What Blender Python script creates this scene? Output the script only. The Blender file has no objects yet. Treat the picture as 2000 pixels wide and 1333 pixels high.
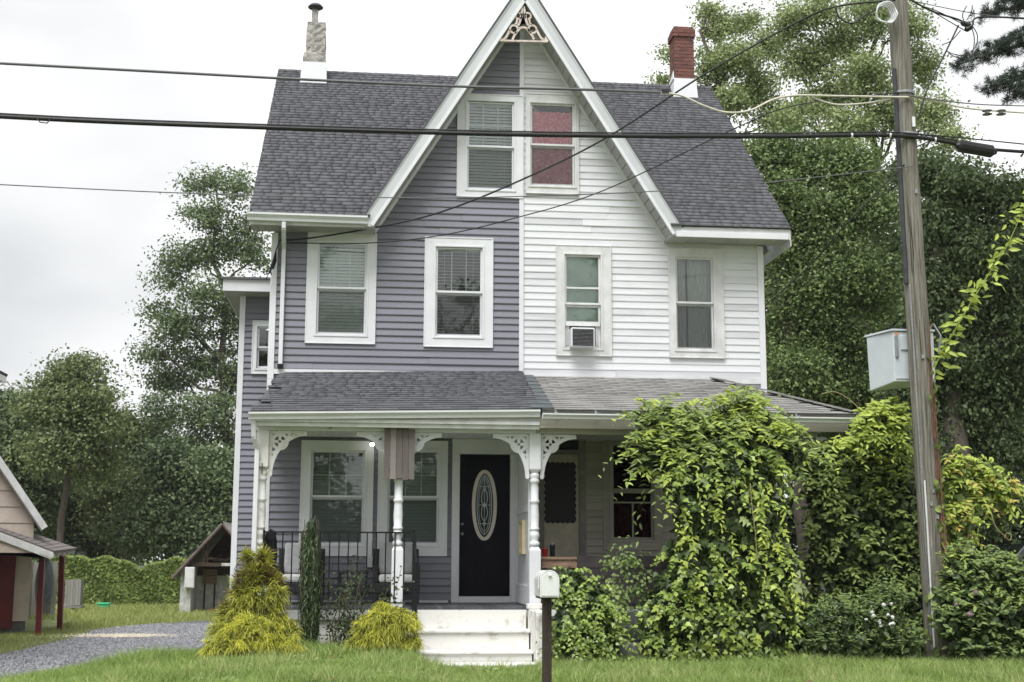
import bpy, math, random
import numpy as np
from mathutils import Vector, Matrix
random.seed(7); rng = np.random.default_rng(7)
R = math.radians
scene = bpy.context.scene
COL = scene.collection

# ------------------------------------------------------------------ camera
FPX = 2600.0; PITCH = R(9.3); YAW = R(6.0); ROLL = R(0.18)
CAM = np.array([-2.25, -20.07, 1.85])
FW = np.array([math.sin(YAW)*math.cos(PITCH), math.cos(YAW)*math.cos(PITCH), math.sin(PITCH)])
RT0 = np.array([math.cos(YAW), -math.sin(YAW), 0.0]); UP0 = np.cross(RT0, FW)
RT = RT0*math.cos(ROLL) + UP0*math.sin(ROLL); UP = -RT0*math.sin(ROLL) + UP0*math.cos(ROLL)
cd = bpy.data.cameras.new('camera'); cam = bpy.data.objects.new('camera', cd); COL.objects.link(cam)
cd.sensor_width = 36.0; cd.lens = FPX/2000*36.0; cd.clip_start = 0.1; cd.clip_end = 3000
m = Matrix.Identity(4)
for i in range(3):
    m[i][0] = RT[i]; m[i][1] = UP[i]; m[i][2] = -FW[i]; m[i][3] = CAM[i]
cam.matrix_world = m
scene.camera = cam

# ------------------------------------------------------------------ sky, sun, exposure
SUN_EL = R(61); SUN_AZ = R(205)          # soft overcast light from the street side
w = bpy.data.worlds.new('World'); scene.world = w; w.use_nodes = True
nt = w.node_tree; nt.nodes.clear()
def wn(t, **k):
    n = nt.nodes.new(t)
    for a, b in k.items(): setattr(n, a, b)
    return n
sky = wn('ShaderNodeTexSky', sky_type='NISHITA', sun_disc=False, sun_elevation=SUN_EL, sun_rotation=SUN_AZ, air_density=1.0, dust_density=4.0)
hs = wn('ShaderNodeHueSaturation'); hs.inputs['Saturation'].default_value = 0.12
nt.links.new(sky.outputs[0], hs.inputs['Color'])
tc = wn('ShaderNodeTexCoord')
mp = wn('ShaderNodeMapping'); mp.inputs['Scale'].default_value = (1.0, 1.0, 2.2); mp.inputs['Location'].default_value = (7.3, 2.2, 1.9)
nt.links.new(tc.outputs['Generated'], mp.inputs[0])
nz = wn('ShaderNodeTexNoise'); nz.inputs['Scale'].default_value = 1.7; nz.inputs['Detail'].default_value = 4; nz.inputs['Roughness'].default_value = 0.5
nt.links.new(mp.outputs[0], nz.inputs['Vector'])
cr = wn('ShaderNodeValToRGB')
cr.color_ramp.elements[0].position = 0.36; cr.color_ramp.elements[0].color = (2.6, 2.67, 2.75, 1)
cr.color_ramp.elements[1].position = 0.60; cr.color_ramp.elements[1].color = (4.5, 4.53, 4.56, 1)
nt.links.new(nz.outputs[0], cr.inputs[0])
mx = wn('ShaderNodeMixRGB'); mx.inputs[0].default_value = 0.93
nt.links.new(hs.outputs[0], mx.inputs[1]); nt.links.new(cr.outputs[0], mx.inputs[2])
bg = wn('ShaderNodeBackground'); bg.inputs[1].default_value = 0.1
nt.links.new(mx.outputs[0], bg.inputs[0])
wo = wn('ShaderNodeOutputWorld'); nt.links.new(bg.outputs[0], wo.inputs[0])
sd = bpy.data.lights.new('sun', 'SUN'); sd.energy = 1.5; sd.angle = R(30); sd.color = (1, 0.99, 0.975)
sun = bpy.data.objects.new('sun', sd); COL.objects.link(sun)
dv = Vector((math.sin(SUN_AZ)*math.cos(SUN_EL), math.cos(SUN_AZ)*math.cos(SUN_EL), math.sin(SUN_EL)))
sun.rotation_euler = dv.to_track_quat('Z', 'Y').to_euler(); sun.location = (0, -30, 40)
vs = scene.view_settings
vs.view_transform = 'Standard'; vs.look = 'None'; vs.gamma = 1.0; vs.exposure = 1.5; vs.use_curve_mapping = False
scene.cycles.max_bounces = 8; scene.cycles.transparent_max_bounces = 12

# ------------------------------------------------------------------ measuring: photo pixel + depth plane -> place in the world
def ray(px, py): return FW + RT*((px-1000)/FPX) - UP*((py-666.5)/FPX)
def P(px, py, Y):
    d = ray(px, py); return CAM + d*((Y-CAM[1])/d[1])
def PZ(px, py, Z):
    d = ray(px, py); return CAM + d*((Z-CAM[2])/d[2])
def proj(p):
    v = np.asarray(p) - CAM; z = v@FW
    return 1000+FPX*(v@RT)/z, 666.5-FPX*(v@UP)/z
def ppm(Y, px=1000, py=900):             # metres per photo pixel at a depth
    v = P(px, py, Y)-CAM; return (v@FW)/FPX
def rect(px0, py0, px1, py1, Y=0.0):     # photo rectangle -> x0,x1,z0,z1 on plane Y
    mx_, my_ = (px0+px1)/2, (py0+py1)/2
    return P(px0, my_, Y)[0], P(px1, my_, Y)[0], P(mx_, py1, Y)[2], P(mx_, py0, Y)[2]

# ------------------------------------------------------------------ materials
MATS = {}
def pm(name, c, rough=0.6, var=0.12, scale=6.0, bump=0.0, bscale=40.0, island=0.0, c2=None, metal=0.0, spec=0.4, stretch=(1, 1, 1), detail=4, transl=0.0, emit=None, ramp=(0.35, 0.65)):
    if name in MATS: return MATS[name]
    mt = bpy.data.materials.new(name); mt.use_nodes = True
    t = mt.node_tree; b = t.nodes['Principled BSDF']; L = t.links.new
    b.inputs['Roughness'].default_value = rough; b.inputs['Metallic'].default_value = metal
    b.inputs['Specular IOR Level'].default_value = spec
    geo = t.nodes.new('ShaderNodeNewGeometry')
    mpn = t.nodes.new('ShaderNodeMapping'); mpn.inputs['Scale'].default_value = stretch
    L(geo.outputs['Position'], mpn.inputs[0])
    n = t.nodes.new('ShaderNodeTexNoise'); n.inputs['Scale'].default_value = scale; n.inputs['Detail'].default_value = detail
    n.inputs['Roughness'].default_value = 0.6
    L(mpn.outputs[0], n.inputs['Vector'])
    cc = c2 if c2 else tuple(v*(1-var*2) for v in c)
    r = t.nodes.new('ShaderNodeValToRGB')
    r.color_ramp.elements[0].position = ramp[0]; r.color_ramp.elements[1].position = ramp[1]
    r.color_ramp.elements[0].color = (*cc, 1); r.color_ramp.elements[1].color = (*c, 1)
    fac = n.outputs[0]
    if island > 0:
        oi = t.nodes.new('ShaderNodeObjectInfo')
        ad = t.nodes.new('ShaderNodeMath'); ad.operation = 'ADD'
        L(geo.outputs['Random Per Island'], ad.inputs[0]); L(oi.outputs['Random'], ad.inputs[1])
        fr = t.nodes.new('ShaderNodeMath'); fr.operation = 'FRACT'; L(ad.outputs[0], fr.inputs[0])
        mi = t.nodes.new('ShaderNodeMix'); mi.data_type = 'FLOAT'; mi.inputs[0].default_value = island
        L(n.outputs[0], mi.inputs[2]); L(fr.outputs[0], mi.inputs[3]); fac = mi.outputs[0]
    L(fac, r.inputs[0]); L(r.outputs[0], b.inputs['Base Color'])
    if bump > 0:
        n2 = t.nodes.new('ShaderNodeTexNoise'); n2.inputs['Scale'].default_value = bscale; n2.inputs['Detail'].default_value = 3
        L(mpn.outputs[0], n2.inputs['Vector'])
        bp = t.nodes.new('ShaderNodeBump'); bp.inputs['Strength'].default_value = bump; bp.inputs['Distance'].default_value = 0.02
        L(n2.outputs[0], bp.inputs['Height']); L(bp.outputs[0], b.inputs['Normal'])
    if emit:
        b.inputs['Emission Color'].default_value = (*emit[0], 1); b.inputs['Emission Strength'].default_value = emit[1]
    if transl > 0:
        tr = t.nodes.new('ShaderNodeBsdfTranslucent'); L(r.outputs[0], tr.inputs[0])
        ms = t.nodes.new('ShaderNodeMixShader'); ms.inputs[0].default_value = transl
        L(b.outputs[0], ms.inputs[1]); L(tr.outputs[0], ms.inputs[2])
        L(ms.outputs[0], t.nodes['Material Output'].inputs[0])
    MATS[name] = mt; return mt
def glass_mat(name, tint, refl_rough=0.02, dark=0.0, ior=1.5):
    mt = bpy.data.materials.new(name); mt.use_nodes = True; t = mt.node_tree; t.nodes.clear(); L = t.links.new
    tr = t.nodes.new('ShaderNodeBsdfTransparent'); tr.inputs[0].default_value = (*tint, 1)
    gl = t.nodes.new('ShaderNodeBsdfGlossy'); gl.inputs['Roughness'].default_value = refl_rough; gl.inputs[0].default_value = (1, 1, 1, 1)
    fr = t.nodes.new('ShaderNodeFresnel'); fr.inputs[0].default_value = ior
    mu = t.nodes.new('ShaderNodeMath'); mu.operation = 'MULTIPLY'; mu.inputs[1].default_value = 1.35; mu.use_clamp = True
    L(fr.outputs[0], mu.inputs[0])
    ms = t.nodes.new('ShaderNodeMixShader'); L(mu.outputs[0], ms.inputs[0]); L(tr.outputs[0], ms.inputs[1]); L(gl.outputs[0], ms.inputs[2])
    o = t.nodes.new('ShaderNodeOutputMaterial'); L(ms.outputs[0], o.inputs[0]); MATS[name] = mt; return mt
def screen_mat(name, c, alpha):
    mt = bpy.data.materials.new(name); mt.use_nodes = True; t = mt.node_tree; t.nodes.clear(); L = t.links.new
    tr = t.nodes.new('ShaderNodeBsdfTransparent'); df = t.nodes.new('ShaderNodeBsdfDiffuse'); df.inputs[0].default_value = (*c, 1)
    ms = t.nodes.new('ShaderNodeMixShader'); ms.inputs[0].default_value = alpha; L(tr.outputs[0], ms.inputs[1]); L(df.outputs[0], ms.inputs[2])
    o = t.nodes.new('ShaderNodeOutputMaterial'); L(ms.outputs[0], o.inputs[0]); MATS[name] = mt; return mt
PURPLE = pm('slate_vinyl', (0.195, 0.197, 0.234), 0.45, 0.07, 1.3, bump=0.05, bscale=60, stretch=(0.4, 1, 3), island=0.25)
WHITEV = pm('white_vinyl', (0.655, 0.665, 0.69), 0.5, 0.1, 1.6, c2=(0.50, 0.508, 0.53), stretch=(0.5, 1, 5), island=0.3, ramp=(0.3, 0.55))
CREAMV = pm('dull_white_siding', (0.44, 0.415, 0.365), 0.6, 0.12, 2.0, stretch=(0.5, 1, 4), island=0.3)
TRIM = pm('white_trim', (0.69, 0.70, 0.725), 0.45, 0.04, 3.0)
TRIMD = pm('weathered_white_trim', (0.66, 0.665, 0.67), 0.55, 0.1, 5.0, c2=(0.53, 0.53, 0.525), stretch=(1, 1, 0.6), bump=0.1)
RAKE = pm('grey_white_aluminium', (0.53, 0.555, 0.57), 0.4, 0.06, 2.0)
SOFF = pm('grey_soffit', (0.40, 0.40, 0.385), 0.6, 0.08, 3.0)
PAINT = pm('worn_white_paint', (0.68, 0.67, 0.64), 0.6, 0.1, 7.0, c2=(0.46, 0.44, 0.39), bump=0.15, bscale=25, ramp=(0.30, 0.46))
SHING = pm('charcoal_shingle', (0.112, 0.113, 0.125), 0.8, 0.1, 30, bump=0.35, bscale=120, island=0.65, c2=(0.068, 0.069, 0.077), ramp=(0.1, 0.9), spec=0.25)
SHING2 = pm('old_brown_grey_shingle', (0.285, 0.279, 0.268), 0.85, 0.1, 2.2, bump=0.35, bscale=120, island=0.35, c2=(0.170, 0.166, 0.160), ramp=(0.2, 0.7), spec=0.2)
FLASH = pm('dark_flashing', (0.09, 0.105, 0.11), 0.6, 0.2, 10)
GLASS = glass_mat('window_glass', (0.945, 0.972, 0.962))
GLASSD = glass_mat('plain_dark_glass', (0.6, 0.62, 0.66))
SCREEN = screen_mat('insect_screen', (0.08, 0.085, 0.085), 0.16)
SCREEND = screen_mat('porch_insect_screen', (0.02, 0.02, 0.03), 0.6)
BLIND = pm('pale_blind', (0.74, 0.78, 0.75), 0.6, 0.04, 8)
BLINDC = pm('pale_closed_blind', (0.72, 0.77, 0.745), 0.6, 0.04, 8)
BLINDP = pm('shaded_blind', (0.38, 0.43, 0.41), 0.6, 0.04, 8)  # porch shade put into the blind colour, darker than upstairs
ROOM = pm('dim_room', (0.10, 0.10, 0.10), 0.9, 0.1, 2)
BLACKM = pm('black_iron', (0.010, 0.010, 0.012), 0.45, 0.1, 20, spec=0.25)
BLKRUB = pm('black_cable', (0.013, 0.013, 0.014), 0.5, 0.2, 20)
CRMCAB = pm('cream_cable', (0.62, 0.58, 0.5), 0.5, 0.1, 10)
GREYW = pm('grey_wire', (0.12, 0.12, 0.13), 0.5, 0.1, 10)
STEEL = pm('galvanised_steel', (0.35, 0.36, 0.37), 0.4, 0.15, 20, metal=0.6)

# ------------------------------------------------------------------ mesh helpers
WL = {}
class MB:
    def __init__(s): s.v = []; s.f = []
    def add(s, vs_, fs_):
        k = len(s.v); s.v += [tuple(map(float, p)) for p in vs_]; s.f += [tuple(i+k for i in f) for f in fs_]; return s
    def box(s, x0, x1, y0, y1, z0, z1):
        return s.hexa([(x0, y0, z0), (x1, y0, z0), (x1, y1, z0), (x0, y1, z0), (x0, y0, z1), (x1, y0, z1), (x1, y1, z1), (x0, y1, z1)])
    def hexa(s, p):
        return s.add(p, [(0, 3, 2, 1), (4, 5, 6, 7), (0, 1, 5, 4), (1, 2, 6, 5), (2, 3, 7, 6), (3, 0, 4, 7)])
    def bar(s, a, b, wd, hd, upv=(0, 0, 1)):          # a beam of rectangular section from a to b
        a, b = Vector(a), Vector(b); d = (b-a).normalized(); u = Vector(upv)
        sx = d.cross(u)
        if sx.length < 1e-4: sx = d.cross(Vector((0, 1, 0)))
        sx.normalize(); u = sx.cross(d).normalized(); sx = sx*wd/2; u = u*hd/2
        return s.hexa([a-sx-u, a+sx-u, b+sx-u, b-sx-u, a-sx+u, a+sx+u, b+sx+u, b-sx+u])
    def slab(s, q, n, t):                              # quad q pushed along -n by t
        n = np.asarray(n, float); q = [np.asarray(p, float) for p in q]
        return s.hexa([p-n*t for p in q] + q)
    def prism(s, pts, y0, y1):                         # polygon of (x,z), extruded along y
        n = len(pts)
        return s.add([(x, y0, z) for x, z in pts]+[(x, y1, z) for x, z in pts],
                     [tuple(range(n)), tuple(range(2*n-1, n-1, -1))]+[(i, i+n, (i+1) % n+n, (i+1) % n) for i in range(n)])
    def strip(s, pts, wd, y0, y1, closed=False):       # a flat fretwork strip along (x,z) points
        n = len(pts); L_, R_ = [], []
        for i in range(n):
            a = Vector(pts[(i-1) % n] if (closed or i > 0) else pts[i]); b = Vector(pts[(i+1) % n] if (closed or i < n-1) else pts[i])
            t = (b-a); t = t.normalized() if t.length > 1e-9 else Vector((1, 0)); nn = Vector((-t.y, t.x))*(wd/2)
            c = Vector(pts[i]); L_.append(c+nn); R_.append(c-nn)
        vs_ = []
        for i in range(n):
            vs_ += [(L_[i].x, y0, L_[i].y), (R_[i].x, y0, R_[i].y), (R_[i].x, y1, R_[i].y), (L_[i].x, y1, L_[i].y)]
        fs = []
        for i in range(n if closed else n-1):
            a, b = 4*i, 4*((i+1) % n)
            for k in range(4): fs.append((a+k, b+k, b+(k+1) % 4, a+(k+1) % 4))
        if not closed: fs += [(0, 1, 2, 3), (4*n-4, 4*n-1, 4*n-2, 4*n-3)]
        return s.add(vs_, fs)
    def tube(s, path, r, n=8):
        path = [Vector(p) for p in path]; m_ = len(path); rs = r if hasattr(r, '__len__') else [r]*m_
        vs_, fs = [], []; prev = None
        for i, p in enumerate(path):
            t = (path[min(i+1, m_-1)]-path[max(i-1, 0)])
            t = t.normalized() if t.length > 1e-9 else Vector((0, 0, 1))
            if prev is None:
                u = t.cross(Vector((0, 0, 1)));
                if u.length < 0.1: u = t.cross(Vector((0, 1, 0)))
            else: u = prev - t*prev.dot(t)
            u.normalize(); prev = u; v_ = t.cross(u)
            for k in range(n):
                a = 2*math.pi*k/n; vs_.append(p+(u*math.cos(a)+v_*math.sin(a))*rs[i])
        for i in range(m_-1):
            for k in range(n): fs.append((i*n+k, i*n+(k+1) % n, (i+1)*n+(k+1) % n, (i+1)*n+k))
        fs += [tuple(range(n-1, -1, -1)), tuple(range((m_-1)*n, m_*n))]
        return s.add(vs_, fs)
    def lathe(s, prof, c, n=14):                        # prof of (radius, z)
        cx, cy, cz = c; m_ = len(prof); vs_, fs = [], []
        for r_, z in prof:
            for k in range(n):
                a = 2*math.pi*k/n; vs_.append((cx+r_*math.cos(a), cy+r_*math.sin(a), cz+z))
        for i in range(m_-1):
            for k in range(n): fs.append((i*n+k, i*n+(k+1) % n, (i+1)*n+(k+1) % n, (i+1)*n+k))
        fs += [tuple(range(n-1, -1, -1)), tuple(range((m_-1)*n, m_*n))]
        return s.add(vs_, fs)
    def rotz(s, cx, cy, deg):
        c, n = math.cos(R(deg)), math.sin(R(deg)); s.v = [(cx+(x-cx)*c-(y-cy)*n, cy+(x-cx)*n+(y-cy)*c, z) for x, y, z in s.v]; return s
    def build(s, name, mat, parent=None, smooth=False, bevel=0.0):
        me = bpy.data.meshes.new(name); me.from_pydata(s.v, [], s.f); me.update()
        return link(name, me, mat, parent, smooth, bevel)
def link(name, me, mat, parent=None, smooth=False, bevel=0.0):
    if mat is not None and not me.materials: me.materials.append(mat)
    o = bpy.data.objects.new(name, me); COL.objects.link(o)
    if smooth: me.polygons.foreach_set('use_smooth', [True]*len(me.polygons))
    WL[o.name] = (0., 0., 0.)
    if parent is not None:
        o.parent = parent; q = WL[parent.name]; o.location = (-q[0], -q[1], -q[2])
    if bevel > 0:
        bv = o.modifiers.new('bevel', 'BEVEL'); bv.width = bevel; bv.segments = 2; bv.limit_method = 'ANGLE'; bv.angle_limit = R(40)
    return o
def tag(o, label, cat, group=None, kind=None):
    o['label'] = label; o['category'] = cat
    if group: o['group'] = group
    if kind: o['kind'] = kind
    return o
def thing(name, label, cat, loc=(0, 0, 0), group=None):
    o = bpy.data.objects.new(name, None); COL.objects.link(o); o.location = loc; o.empty_display_size = 0.2
    WL[o.name] = tuple(map(float, loc)); return tag(o, label, cat, group)
def struct(o): o['kind'] = 'structure'; return o
def npmesh(name, V, F):                                  # V (n,3), F (m,k) arrays
    me = bpy.data.meshes.new(name); V = np.ascontiguousarray(V, dtype=np.float32); F = np.ascontiguousarray(F, dtype=np.int32)
    me.vertices.add(len(V)); me.vertices.foreach_set('co', V.ravel())
    k = F.shape[1]; me.loops.add(F.size); me.loops.foreach_set('vertex_index', F.ravel())
    me.polygons.add(len(F)); me.polygons.foreach_set('loop_start', np.arange(0, F.size, k, dtype=np.int32))
    me.update(calc_edges=True); return me
def copy_piece(src, parent, mw):                         # another object on the same mesh, placed by a matrix
    o = bpy.data.objects.new(src.name.split('.')[0], src.data); COL.objects.link(o); o.parent = parent
    q = WL[parent.name]; o.matrix_local = Matrix.Translation((-q[0], -q[1], -q[2])) @ mw; return o
def pip(x, y, poly):
    x = np.asarray(x); y = np.asarray(y); ins = np.zeros(x.shape, bool); n = len(poly)
    for i in range(n):
        x0, y0 = poly[i]; x1, y1 = poly[(i+1) % n]
        c = ((y0 > y) != (y1 > y)) & (x < (x1-x0)*(y-y0)/((y1-y0) if y1 != y0 else 1e-9)+x0); ins ^= c
    return ins
def sst(a, b, x):
    t = np.clip((x-a)/(b-a), 0, 1); return t*t*(3-2*t)

# ------------------------------------------------------------------ ground
def lawn_edge(y):
    return np.interp(y, [-30, -6, -2, 1, 3.5, 9, 60], [-14, -11.0, -8.6, -6.3, -4.95, -4.75, -4.75])
def gz(x, y):
    x = np.asarray(x, float); y = np.asarray(y, float)
    e = lawn_edge(y)
    z = (0.62-0.12*sst(-1.9, -1.2, x))*sst(0, 1, (x-e)/np.maximum(-3.5-e, 0.8))
    z = z*(1-sst(9.5, 15, y)*(1-sst(4, 9, x)*0.6))
    z = z - 0.37*sst(-8.5, -13.5, y)*(z > 0)*np.clip(z/0.62, 0, 1)
    z = z + 0.025*np.sin(x*1.7+y*0.9)*np.cos(y*1.3-x*0.4)*np.clip(z*3, 0, 1)
    return z
gx = np.concatenate([[-900, -400, -200, -100, -60, -40, -28, -20], np.arange(-16, 14.01, 0.4), [16, 20, 28, 40, 60, 100, 200, 400, 900]])
gy = np.concatenate([[-300, -120, -60, -35, -24], np.arange(-18, 40.01, 0.5), [45, 55, 70, 100, 160, 300, 600, 1200]])
GX, GY = np.meshgrid(gx, gy); GZ = gz(GX, GY)
V = np.stack([GX.ravel(), GY.ravel(), GZ.ravel()], 1); nx_ = len(gx); ny_ = len(gy)
ii, jj = np.meshgrid(np.arange(nx_-1), np.arange(ny_-1)); a = (jj*nx_+ii).ravel()
SOIL = pm('lawn_soil', (0.170, 0.205, 0.070), 0.9, 0.2, 1.2, c2=(0.09, 0.11, 0.04), bump=0.3, bscale=30)
g = link('ground', npmesh('ground', V, np.stack([a, a+1, a+nx_+1, a+nx_], 1)), SOIL, smooth=True); struct(g)

# gravel driveway: a sheet on the low ground, loose stones on top
DRV = [PZ(px, py, 0)[:2] for px, py in [(-160, 1310), (0, 1283), (80, 1264), (150, 1248), (185, 1233), (270, 1223), (345, 1217), (402, 1213), (425, 1222), (405, 1245), (392, 1285), (330, 1304), (255, 1318), (185, 1334), (150, 1345)]]
DRV = [tuple(p) for p in DRV] + [(-7.4, -1.5), (-9.5, -4.5), (-12.2, -4.0)]
b_ = MB(); b_.add([(x, y, 0.012) for x, y in DRV], [tuple(range(len(DRV)))])
GRAV = pm('blue_grey_gravel', (0.12, 0.123, 0.135), 0.8, 0.1, 40, c2=(0.06, 0.061, 0.068), bump=0.6, bscale=90)
drive = b_.build('driveway', GRAV); struct(drive)
n = 90000
xs = rng.uniform(-13, -4.3, n); ys = rng.uniform(-2, 19, n); k_ = pip(xs, ys, DRV); ks_ = ~k_ & (rng.random(n) < .35) & (pip(xs+rng.normal(size=n)*.22, ys+rng.normal(size=n)*.3, DRV)) & (xs < -4.6); k_ = k_ | ks_; xs, ys = xs[k_], ys[k_]
n = len(xs); sz = rng.uniform(0.012, 0.034, n)*(1+0.35*rng.random(n))
oct_ = np.array([(1, 0, 0), (0, 1, 0), (-1, 0, 0), (0, -1, 0), (0, 0, .75), (0, 0, -.4)], float)
of = np.array([(0, 1, 4), (1, 2, 4), (2, 3, 4), (3, 0, 4)])
ang = rng.uniform(0, 6.28, n); ca, sa = np.cos(ang), np.sin(ang)
B = oct_[None]*(1+rng.uniform(-.35, .35, (n, 6, 3))); B = B*sz[:, None, None]
X = B[..., 0]*ca[:, None]-B[..., 1]*sa[:, None]+xs[:, None]; Y_ = B[..., 0]*sa[:, None]+B[..., 1]*ca[:, None]+ys[:, None]; Z = B[..., 2]+0.02
STONE = pm('gravel_stone', (0.26, 0.265, 0.282), 0.75, 0.1, 3, island=0.85, c2=(0.055, 0.056, 0.062), ramp=(0.05, 0.95))
gs = link('gravel', npmesh('gravel', np.stack([X, Y_, Z], -1).reshape(-1, 3), (of[None]+np.arange(n)[:, None, None]*6).reshape(-1, 3)), STONE, drive); gs['kind'] = 'stuff'
# pale sand patch spilled on the gravel
sp = [PZ(px, py, 0.035) for px, py in [(182, 1243), (195, 1240), (215, 1241), (245, 1239), (270, 1241), (286, 1243), (280, 1245), (252, 1244.5), (225, 1246), (200, 1244.5)]]
b_ = MB(); cpt = np.mean(sp, axis=0)+np.array([0, 0, .05]); b_.add(sp+[cpt], [(i, (i+1) % len(sp), len(sp)) for i in range(len(sp))])
SAND = pm('pale_sand', (0.56, 0.50, 0.40), 0.9, 0.2, 8, bump=0.4, bscale=60)
n = 1500; u = rng.normal(size=(n, 2)); sx_ = cpt[0]+u[:, 0]*.55; sy_ = cpt[1]+u[:, 1]*.30
B = oct_[None]*(1+rng.uniform(-.35, .35, (n, 6, 3)))*rng.uniform(.010, .026, n)[:, None, None]; B[..., 0] += sx_[:, None]; B[..., 1] += sy_[:, None]; B[..., 2] += .05
o = link('sand_grain', npmesh('sand_grain', B.reshape(-1, 3), (of[None]+np.arange(n)[:, None, None]*6).reshape(-1, 3)), SAND, drive); o['kind'] = 'stuff'
o = b_.build('sand_patch', SAND, drive); o['label'] = 'pale sand spread thin over the gravel'

# ------------------------------------------------------------------ the twin house
house = thing('twin_house', 'tall gabled twin house, left half slate purple siding, right half white siding', 'house', (0, 4, 0.6))
FL = 1.21                                  # porch floor height
ZP = 4.60                                  # where the porch roofs meet the wall
XL, XR = -3.80, 3.82
EZ = 6.93                                  # eave height
GA = 10.86                                 # gable apex (top of rake) height
GK = 2.45/(GA-EZ)                          # half width lost per metre of height
RY, RZ = 4.2, 10.93                        # ridge
OVH = -0.46                                # front overhang
def hw(z): return GK*(GA-z)
# --- openings: (outer casing rectangle, opening rectangle), both from the photograph
WIN = {
 'bed_w': ((599, 457, 734, 672), (618, 474, 717, 656), 563),
 'bed_e': ((829, 466, 962, 679), (849, 483, 943, 660), 571),
 'attic_w': ((893, 187, 1021, 387), (911, 199, 1005, 373), 287),
 'attic_e': ((1027, 186, 1129, 380), (1034, 203, 1123, 366), 284),
 'white_w': ((1086, 481, 1193, 696), (1101, 498, 1174, 683), 594),
 'white_e': ((1306, 487, 1412, 700), (1318, 503, 1394, 686), 592),
 'porch_w': ((587, 862, 728, 1086), (605, 879, 712, 1066), 970),
 'porch_m': ((738, 862, 873, 1086), (756, 879, 858, 1066), 971),
 'porch_e': ((1178, 849, 1292, 1074), (1193, 866, 1277, 1057), 957),
}
def holes(keys): return [rect(*WIN[k][1]) for k in keys]
def intervals(xl, xr, za, zb, hs_, m_=0.02):
    iv = [(xl, xr, True, True)]
    for (x0, x1, z0, z1) in hs_:
        if za < z1-m_ and zb > z0+m_:
            nv = []
            for a, b, la, lb in iv:
                if x1 <= a or x0 >= b: nv.append((a, b, la, lb)); continue
                if x0 > a: nv.append((a, x0-0.004, la, False))
                if x1 < b: nv.append((x1+0.004, b, False, lb))
            iv = nv
    return [t for t in iv if t[1]-t[0] > 0.02]
def siding(parent, mat, z0, z1, pitch, hs_, xlf, xrf, y=0.0, th=0.022, name='siding_board', seam=True):
    z = z0
    while z < z1-0.01:
        zt = min(z+pitch, z1); zm = (z+zt)/2
        segs = []
        for a, b, la, lb in intervals(xlf(zm), xrf(zm), z, zt, hs_):
            if seam and b-a > 1.2 and random.random() < .7: c_ = random.uniform(a+.35, b-.35); segs += [(a, c_-.0015, la, False, 0), (c_+.0015, b, False, lb, random.choice((-.0035, .003)))]
            else: segs.append((a, b, la, lb, random.uniform(-.001, .001)))
        for a, b, la, lb, dy_ in segs:
            prof = [(0.0, z), (-th, z), (-th-0.0015, z+0.012), (-th*0.62, z+(zt-z)*0.55), (-0.003, zt+0.004), (0.0, zt+0.004)]
            vs_ = []
            for e in (0, 1):
                for (yy, zz) in prof:
                    zz_ = min(max(zz, z0), z1+0.004)
                    x = (xlf(zz_) if la else a) if e == 0 else (xrf(zz_) if lb else b)
                    if xrf(zz_) < xlf(zz_): x = 0
                    vs_.append((x, y+yy+(dy_ if yy < -.002 else 0), zz))
            n_ = len(prof); fs = [(i, i+1, i+1+n_, i+n_) for i in range(n_-1)]+[tuple(range(n_-1, -1, -1)), tuple(range(n_, 2*n_))]
            MB().add(vs_, fs).build(name, mat, parent)
        z = zt
def sheath(mb, z0, z1, hs_, xlf, xrf, y0, y1, extra=()):
    zs = sorted(set([z0, z1]+[z for h in hs_ for z in h[2:] if z0 < z < z1]+[z for z in extra if z0 < z < z1]))
    for za, zb in zip(zs[:-1], zs[1:]):
        zm = (za+zb)/2
        for a, b, la, lb in intervals(xlf(zm), xrf(zm), za, zb, hs_, 0.001):
            p = [(xlf(za) if la else a, za), (xrf(za) if lb else b, za), (xrf(zb) if lb else b, zb), (xlf(zb) if la else a, zb)]
            mb.prism(p, y0, y1)
DOORL = rect(897, 888, 996, 1166)                      # slab of the dark door
DOORR = (rect(1062, 840, 1131, 1118)[0], rect(1062, 840, 1131, 1118)[1], FL, P(1090, 843, 0)[2])
SOFZ = 6.75                                            # soffit height of the main eaves
def gw(z): return min(3.8, max(hw(z)-0.26, 0.0)) if z > SOFZ+0.02 else 3.8
HL = holes(['bed_w', 'bed_e', 'attic_w', 'porch_w', 'porch_m'])+[(DOORL[0]-0.01, DOORL[1]+0.01, FL, DOORL[3]+0.01)]
HR = holes(['white_w', 'white_e', 'attic_e', 'porch_e'])+[(DOORR[0], DOORR[1], FL, DOORR[3])]
# left half
m1 = MB(); sheath(m1, 0.45, 10.3, HL, lambda z: -gw(z), lambda z: -0.005, 0.005, 0.13, (SOFZ, SOFZ+0.02, SOFZ+0.04))
m1.box(XL, XL+0.12, 0.132, 8.4, 0.4, 6.8)
wallL = m1.build('wall', PURPLE, house); wallL['label'] = 'slate purple vinyl siding half'
siding(wallL, PURPLE, FL+0.03, 3.62, 0.1075, HL, lambda z: XL+0.06, lambda z: DOORL[0]-0.10)
siding(wallL, PURPLE, ZP+0.06, 10.25, 0.1075, HL, lambda z: -gw(z), lambda z: -0.035)
m2 = MB(); sheath(m2, 0.45, 10.3, HR, lambda z: 0.005, lambda z: gw(z), 0.005, 0.13, (SOFZ, SOFZ+0.02, SOFZ+0.04))
m2.box(XR-0.12, XR, 0.132, 8.4, 0.4, 6.8).box(XL+0.13, XR-0.13, 8.28, 8.4, 0.4, 6.8)
wallR = m2.build('wall', WHITEV, house); wallR['label'] = 'white vinyl siding half'
siding(wallR, WHITEV, ZP+0.02, 10.25, 0.1085, HR, lambda z: 0.035, lambda z: gw(z), th=.012)
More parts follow.
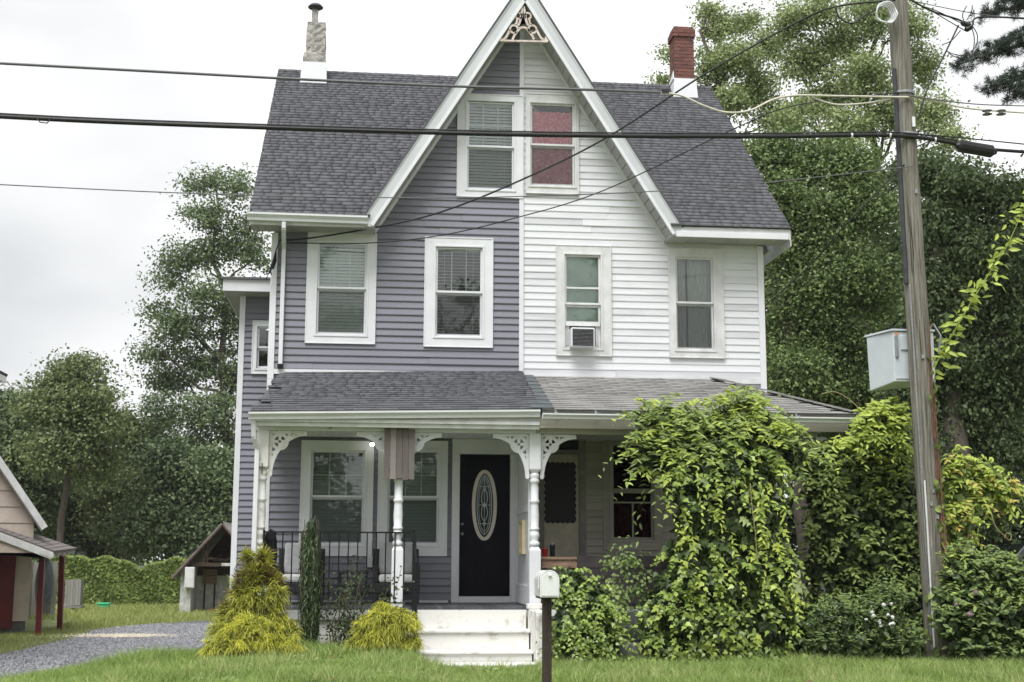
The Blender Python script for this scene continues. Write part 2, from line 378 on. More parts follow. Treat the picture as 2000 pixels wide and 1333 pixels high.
siding(wallR, CREAMV, FL+0.62, 3.62, 0.108, HR, lambda z: DOORR[1]+0.1, lambda z: XR-0.02)
# inside: dark floors and a partition so that rooms read as rooms
mi_ = MB()
for z in (1.15, 4.15, 6.98): mi_.box(XL+0.13, XR-0.13, 0.14, 8.2, z-0.1, z)
mi_.box(-0.05, 0.05, 0.14, 8.2, 1.2, 10.2).box(XL+0.13, XR-0.13, 3.4, 3.5, 1.2, 9.4)
mi_.build('interior_wall', ROOM, house)
# trims: corner boards, divider, base boards
tr = MB()
tr.box(XL-0.03, XL+0.065, -0.034, 0.12, ZP-0.1, SOFZ)
tr.box(XL-0.03, XL+0.062, -0.033, 0.12, FL, ZP-0.102); tr.build('corner_board', TRIM, house, bevel=0.004)
MB().box(XR-0.065, XR+0.03, -0.034, 0.12, 3.7, SOFZ).build('corner_board', TRIM, house, bevel=0.004)
MB().box(-0.035, 0.035, -0.036, 0.0, ZP, 10.25).build('divider_board', TRIM, house, bevel=0.004)
MB().box(XL+0.066, -0.036, -0.034, 0.0, ZP-0.02, ZP+0.055).build('base_board', TRIM, house)
MB().box(0.036, XR-0.066, -0.032, 0.0, ZP-0.05, ZP+0.02).build('base_board', TRIMD, house)
MB().box(XL+0.065, DOORL[0]-0.16, -0.033, 0.0, FL, FL+0.035).build('base_board', TRIM, house)

def frame_ring(mb, x0, x1, z0, z1, wd, y0, y1, wt=None, wb=None):
    wt = wd if wt is None else wt; wb = wd if wb is None else wb
    mb.prism([(x0, z0), (x0+wd, z0+wb), (x0+wd, z1-wt), (x0, z1)], y0, y1)
    mb.prism([(x1-wd, z0+wb), (x1, z0), (x1, z1), (x1-wd, z1-wt)], y0, y1)
    mb.prism([(x0, z0), (x1, z0), (x1-wd, z0+wb), (x0+wd, z0+wb)], y0, y1)
    mb.prism([(x0+wd, z1-wt), (x1-wd, z1-wt), (x1, z1), (x0, z1)], y0, y1)
def window(key, mtrim, style, Y=0.0, spec=None):
    oc, op, rail = spec or WIN[key]
    X0, X1, Z0, Z1 = rect(*oc, Y); x0, x1, z0, z1 = rect(*op, Y); zr = P((op[0]+op[2])/2, rail, Y)[2]
    mb = MB()
    mb.prism([(X0, Z0), (x0, z0), (x0, z1), (X0, Z1)], Y-0.040, Y-0.0225); mb.prism([(x1, z0), (X1, Z0), (X1, Z1), (x1, z1)], Y-0.040, Y-0.0225)
    mb.prism([(X0, Z0), (X1, Z0), (x1, z0), (x0, z0)], Y-0.040, Y-0.0225); mb.prism([(x0, z1), (x1, z1), (X1, Z1), (X0, Z1)], Y-0.040, Y-0.0225)
    wdw = mb.build('window', mtrim, house, bevel=0.003)
    mb = MB()                                            # raised outer bead of the casing
    frame_ring(mb, X0-0.006, X1+0.006, Z0-0.006, Z1+0.006, 0.018, Y-0.048, Y-0.0)
    frame_ring(mb, x0-0.02, x1+0.02, z0-0.02, z1+0.02, 0.03, Y-0.052, Y+0.08)
    mb.build('frame', mtrim, wdw, bevel=0.003)
    fw_ = 0.034
    mb = MB(); frame_ring(mb, x0+0.008, x1-0.008, zr-0.018, z1-0.006, fw_, Y-0.016, Y+0.012); mb.build('sash', mtrim, wdw, bevel=0.003)
    mb = MB(); frame_ring(mb, x0+0.012, x1-0.012, z0+0.006, zr-0.020, fw_*0.95, Y+0.012, Y+0.04, wb=0.05); mb.build('sash', mtrim, wdw, bevel=0.003)
    gm = GLASSD if style in ('dark',) else GLASS
    MB().box(x0+0.03, x1-0.03, Y-0.002, Y+0.003, zr+0.01, z1-0.03).build('pane', gm, wdw)
    MB().box(x0+0.03, x1-0.03, Y+0.024, Y+0.029, z0+0.045, zr-0.045).build('pane', gm, wdw)
    if style in ('blind_closed', 'blind_open', 'blind_attic', 'blind_porch'):
        mb = MB(); wv = (x1-x0-0.07)/3
        for i in (1, 2): mb.box(x0+0.035+wv*i-0.007, x0+0.035+wv*i+0.007, Y+0.006, Y+0.014, zr+0.02, z1-0.04)
        if style in ('blind_attic', 'blind_porch'): zm = (zr+z1)/2-0.03; mb.box(x0+0.04, x1-0.04, Y+0.0062, Y+0.0138, zm-0.006, zm+0.006)
        mb.build('muntin', mtrim, wdw)
        pit = 0.05; tilt = {'blind_closed': 58, 'blind_open': 10, 'blind_attic': 50, 'blind_porch': 55}[style]
        mb = MB(); z = z0+0.05; tt = R(tilt); cw = 0.027
        while z < z1-0.05:
            dy, dz = math.cos(tt)*cw, math.sin(tt)*cw
            mb.hexa([(x0+0.03, Y+0.085-dy, z-dz), (x1-0.03, Y+0.085-dy, z-dz), (x1-0.03, Y+0.085+dy, z+dz), (x0+0.03, Y+0.085+dy, z+dz),
                     (x0+0.03, Y+0.085-dy, z-dz+0.004), (x1-0.03, Y+0.085-dy, z-dz+0.004), (x1-0.03, Y+0.085+dy, z+dz+0.004), (x0+0.03, Y+0.085+dy, z+dz+0.004)])
            z += pit
        for f_ in (0.2, 0.8): mb.box(x0+(x1-x0)*f_-0.002, x0+(x1-x0)*f_+0.002, Y+0.055, Y+0.058, z0+0.05, z1-0.04)
        mb.box(x0+0.03, x1-0.03, Y+0.06, Y+0.11, z1-0.05, z1-0.01)
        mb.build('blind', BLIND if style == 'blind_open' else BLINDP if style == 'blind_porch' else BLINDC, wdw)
        if style != 'blind_open': MB().box(x0+0.035, x1-0.035, Y+0.006, Y+0.0075, z0+0.04, zr-0.03).build('screen', SCREEN, wdw)
        else: MB().box(x0+0.035, x1-0.035, Y+0.006, Y+0.0075, z0+0.04, zr-0.03).build('screen', SCREEN, wdw)
    return wdw, (x0, x1, z0, z1, zr)
def curtain(wdw, x0, x1, z0, z1, y, mat, waves=9, amp=0.018, name='curtain'):
    nx, vs_, fs = waves*6, [], []
    for j, z in enumerate((z0, (z0+z1)/2, z1)):
        for i in range(nx+1):
            t = i/nx; vs_.append((x0+(x1-x0)*t, y+amp*math.sin(t*waves*6.283+j*0.5)+0.006*math.sin(t*23+j), z))
    for j in range(2):
        for i in range(nx): k = j*(nx+1)+i; fs.append((k, k+1, k+nx+2, k+nx+1))
    return MB().add(vs_, fs).build(name, mat, wdw, smooth=True)
window('bed_w', TRIM, 'blind_closed'); window('bed_e', TRIM, 'blind_open'); window('attic_w', TRIM, 'blind_attic')
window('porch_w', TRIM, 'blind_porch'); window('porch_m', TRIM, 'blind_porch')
REDC = pm('red_curtain', (1.0, 0.42, 0.48), 0.7, 0.3, 26, c2=(0.82, 0.08, 0.16), transl=0.2, bump=0.2)
LACE = pm('pale_curtain', (0.62, 0.66, 0.62), 0.7, 0.15, 20, stretch=(4, 1, 0.4), transl=0.2)
GREENB = pm('pale_green_shade', (0.50, 0.62, 0.55), 0.7, 0.1, 4)
wd, q = window('attic_e', TRIMD, 'plain')
curtain(wd, q[0]+.02, q[1]-.02, q[2], q[3]-0.12, 0.062, REDC, 7, .012)
MB().box(q[0]+.035, q[1]-.035, 0.006, 0.0075, q[2]+.04, q[4]-.03).build('screen', SCREEN, wd)
wd, q = window('white_w', TRIMD, 'plain')
MB().box(q[0]+.01, q[1]-.01, 0.075, 0.08, q[2]+.38, q[3]-.01).build('roller_shade', GREENB, wd)
mb = MB(); zq = q[2]+0.385
mb.box(q[0]+.02, q[1]-.02, -0.012, 0.008, q[4]+(q[3]-q[4])*0.30, q[4]+(q[3]-q[4])*0.30+.03); mb.box(q[0]+.02, q[1]-.02, -0.02, 0.0, zq-.02, zq+.05)
mb.build('sash_bar', TRIMD, wd)
ac = (P(1138, 660, 0)[0], P(1138, 680, 0)[2])
for sx in (-1, 1):                                        # accordion panels beside the cooler
    mb = MB(); xa, xb = (q[0]+.04, ac[0]-0.205) if sx < 0 else (ac[0]+0.205, q[1]-.04)
    for i in range(6): mb.box(xa+(xb-xa)*i/6, xa+(xb-xa)*(i+.75)/6, 0.0+0.006*(i % 2), 0.02, q[2]+.06, zq-.02)
    mb.build('side_panel', TRIMD, wd)
wd, q = window('white_e', TRIMD, 'plain')
curtain(wd, q[0]+.02, q[0]+.2, q[2], q[3], 0.11, LACE, 4); curtain(wd, q[0]+.24, q[1]-.01, q[2], q[3], 0.12, LACE, 7)
MB().box(q[0]+.035, q[1]-.035, 0.006, 0.0075, q[2]+.04, q[4]-.03).build('screen', SCREEN, wd)
wd, q = window('porch_e', CREAMV, 'dark')
curtain(wd, q[0]+.02, (q[0]+q[1])/2-.02, q[2], q[2]+.55, 0.12, pm('deep_red_cafe_curtain', (0.32, 0.02, 0.06), 0.8, 0.2, 8), 4)
curtain(wd, (q[0]+q[1])/2+.02, q[1]-.02, q[2], q[2]+.55, 0.12, MATS['deep_red_cafe_curtain'], 4)
mb = MB(); zz = P(1230, 982, 0)[2]; mb.box(q[0]+.03, q[1]-.03, -0.02, -0.003, zz-.012, zz+.012); mb.box((q[0]+q[1])/2-.012, (q[0]+q[1])/2+.012, -0.018, -0.004, q[2]+.05, zz-.012); mb.build('sash_bar', CREAMV, wd)

# --- main roof
SL = np.array([0, RY-OVH, RZ-EZ]); SLN = np.linalg.norm(SL); SV = SL/SLN; NV = np.array([0, -SV[2], SV[1]])
unit = MB(); E_ = 0.118
unit.hexa([(0, 0, 0), (1, 0, 0), (1, E_*1.25, -0.010), (0, E_*1.25, -0.010), (0, 0, 0.013), (1, 0, 0.013), (1, E_*1.25, 0.001), (0, E_*1.25, 0.001)])
UNIT = bpy.data.meshes.new('shingle'); UNIT.from_pydata(unit.v, [], unit.f); UNIT.materials.append(SHING)
UNIT2 = UNIT.copy(); UNIT2.materials.clear(); UNIT2.materials.append(SHING2)
UV_ = np.array(unit.v); UF_ = np.array(unit.f)
def shingle_field(O, U, Vv, N, ulen, rows, ok, widths, parent, mesh, mat, single=None, e=E_, offset=None):
    bulk_v, bulk_f = [], []; n_single = 0
    for r in range(rows):
        u = -(offset(r) if offset else random.uniform(0, 0.25))
        while u < ulen:
            wd_ = widths(); a, b = max(u, 0), min(u+wd_-0.004, ulen); u += wd_
            if b-a < 0.03 or not ok((a+b)/2, r*e, a, b): continue
            jit = random.uniform(-0.004, 0.004) if offset is None else 0
            o_ = O+U*a+Vv*(r*e+jit)+N*random.uniform(0, 0.003)
            if single and single(r):
                M_ = Matrix(((U[0]*(b-a), Vv[0], N[0], o_[0]), (U[1]*(b-a), Vv[1], N[1], o_[1]), (U[2]*(b-a), Vv[2], N[2], o_[2]), (0, 0, 0, 1)))
                ob = bpy.data.objects.new('shingle', mesh); COL.objects.link(ob); ob.parent = parent
                ob.matrix_local = M_; n_single += 1
            else:
                bulk_f.append(UF_+len(bulk_v)*8); bulk_v.append(o_+UV_[:, :1]*(b-a)*U+UV_[:, 1:2]*Vv+UV_[:, 2:]*N)
    if bulk_v:
        o = link('shingle_courses', npmesh('shingle_courses', np.concatenate(bulk_v), np.concatenate(bulk_f)), mat, parent); o['kind'] = 'stuff'
    return n_single
RXL, RXR = -4.14, 4.17
def sag(x): return -0.05*math.exp(-((x+0.6)/1.6)**2)
mb = MB()
for (xa, xb) in ((RXL, -0.02), (0.02, RXR)):
    q4 = [np.array([xa, OVH, EZ]), np.array([xb, OVH, EZ]), np.array([xb, RY, RZ]), np.array([xa, RY, RZ])]
    def main_ok(x, z): return True
    # front slope: only the trapezoid outside the cross gable
    if xa < 0: pl = [(xa, 0), (-hw(EZ)+0.05, 0), (-0.12, SLN*(GA-0.15-EZ)/(RZ-EZ)), (-0.12, SLN), (xa, SLN)]
    else: pl = [(hw(EZ)-0.05, 0), (xb, 0), (xb, SLN), (0.12, SLN), (0.12, SLN*(GA-0.15-EZ)/(RZ-EZ))]
    top = [np.array([x, 0, 0])+np.array([0, OVH, EZ])+SV*v for x, v in pl]; n = len(pl)
    mb.add([p for p in top]+[p-NV*0.05 for p in top], [tuple(range(n)), tuple(range(2*n-1, n-1, -1))]+[(i, i+n, (i+1) % n+n, (i+1) % n) for i in range(n)])
mb.slab([(RXR, 2*RY-OVH, EZ), (RXL, 2*RY-OVH, EZ), (RXL, RY, RZ-0.002), (RXR, RY, RZ-0.002)], (0, SV[2], SV[1]), 0.05)
roof = mb.build('roof', SHING, house)
def okL(u, v, a, b):
    z = EZ+v*SV[2]; return RXL+u < -hw(z)+0.12 and RXL+b < -0.02
def okR(u, v, a, b):
    z = EZ+v*SV[2]; return u > hw(z)-0.12 and a > 0.02
rows = int(SLN/E_)
aw = lambda: random.choice((0.10, 0.13, 0.16, 0.20, 0.26))
qn = WL[house.name]
shingle_field(np.array([RXL, OVH-0.03, EZ-0.012])+NV*0.012, np.array([1., 0, 0]), SV, NV, -RXL, rows, okL, aw, roof, UNIT, SHING)
shingle_field(np.array([0, OVH-0.03, EZ-0.012])+NV*0.012, np.array([1., 0, 0]), SV, NV, RXR, rows, okR, aw, roof, UNIT, SHING)
mb = MB()                                                # ridge caps
x = RXL
while x < RXR-0.05:
    x2 = min(x+0.21, RXR); c = np.array([x, RY, RZ+0.03]); c2 = np.array([x2+0.02, RY, RZ+0.022])
    for s_ in (-1, 1):
        d = np.array([0, s_*SV[1]*0.14, -SV[2]*0.14])
        mb.add([c, c2, c2+d, c+d, c+(0, 0, -.02), c2+(0, 0, -.02), c2+d+(0, 0, -.02), c+d+(0, 0, -.02)], [(0, 1, 2, 3), (7, 6, 5, 4), (0, 4, 5, 1), (1, 5, 6, 2), (2, 6, 7, 3), (3, 7, 4, 0)])
    x += 0.2
mb.build('ridge_cap', SHING, roof)
# cross gable roof slabs
mb = MB(); ov = OVH-0.02
for s_ in (-1, 1):
    zb = EZ-0.02
    q4 = [(0, ov, GA), (s_*hw(zb), ov, zb), (s_*hw(zb), OVH+0.1, zb), (0, 3.9, GA)]
    nn = np.array([s_*1.0, 0, GK]); nn /= np.linalg.norm(nn)
    q4 = [np.array(p, float) for p in q4]
    if s_ < 0: q4 = q4[::-1]
    mb.slab([p+nn*0.012 for p in q4], nn, 0.032)
mb.build('gable_roof', SHING, house)
# rake boards, their lower lip and the soffits behind them
RB = 0.235                                               # horizontal width of the board face
for s_ in (-1, 1):
    zl = 6.80; mb = MB()
    pts = [(0, GA-0.02), (s_*hw(zl+0.11), zl+0.11), (s_*(hw(zl+0.11)-0.0), zl-0.02), (s_*(hw(zl)-RB), zl-0.02), (0, GA-0.02-RB/GK)]
    mb.prism(pts if s_ < 0 else pts[::-1], OVH, OVH+0.03)
    rk = mb.build('rake_board', RAKE, house)
    mb = MB()
    a = np.array([s_*0.0, GA-0.02-RB/GK+0.06]); b = np.array([s_*(hw(zl)-RB+0.02), zl])
    mb.prism([(a[0], a[1]), (b[0], b[1]), (b[0]-s_*0.02, b[1]-0.02*0), (a[0], a[1]-0.075)], OVH-0.012, OVH-0.001) if False else None
    d = Vector((b[0]-a[0], b[1]-a[1])).normalized()
    mb.strip([(a[0], a[1]-0.01), (b[0], b[1]-0.0)], 0.05, OVH-0.014, OVH-0.001)
    mb.strip([(0+s_*0.0, GA-0.045), (s_*(hw(zl+0.13)-0.02), zl+0.13)], 0.035, OVH-0.010, OVH-0.001)
    mb.build('rake_trim', TRIM, rk)
    mb = MB(); n_ = 26                                   # vented soffit panels, seams between them
    for i in range(n_):
        t0, t1 = i/n_, (i+0.93)/n_
        def sp_(t): return (GA-0.05-RB/GK)+(zl-(GA-0.05-RB/GK))*t
        z0_, z1_ = sp_(t0), sp_(t1)
        x0_, x1_ = s_*(hw(z0_)-RB), s_*(hw(z1_)-RB)
        mb.hexa([(x0_, OVH+0.03, z0_), (x1_, OVH+0.03, z1_), (x1_, -0.003, z1_), (x0_, -0.003, z0_), (x0_+s_*.02, OVH+0.03, z0_+.01), (x1_+s_*.02, OVH+0.03, z1_+.01), (x1_+s_*.02, -0.003, z1_+.01), (x0_+s_*.02, -0.003, z0_+.01)])
    mb.build('soffit', SOFF, house)
    zq0 = GA-0.05-RB/GK
    MB().hexa([(s_*(hw(p_)-RB+o_*0.03), y_, p_+0.012*o_) for o_, y_, p_ in ((1, OVH+.03, zq0), (1, OVH+.03, zl), (1, -.004, zl), (1, -.004, zq0), (1.6, OVH+.03, zq0), (1.6, OVH+.03, zl), (1.6, -.004, zl), (1.6, -.004, zq0))]).build('soffit_backing', SOFF, house)
    MB().strip([(s_*(hw(10.2)-RB-0.02), 10.2), (s_*(hw(zl)-RB-0.02), zl)], 0.05, -0.035, -0.002).build('frieze_strip', TRIM, house)
# eaves: boxed soffit, fascia, gutter on the left and flat boards on the right
def xrk(s_): return s_*(hw(6.90)-0.02)
mb = MB(); x = RXL+0.02
while x < xrk(-1)-0.02:
    mb.box(x, min(x+0.098, xrk(-1)), OVH+0.02, -0.003, SOFZ+0.02, SOFZ+0.03); x += 0.104
mb.box(RXL+0.02, xrk(-1), OVH+0.022, -0.004, SOFZ+0.032, SOFZ+0.05)
mb.build('soffit', SOFF, house)
mb = MB(); x = xrk(1)
while x < RXR-0.03:
    mb.box(x, min(x+0.148, RXR-.02), OVH+0.02, -0.003, SOFZ+0.02, SOFZ+0.03); x += 0.155
mb.box(xrk(1), RXR-0.02, OVH+0.022, -0.004, SOFZ+0.032, SOFZ+0.05)
mb.build('soffit', SOFF, house)
MB().box(RXL, xrk(-1)+.02, OVH-0.001, OVH+0.02, SOFZ+.015, EZ-0.01).build('fascia', TRIMD, house)
mb = MB(); mb.box(xrk(1)-0.02, RXR-0.01, OVH-0.002, OVH+0.02, 6.77, EZ-0.005); mb.box(xrk(1)-0.10, RXR-0.05, OVH-0.035, OVH-0.003, 6.755, 6.845)
mb.box(RXR-0.009, RXR+0.004, OVH, 8.8, 6.66, EZ-.02); mb.build('fascia', TRIM, house, bevel=0.004)
for s_, xr in ((-1, RXL), (1, RXR)):                      # side rakes of the main roof
    mb = MB(); xo = xr+(0.0 if s_ < 0 else -0.03)
    for (ya, za, yb, zb) in ((OVH, EZ-0.06, RY, RZ-0.06), (RY, RZ-0.06, 2*RY-OVH, EZ-0.06)):
        mb.add([(xo, ya, za-.12), (xo, yb, zb-.12), (xo, yb, zb), (xo, ya, za), (xo+.03, ya, za-.12), (xo+.03, yb, zb-.12), (xo+.03, yb, zb), (xo+.03, ya, za)], [(0, 1, 2, 3), (7, 6, 5, 4), (0, 4, 5, 1), (3, 2, 6, 7), (0, 3, 7, 4), (1, 5, 6, 2)])
    mb.build('side_rake', TRIM, house)
    xs_ = xr*0.955 if s_ > 0 else xr*0.915
    mb = MB(); mb.add([(xs_, 0.1, 6.7), (xs_, 8.3, 6.7), (xs_, RY, RZ-.12), (xs_+.05, 0.1, 6.7), (xs_+.05, 8.3, 6.7), (xs_+.05, RY, RZ-.12)], [(0, 1, 2), (5, 4, 3), (0, 3, 4, 1), (1, 4, 5, 2), (2, 5, 3, 0)]); mb.build('gable_end', PURPLE if s_ < 0 else WHITEV, house)
def gutter(x0, z0, x1, z1, y, h=0.115, d=0.12, name='gutter', mat=TRIM, parent=None):
    prof = [(0, 0), (-d*0.62, 0), (-d*0.68, h*0.35), (-d*0.86, h*0.55), (-d, h*0.72), (-d, h*0.92), (-d*1.03, h), (-d*0.9, h), (-d*0.9, h*0.75), (-d*0.60, h*0.38), (-d*0.55, 0.012), (-0.012, 0.012), (-0.012, h), (0, h)]
    n_ = len(prof); vs_ = [(x0, y+a, z0+b) for a, b in prof]+[(x1, y+a, z1+b) for a, b in prof]
    fs = [(i, (i+1) % n_, (i+1) % n_+n_, i+n_) for i in range(n_)]
    fs += [(0, 1, 10, 11), (1, 2, 9, 10), (2, 3, 4, 8), (4, 5, 6, 7), (11, 12, 13, 0)] + [(i+n_ for i in f) and tuple(i+n_ for i in f) for f in [(11, 10, 1, 0), (10, 9, 2, 1), (8, 4, 3, 2), (7, 6, 5, 4), (0, 13, 12, 11)]]
    return MB().add(vs_, fs).build(name, mat, parent or house)
gutter(RXL-0.02, 6.815, xrk(-1)+0.07, 6.805, OVH-0.004)
for s_ in (-1, 1):
    a_, b_ = sorted((s_*(hw(6.8)-RB-.03), s_*(hw(6.8)+.05))); MB().box(a_, b_, OVH+.031, -.0045, 6.76, 6.80).build('eave_return', SOFF, house)
# downspouts
def downspout(path, mat=TRIM, wx=0.062, wy=0.05):
    mb = MB()
    for a, b in zip(path[:-1], path[1:]): mb.bar(a, b, wx, wy, (0, 1, 0) if abs(b[2]-a[2]) > 0.2 else (0, 0, 1))
    return mb.build('downspout', mat, house, bevel=0.008)
xd = P(551, 600, -.06)[0]
downspout([(xd+.02, OVH-.06, 6.80), (xd+.02, OVH-.05, 6.70), (xd, -0.07, 6.50), (xd, -0.062, 4.72)])
MB().box(xd-.04, xd+.04, -0.10, -0.03, 4.66, 4.72).build('downspout_boot', BLACKM, house)

# --- gable fretwork ornament
OC = pm('peeling_fretwork_paint', (0.66, 0.60, 0.55), 0.8, 0.2, 14, c2=(0.44, 0.36, 0.31), bump=0.3, bscale=50)
yo0, yo1 = OVH+0.005, OVH+0.028
def arc(cx, cz, r, a0, a1, n=14): return [(cx+r*math.cos(R(a0+(a1-a0)*i/n)), cz+r*math.sin(R(a0+(a1-a0)*i/n))) for i in range(n+1)]
def opx(px, py): p = P(px, py, OVH); return p[0], p[2]
orn = MB(); bl, br = opx(977, 80), opx(1070, 82); orn.strip([bl, br], 0.028, yo0-.02, yo1)
ornament = orn.build('gable_ornament', OC, house)
for s_ in (-1, 1):
    def M2(px, py):
        x_, z_ = opx(1022+s_*(px-1022), py); return x_, z_
    mb = MB(); k = ppm(OVH)
    c1 = M2(1040, 57); mb.strip(arc(c1[0], c1[1], 8.5*k, 0, 330), 0.030, yo0, yo1)
    mb.strip([M2(1048, 58), M2(1052, 66), M2(1056, 73), M2(1062, 78)], 0.034, yo0, yo1)
    mb.strip([M2(1035, 63), M2(1040, 70), M2(1043, 77)], 0.036, yo0, yo1)
    mb.strip([M2(1034, 62), M2(1029, 55), M2(1022, 53)], 0.036, yo0, yo1)
    c2_ = M2(1031, 31); mb.strip(arc(c2_[0], c2_[1], 6.5*k, -90*s_, 230*s_), 0.026, yo0, yo1)
    mb.strip([M2(1023, 12), M2(1025, 24), M2(1027, 36), M2(1029, 44), M2(1032, 50)], 0.034, yo0, yo1)
    mb.strip([M2(1034, 38), M2(1035, 45), M2(1039, 49)], 0.03, yo0, yo1)
    mb.prism([M2(1062, 79), M2(1066, 70), M2(1072, 80)] if s_ > 0 else [M2(1072, 80), M2(1066, 70), M2(1062, 79)], yo0, yo1)
    mb.build('scroll', OC, ornament)

# --- chimneys
MORTAR = pm('mortar', (0.44, 0.37, 0.33), 0.9, 0.15, 20)
BRICK = pm('red_brick', (0.20, 0.078, 0.062), 0.85, 0.1, 20, island=0.6, c2=(0.10, 0.047, 0.041), bump=0.3, bscale=60, ramp=(0.1, 0.9))
yc = 3.75
X0, X1, _, ZT = rect(1317, 50, 1356, 178, yc); ZB = RZ-0.45; dp = 0.42
core = MB().box(X0+.012, X1-.012, yc+.012, yc+dp-.012, ZB, ZT-.03); chim = core.build('chimney', MORTAR, house)
bh, j = 0.0605, 0.010
bl_ = 0.2; nb = 0
bm0 = MB().box(0, 1, 0, 1, 0, 1); BK = bm0.build('brick', BRICK, chim); BK.location = (0, 0, 0)
def brick(x0, x1, y0, y1, z0, z1):
    global nb
    ob = BK if nb == 0 else bpy.data.objects.new('brick', BK.data)
    if nb: COL.objects.link(ob); ob.parent = chim
    ob.location = (x0, y0, z0); ob.scale = (x1-x0, y1-y0, z1-z0); nb += 1
z = ZB+0.30; row = 0
zc = P(1336, 76, yc)[2]; ztop_c = P(1336, 62, yc)[2]
while z < ZT-0.02:
    ex = 0.028 if zc-0.01 < z < ztop_c else 0.0
    a, b = X0-ex, X1+ex; half = (b-a)/2; wv = (b-a)
    cuts = [a, a+half, b] if row % 2 else [a, a+wv*0.25, a+wv*0.75, b]
    for c0, c1 in zip(cuts[:-1], cuts[1:]):
        brick(c0+j/2, c1-j/2, yc-ex-random.uniform(0, .004), yc+.10, z, z+bh); brick(c0+j/2, c1-j/2, yc+dp-.1, yc+dp+ex, z, z+bh)
    for xa, xb in ((a, a+.1), (b-.1, b)):
        m_ = yc+dp*(.5 if row % 2 else .62)
        brick(xa, xb, yc+.105, m_-j/2, z, z+bh); brick(xa, xb, m_+j/2, yc+dp-.105, z, z+bh)
    z += bh+j; row += 1
fl = MB(); fx0, fx1, fz0, fz1 = X0-.05, X1+.03, ZB, P(1336, 154, yc)[2]
fl.hexa([(fx0-.0, yc-.06, fz0), (fx1+.02, yc-.06, fz0), (fx1+.02, yc+dp+.06, fz0), (fx0, yc+dp+.06, fz0), (fx0+.04, yc-.016, fz1), (fx1-.01, yc-.016, fz1), (fx1-.01, yc+dp+.02, fz1), (fx0+.04, yc+dp+.02, fz1)])
fl.add([(X0-.03, yc-.02, fz1-.02), (X0-.02, yc+.03, fz1+.16), (X0-.03, yc+dp, fz1-.02), (X0-.012, yc-.02, fz1-.02), (X0-.012, yc+.03, fz1+.16), (X0-.012, yc+dp, fz1-.02)], [(0, 2, 1), (3, 4, 5), (0, 1, 4, 3), (1, 2, 5, 4), (0, 3, 5, 2)])
fl.build('flashing', TRIM, chim)
STUC = pm('rough_grey_stucco', (0.40, 0.385, 0.355), 0.95, 0.2, 12, c2=(0.19, 0.18, 0.165), bump=1.0, bscale=28)
X0, X1, _, ZT = rect(597, 42, 635, 152, yc); zmid = P(615, 104, yc)[2]; zfl = P(612, 123, yc)[2]
def rough_box(lv, name, mat, parent):                     # stacked rings, uneven like old stucco
    vs_, fs = [], []; n_ = 16
    for (x0, x1, y0, y1, z) in lv:
        for k in range(n_):
            t = k/n_*4; s_ = int(t); u = t-s_
            p = [(x0+(x1-x0)*u, y0), (x1, y0+(y1-y0)*u), (x1-(x1-x0)*u, y1), (x0, y1-(y1-y0)*u)][s_]
            vs_.append((p[0]+random.uniform(-.010, .010), p[1]+random.uniform(-.010, .010), z+random.uniform(-.008, .008)))
    for i in range(len(lv)-1):
        for k in range(n_): fs.append((i*n_+k, i*n_+(k+1) % n_, (i+1)*n_+(k+1) % n_, (i+1)*n_+k))
    fs.append(tuple(range((len(lv)-1)*n_, len(lv)*n_)))
    return MB().add(vs_, fs).build(name, mat, parent)
lv = [(X0-.05, X1+.02, yc-.03, yc+.46, zfl-.1), (X0-.045, X1+.015, yc-.025, yc+.455, zfl+.08), (X0-.02, X1+.01, yc-.01, yc+.43, zmid), (X0, X1, yc, yc+.40, zmid+.02)]
for i in range(1, 9): lv.append((X0+.002*i, X1-.001*i, yc+.003*i, yc+.40-.003*i, zmid+.02+(ZT-zmid-.02)*i/8))
ch2 = rough_box(lv, 'chimney', STUC, house)
X0b, X1b = rect(588, 122, 638, 152, yc)[:2]
MB().hexa([(X0b-.01, yc-.08, RZ-.42), (X1b+.01, yc-.08, RZ-.42), (X1b+.01, yc+.55, RZ-.42), (X0b-.01, yc+.55, RZ-.42), (X0b+.015, yc-.045, zfl), (X1b-.01, yc-.045, zfl), (X1b-.01, yc+.48, zfl), (X0b+.015, yc+.48, zfl)]).build('flashing', TRIM, ch2)
cx = P(616, 30, yc+.2)[0]; zt = P(616, 14, yc+.2)[2]
rough_box([(cx-.065, cx+.05, yc+.13, yc+.27, ZT-.02), (cx-.06, cx+.045, yc+.14, yc+.26, ZT+.12), (cx-.055, cx+.04, yc+.14, yc+.26, zt-.07)], 'flue_liner', STUC, ch2)
mb = MB(); cc = (cx, yc+.2, zt-.02)
mb.lathe([(0.14, 0), (0.145, 0.01), (0.10, 0.06), (0.02, 0.085)], cc, 18)
for a in (30, 150, 270): mb.bar((cx+.05*math.cos(R(a)), yc+.2+.05*math.sin(R(a)), zt-.12), (cx+.09*math.cos(R(a)), yc+.2+.09*math.sin(R(a)), zt-.015), 0.012, 0.006)
mb.build('rain_cap', pm('dull_metal_cap', (0.07, 0.07, 0.08), 0.5, 0.2, 10, metal=0.4), ch2)

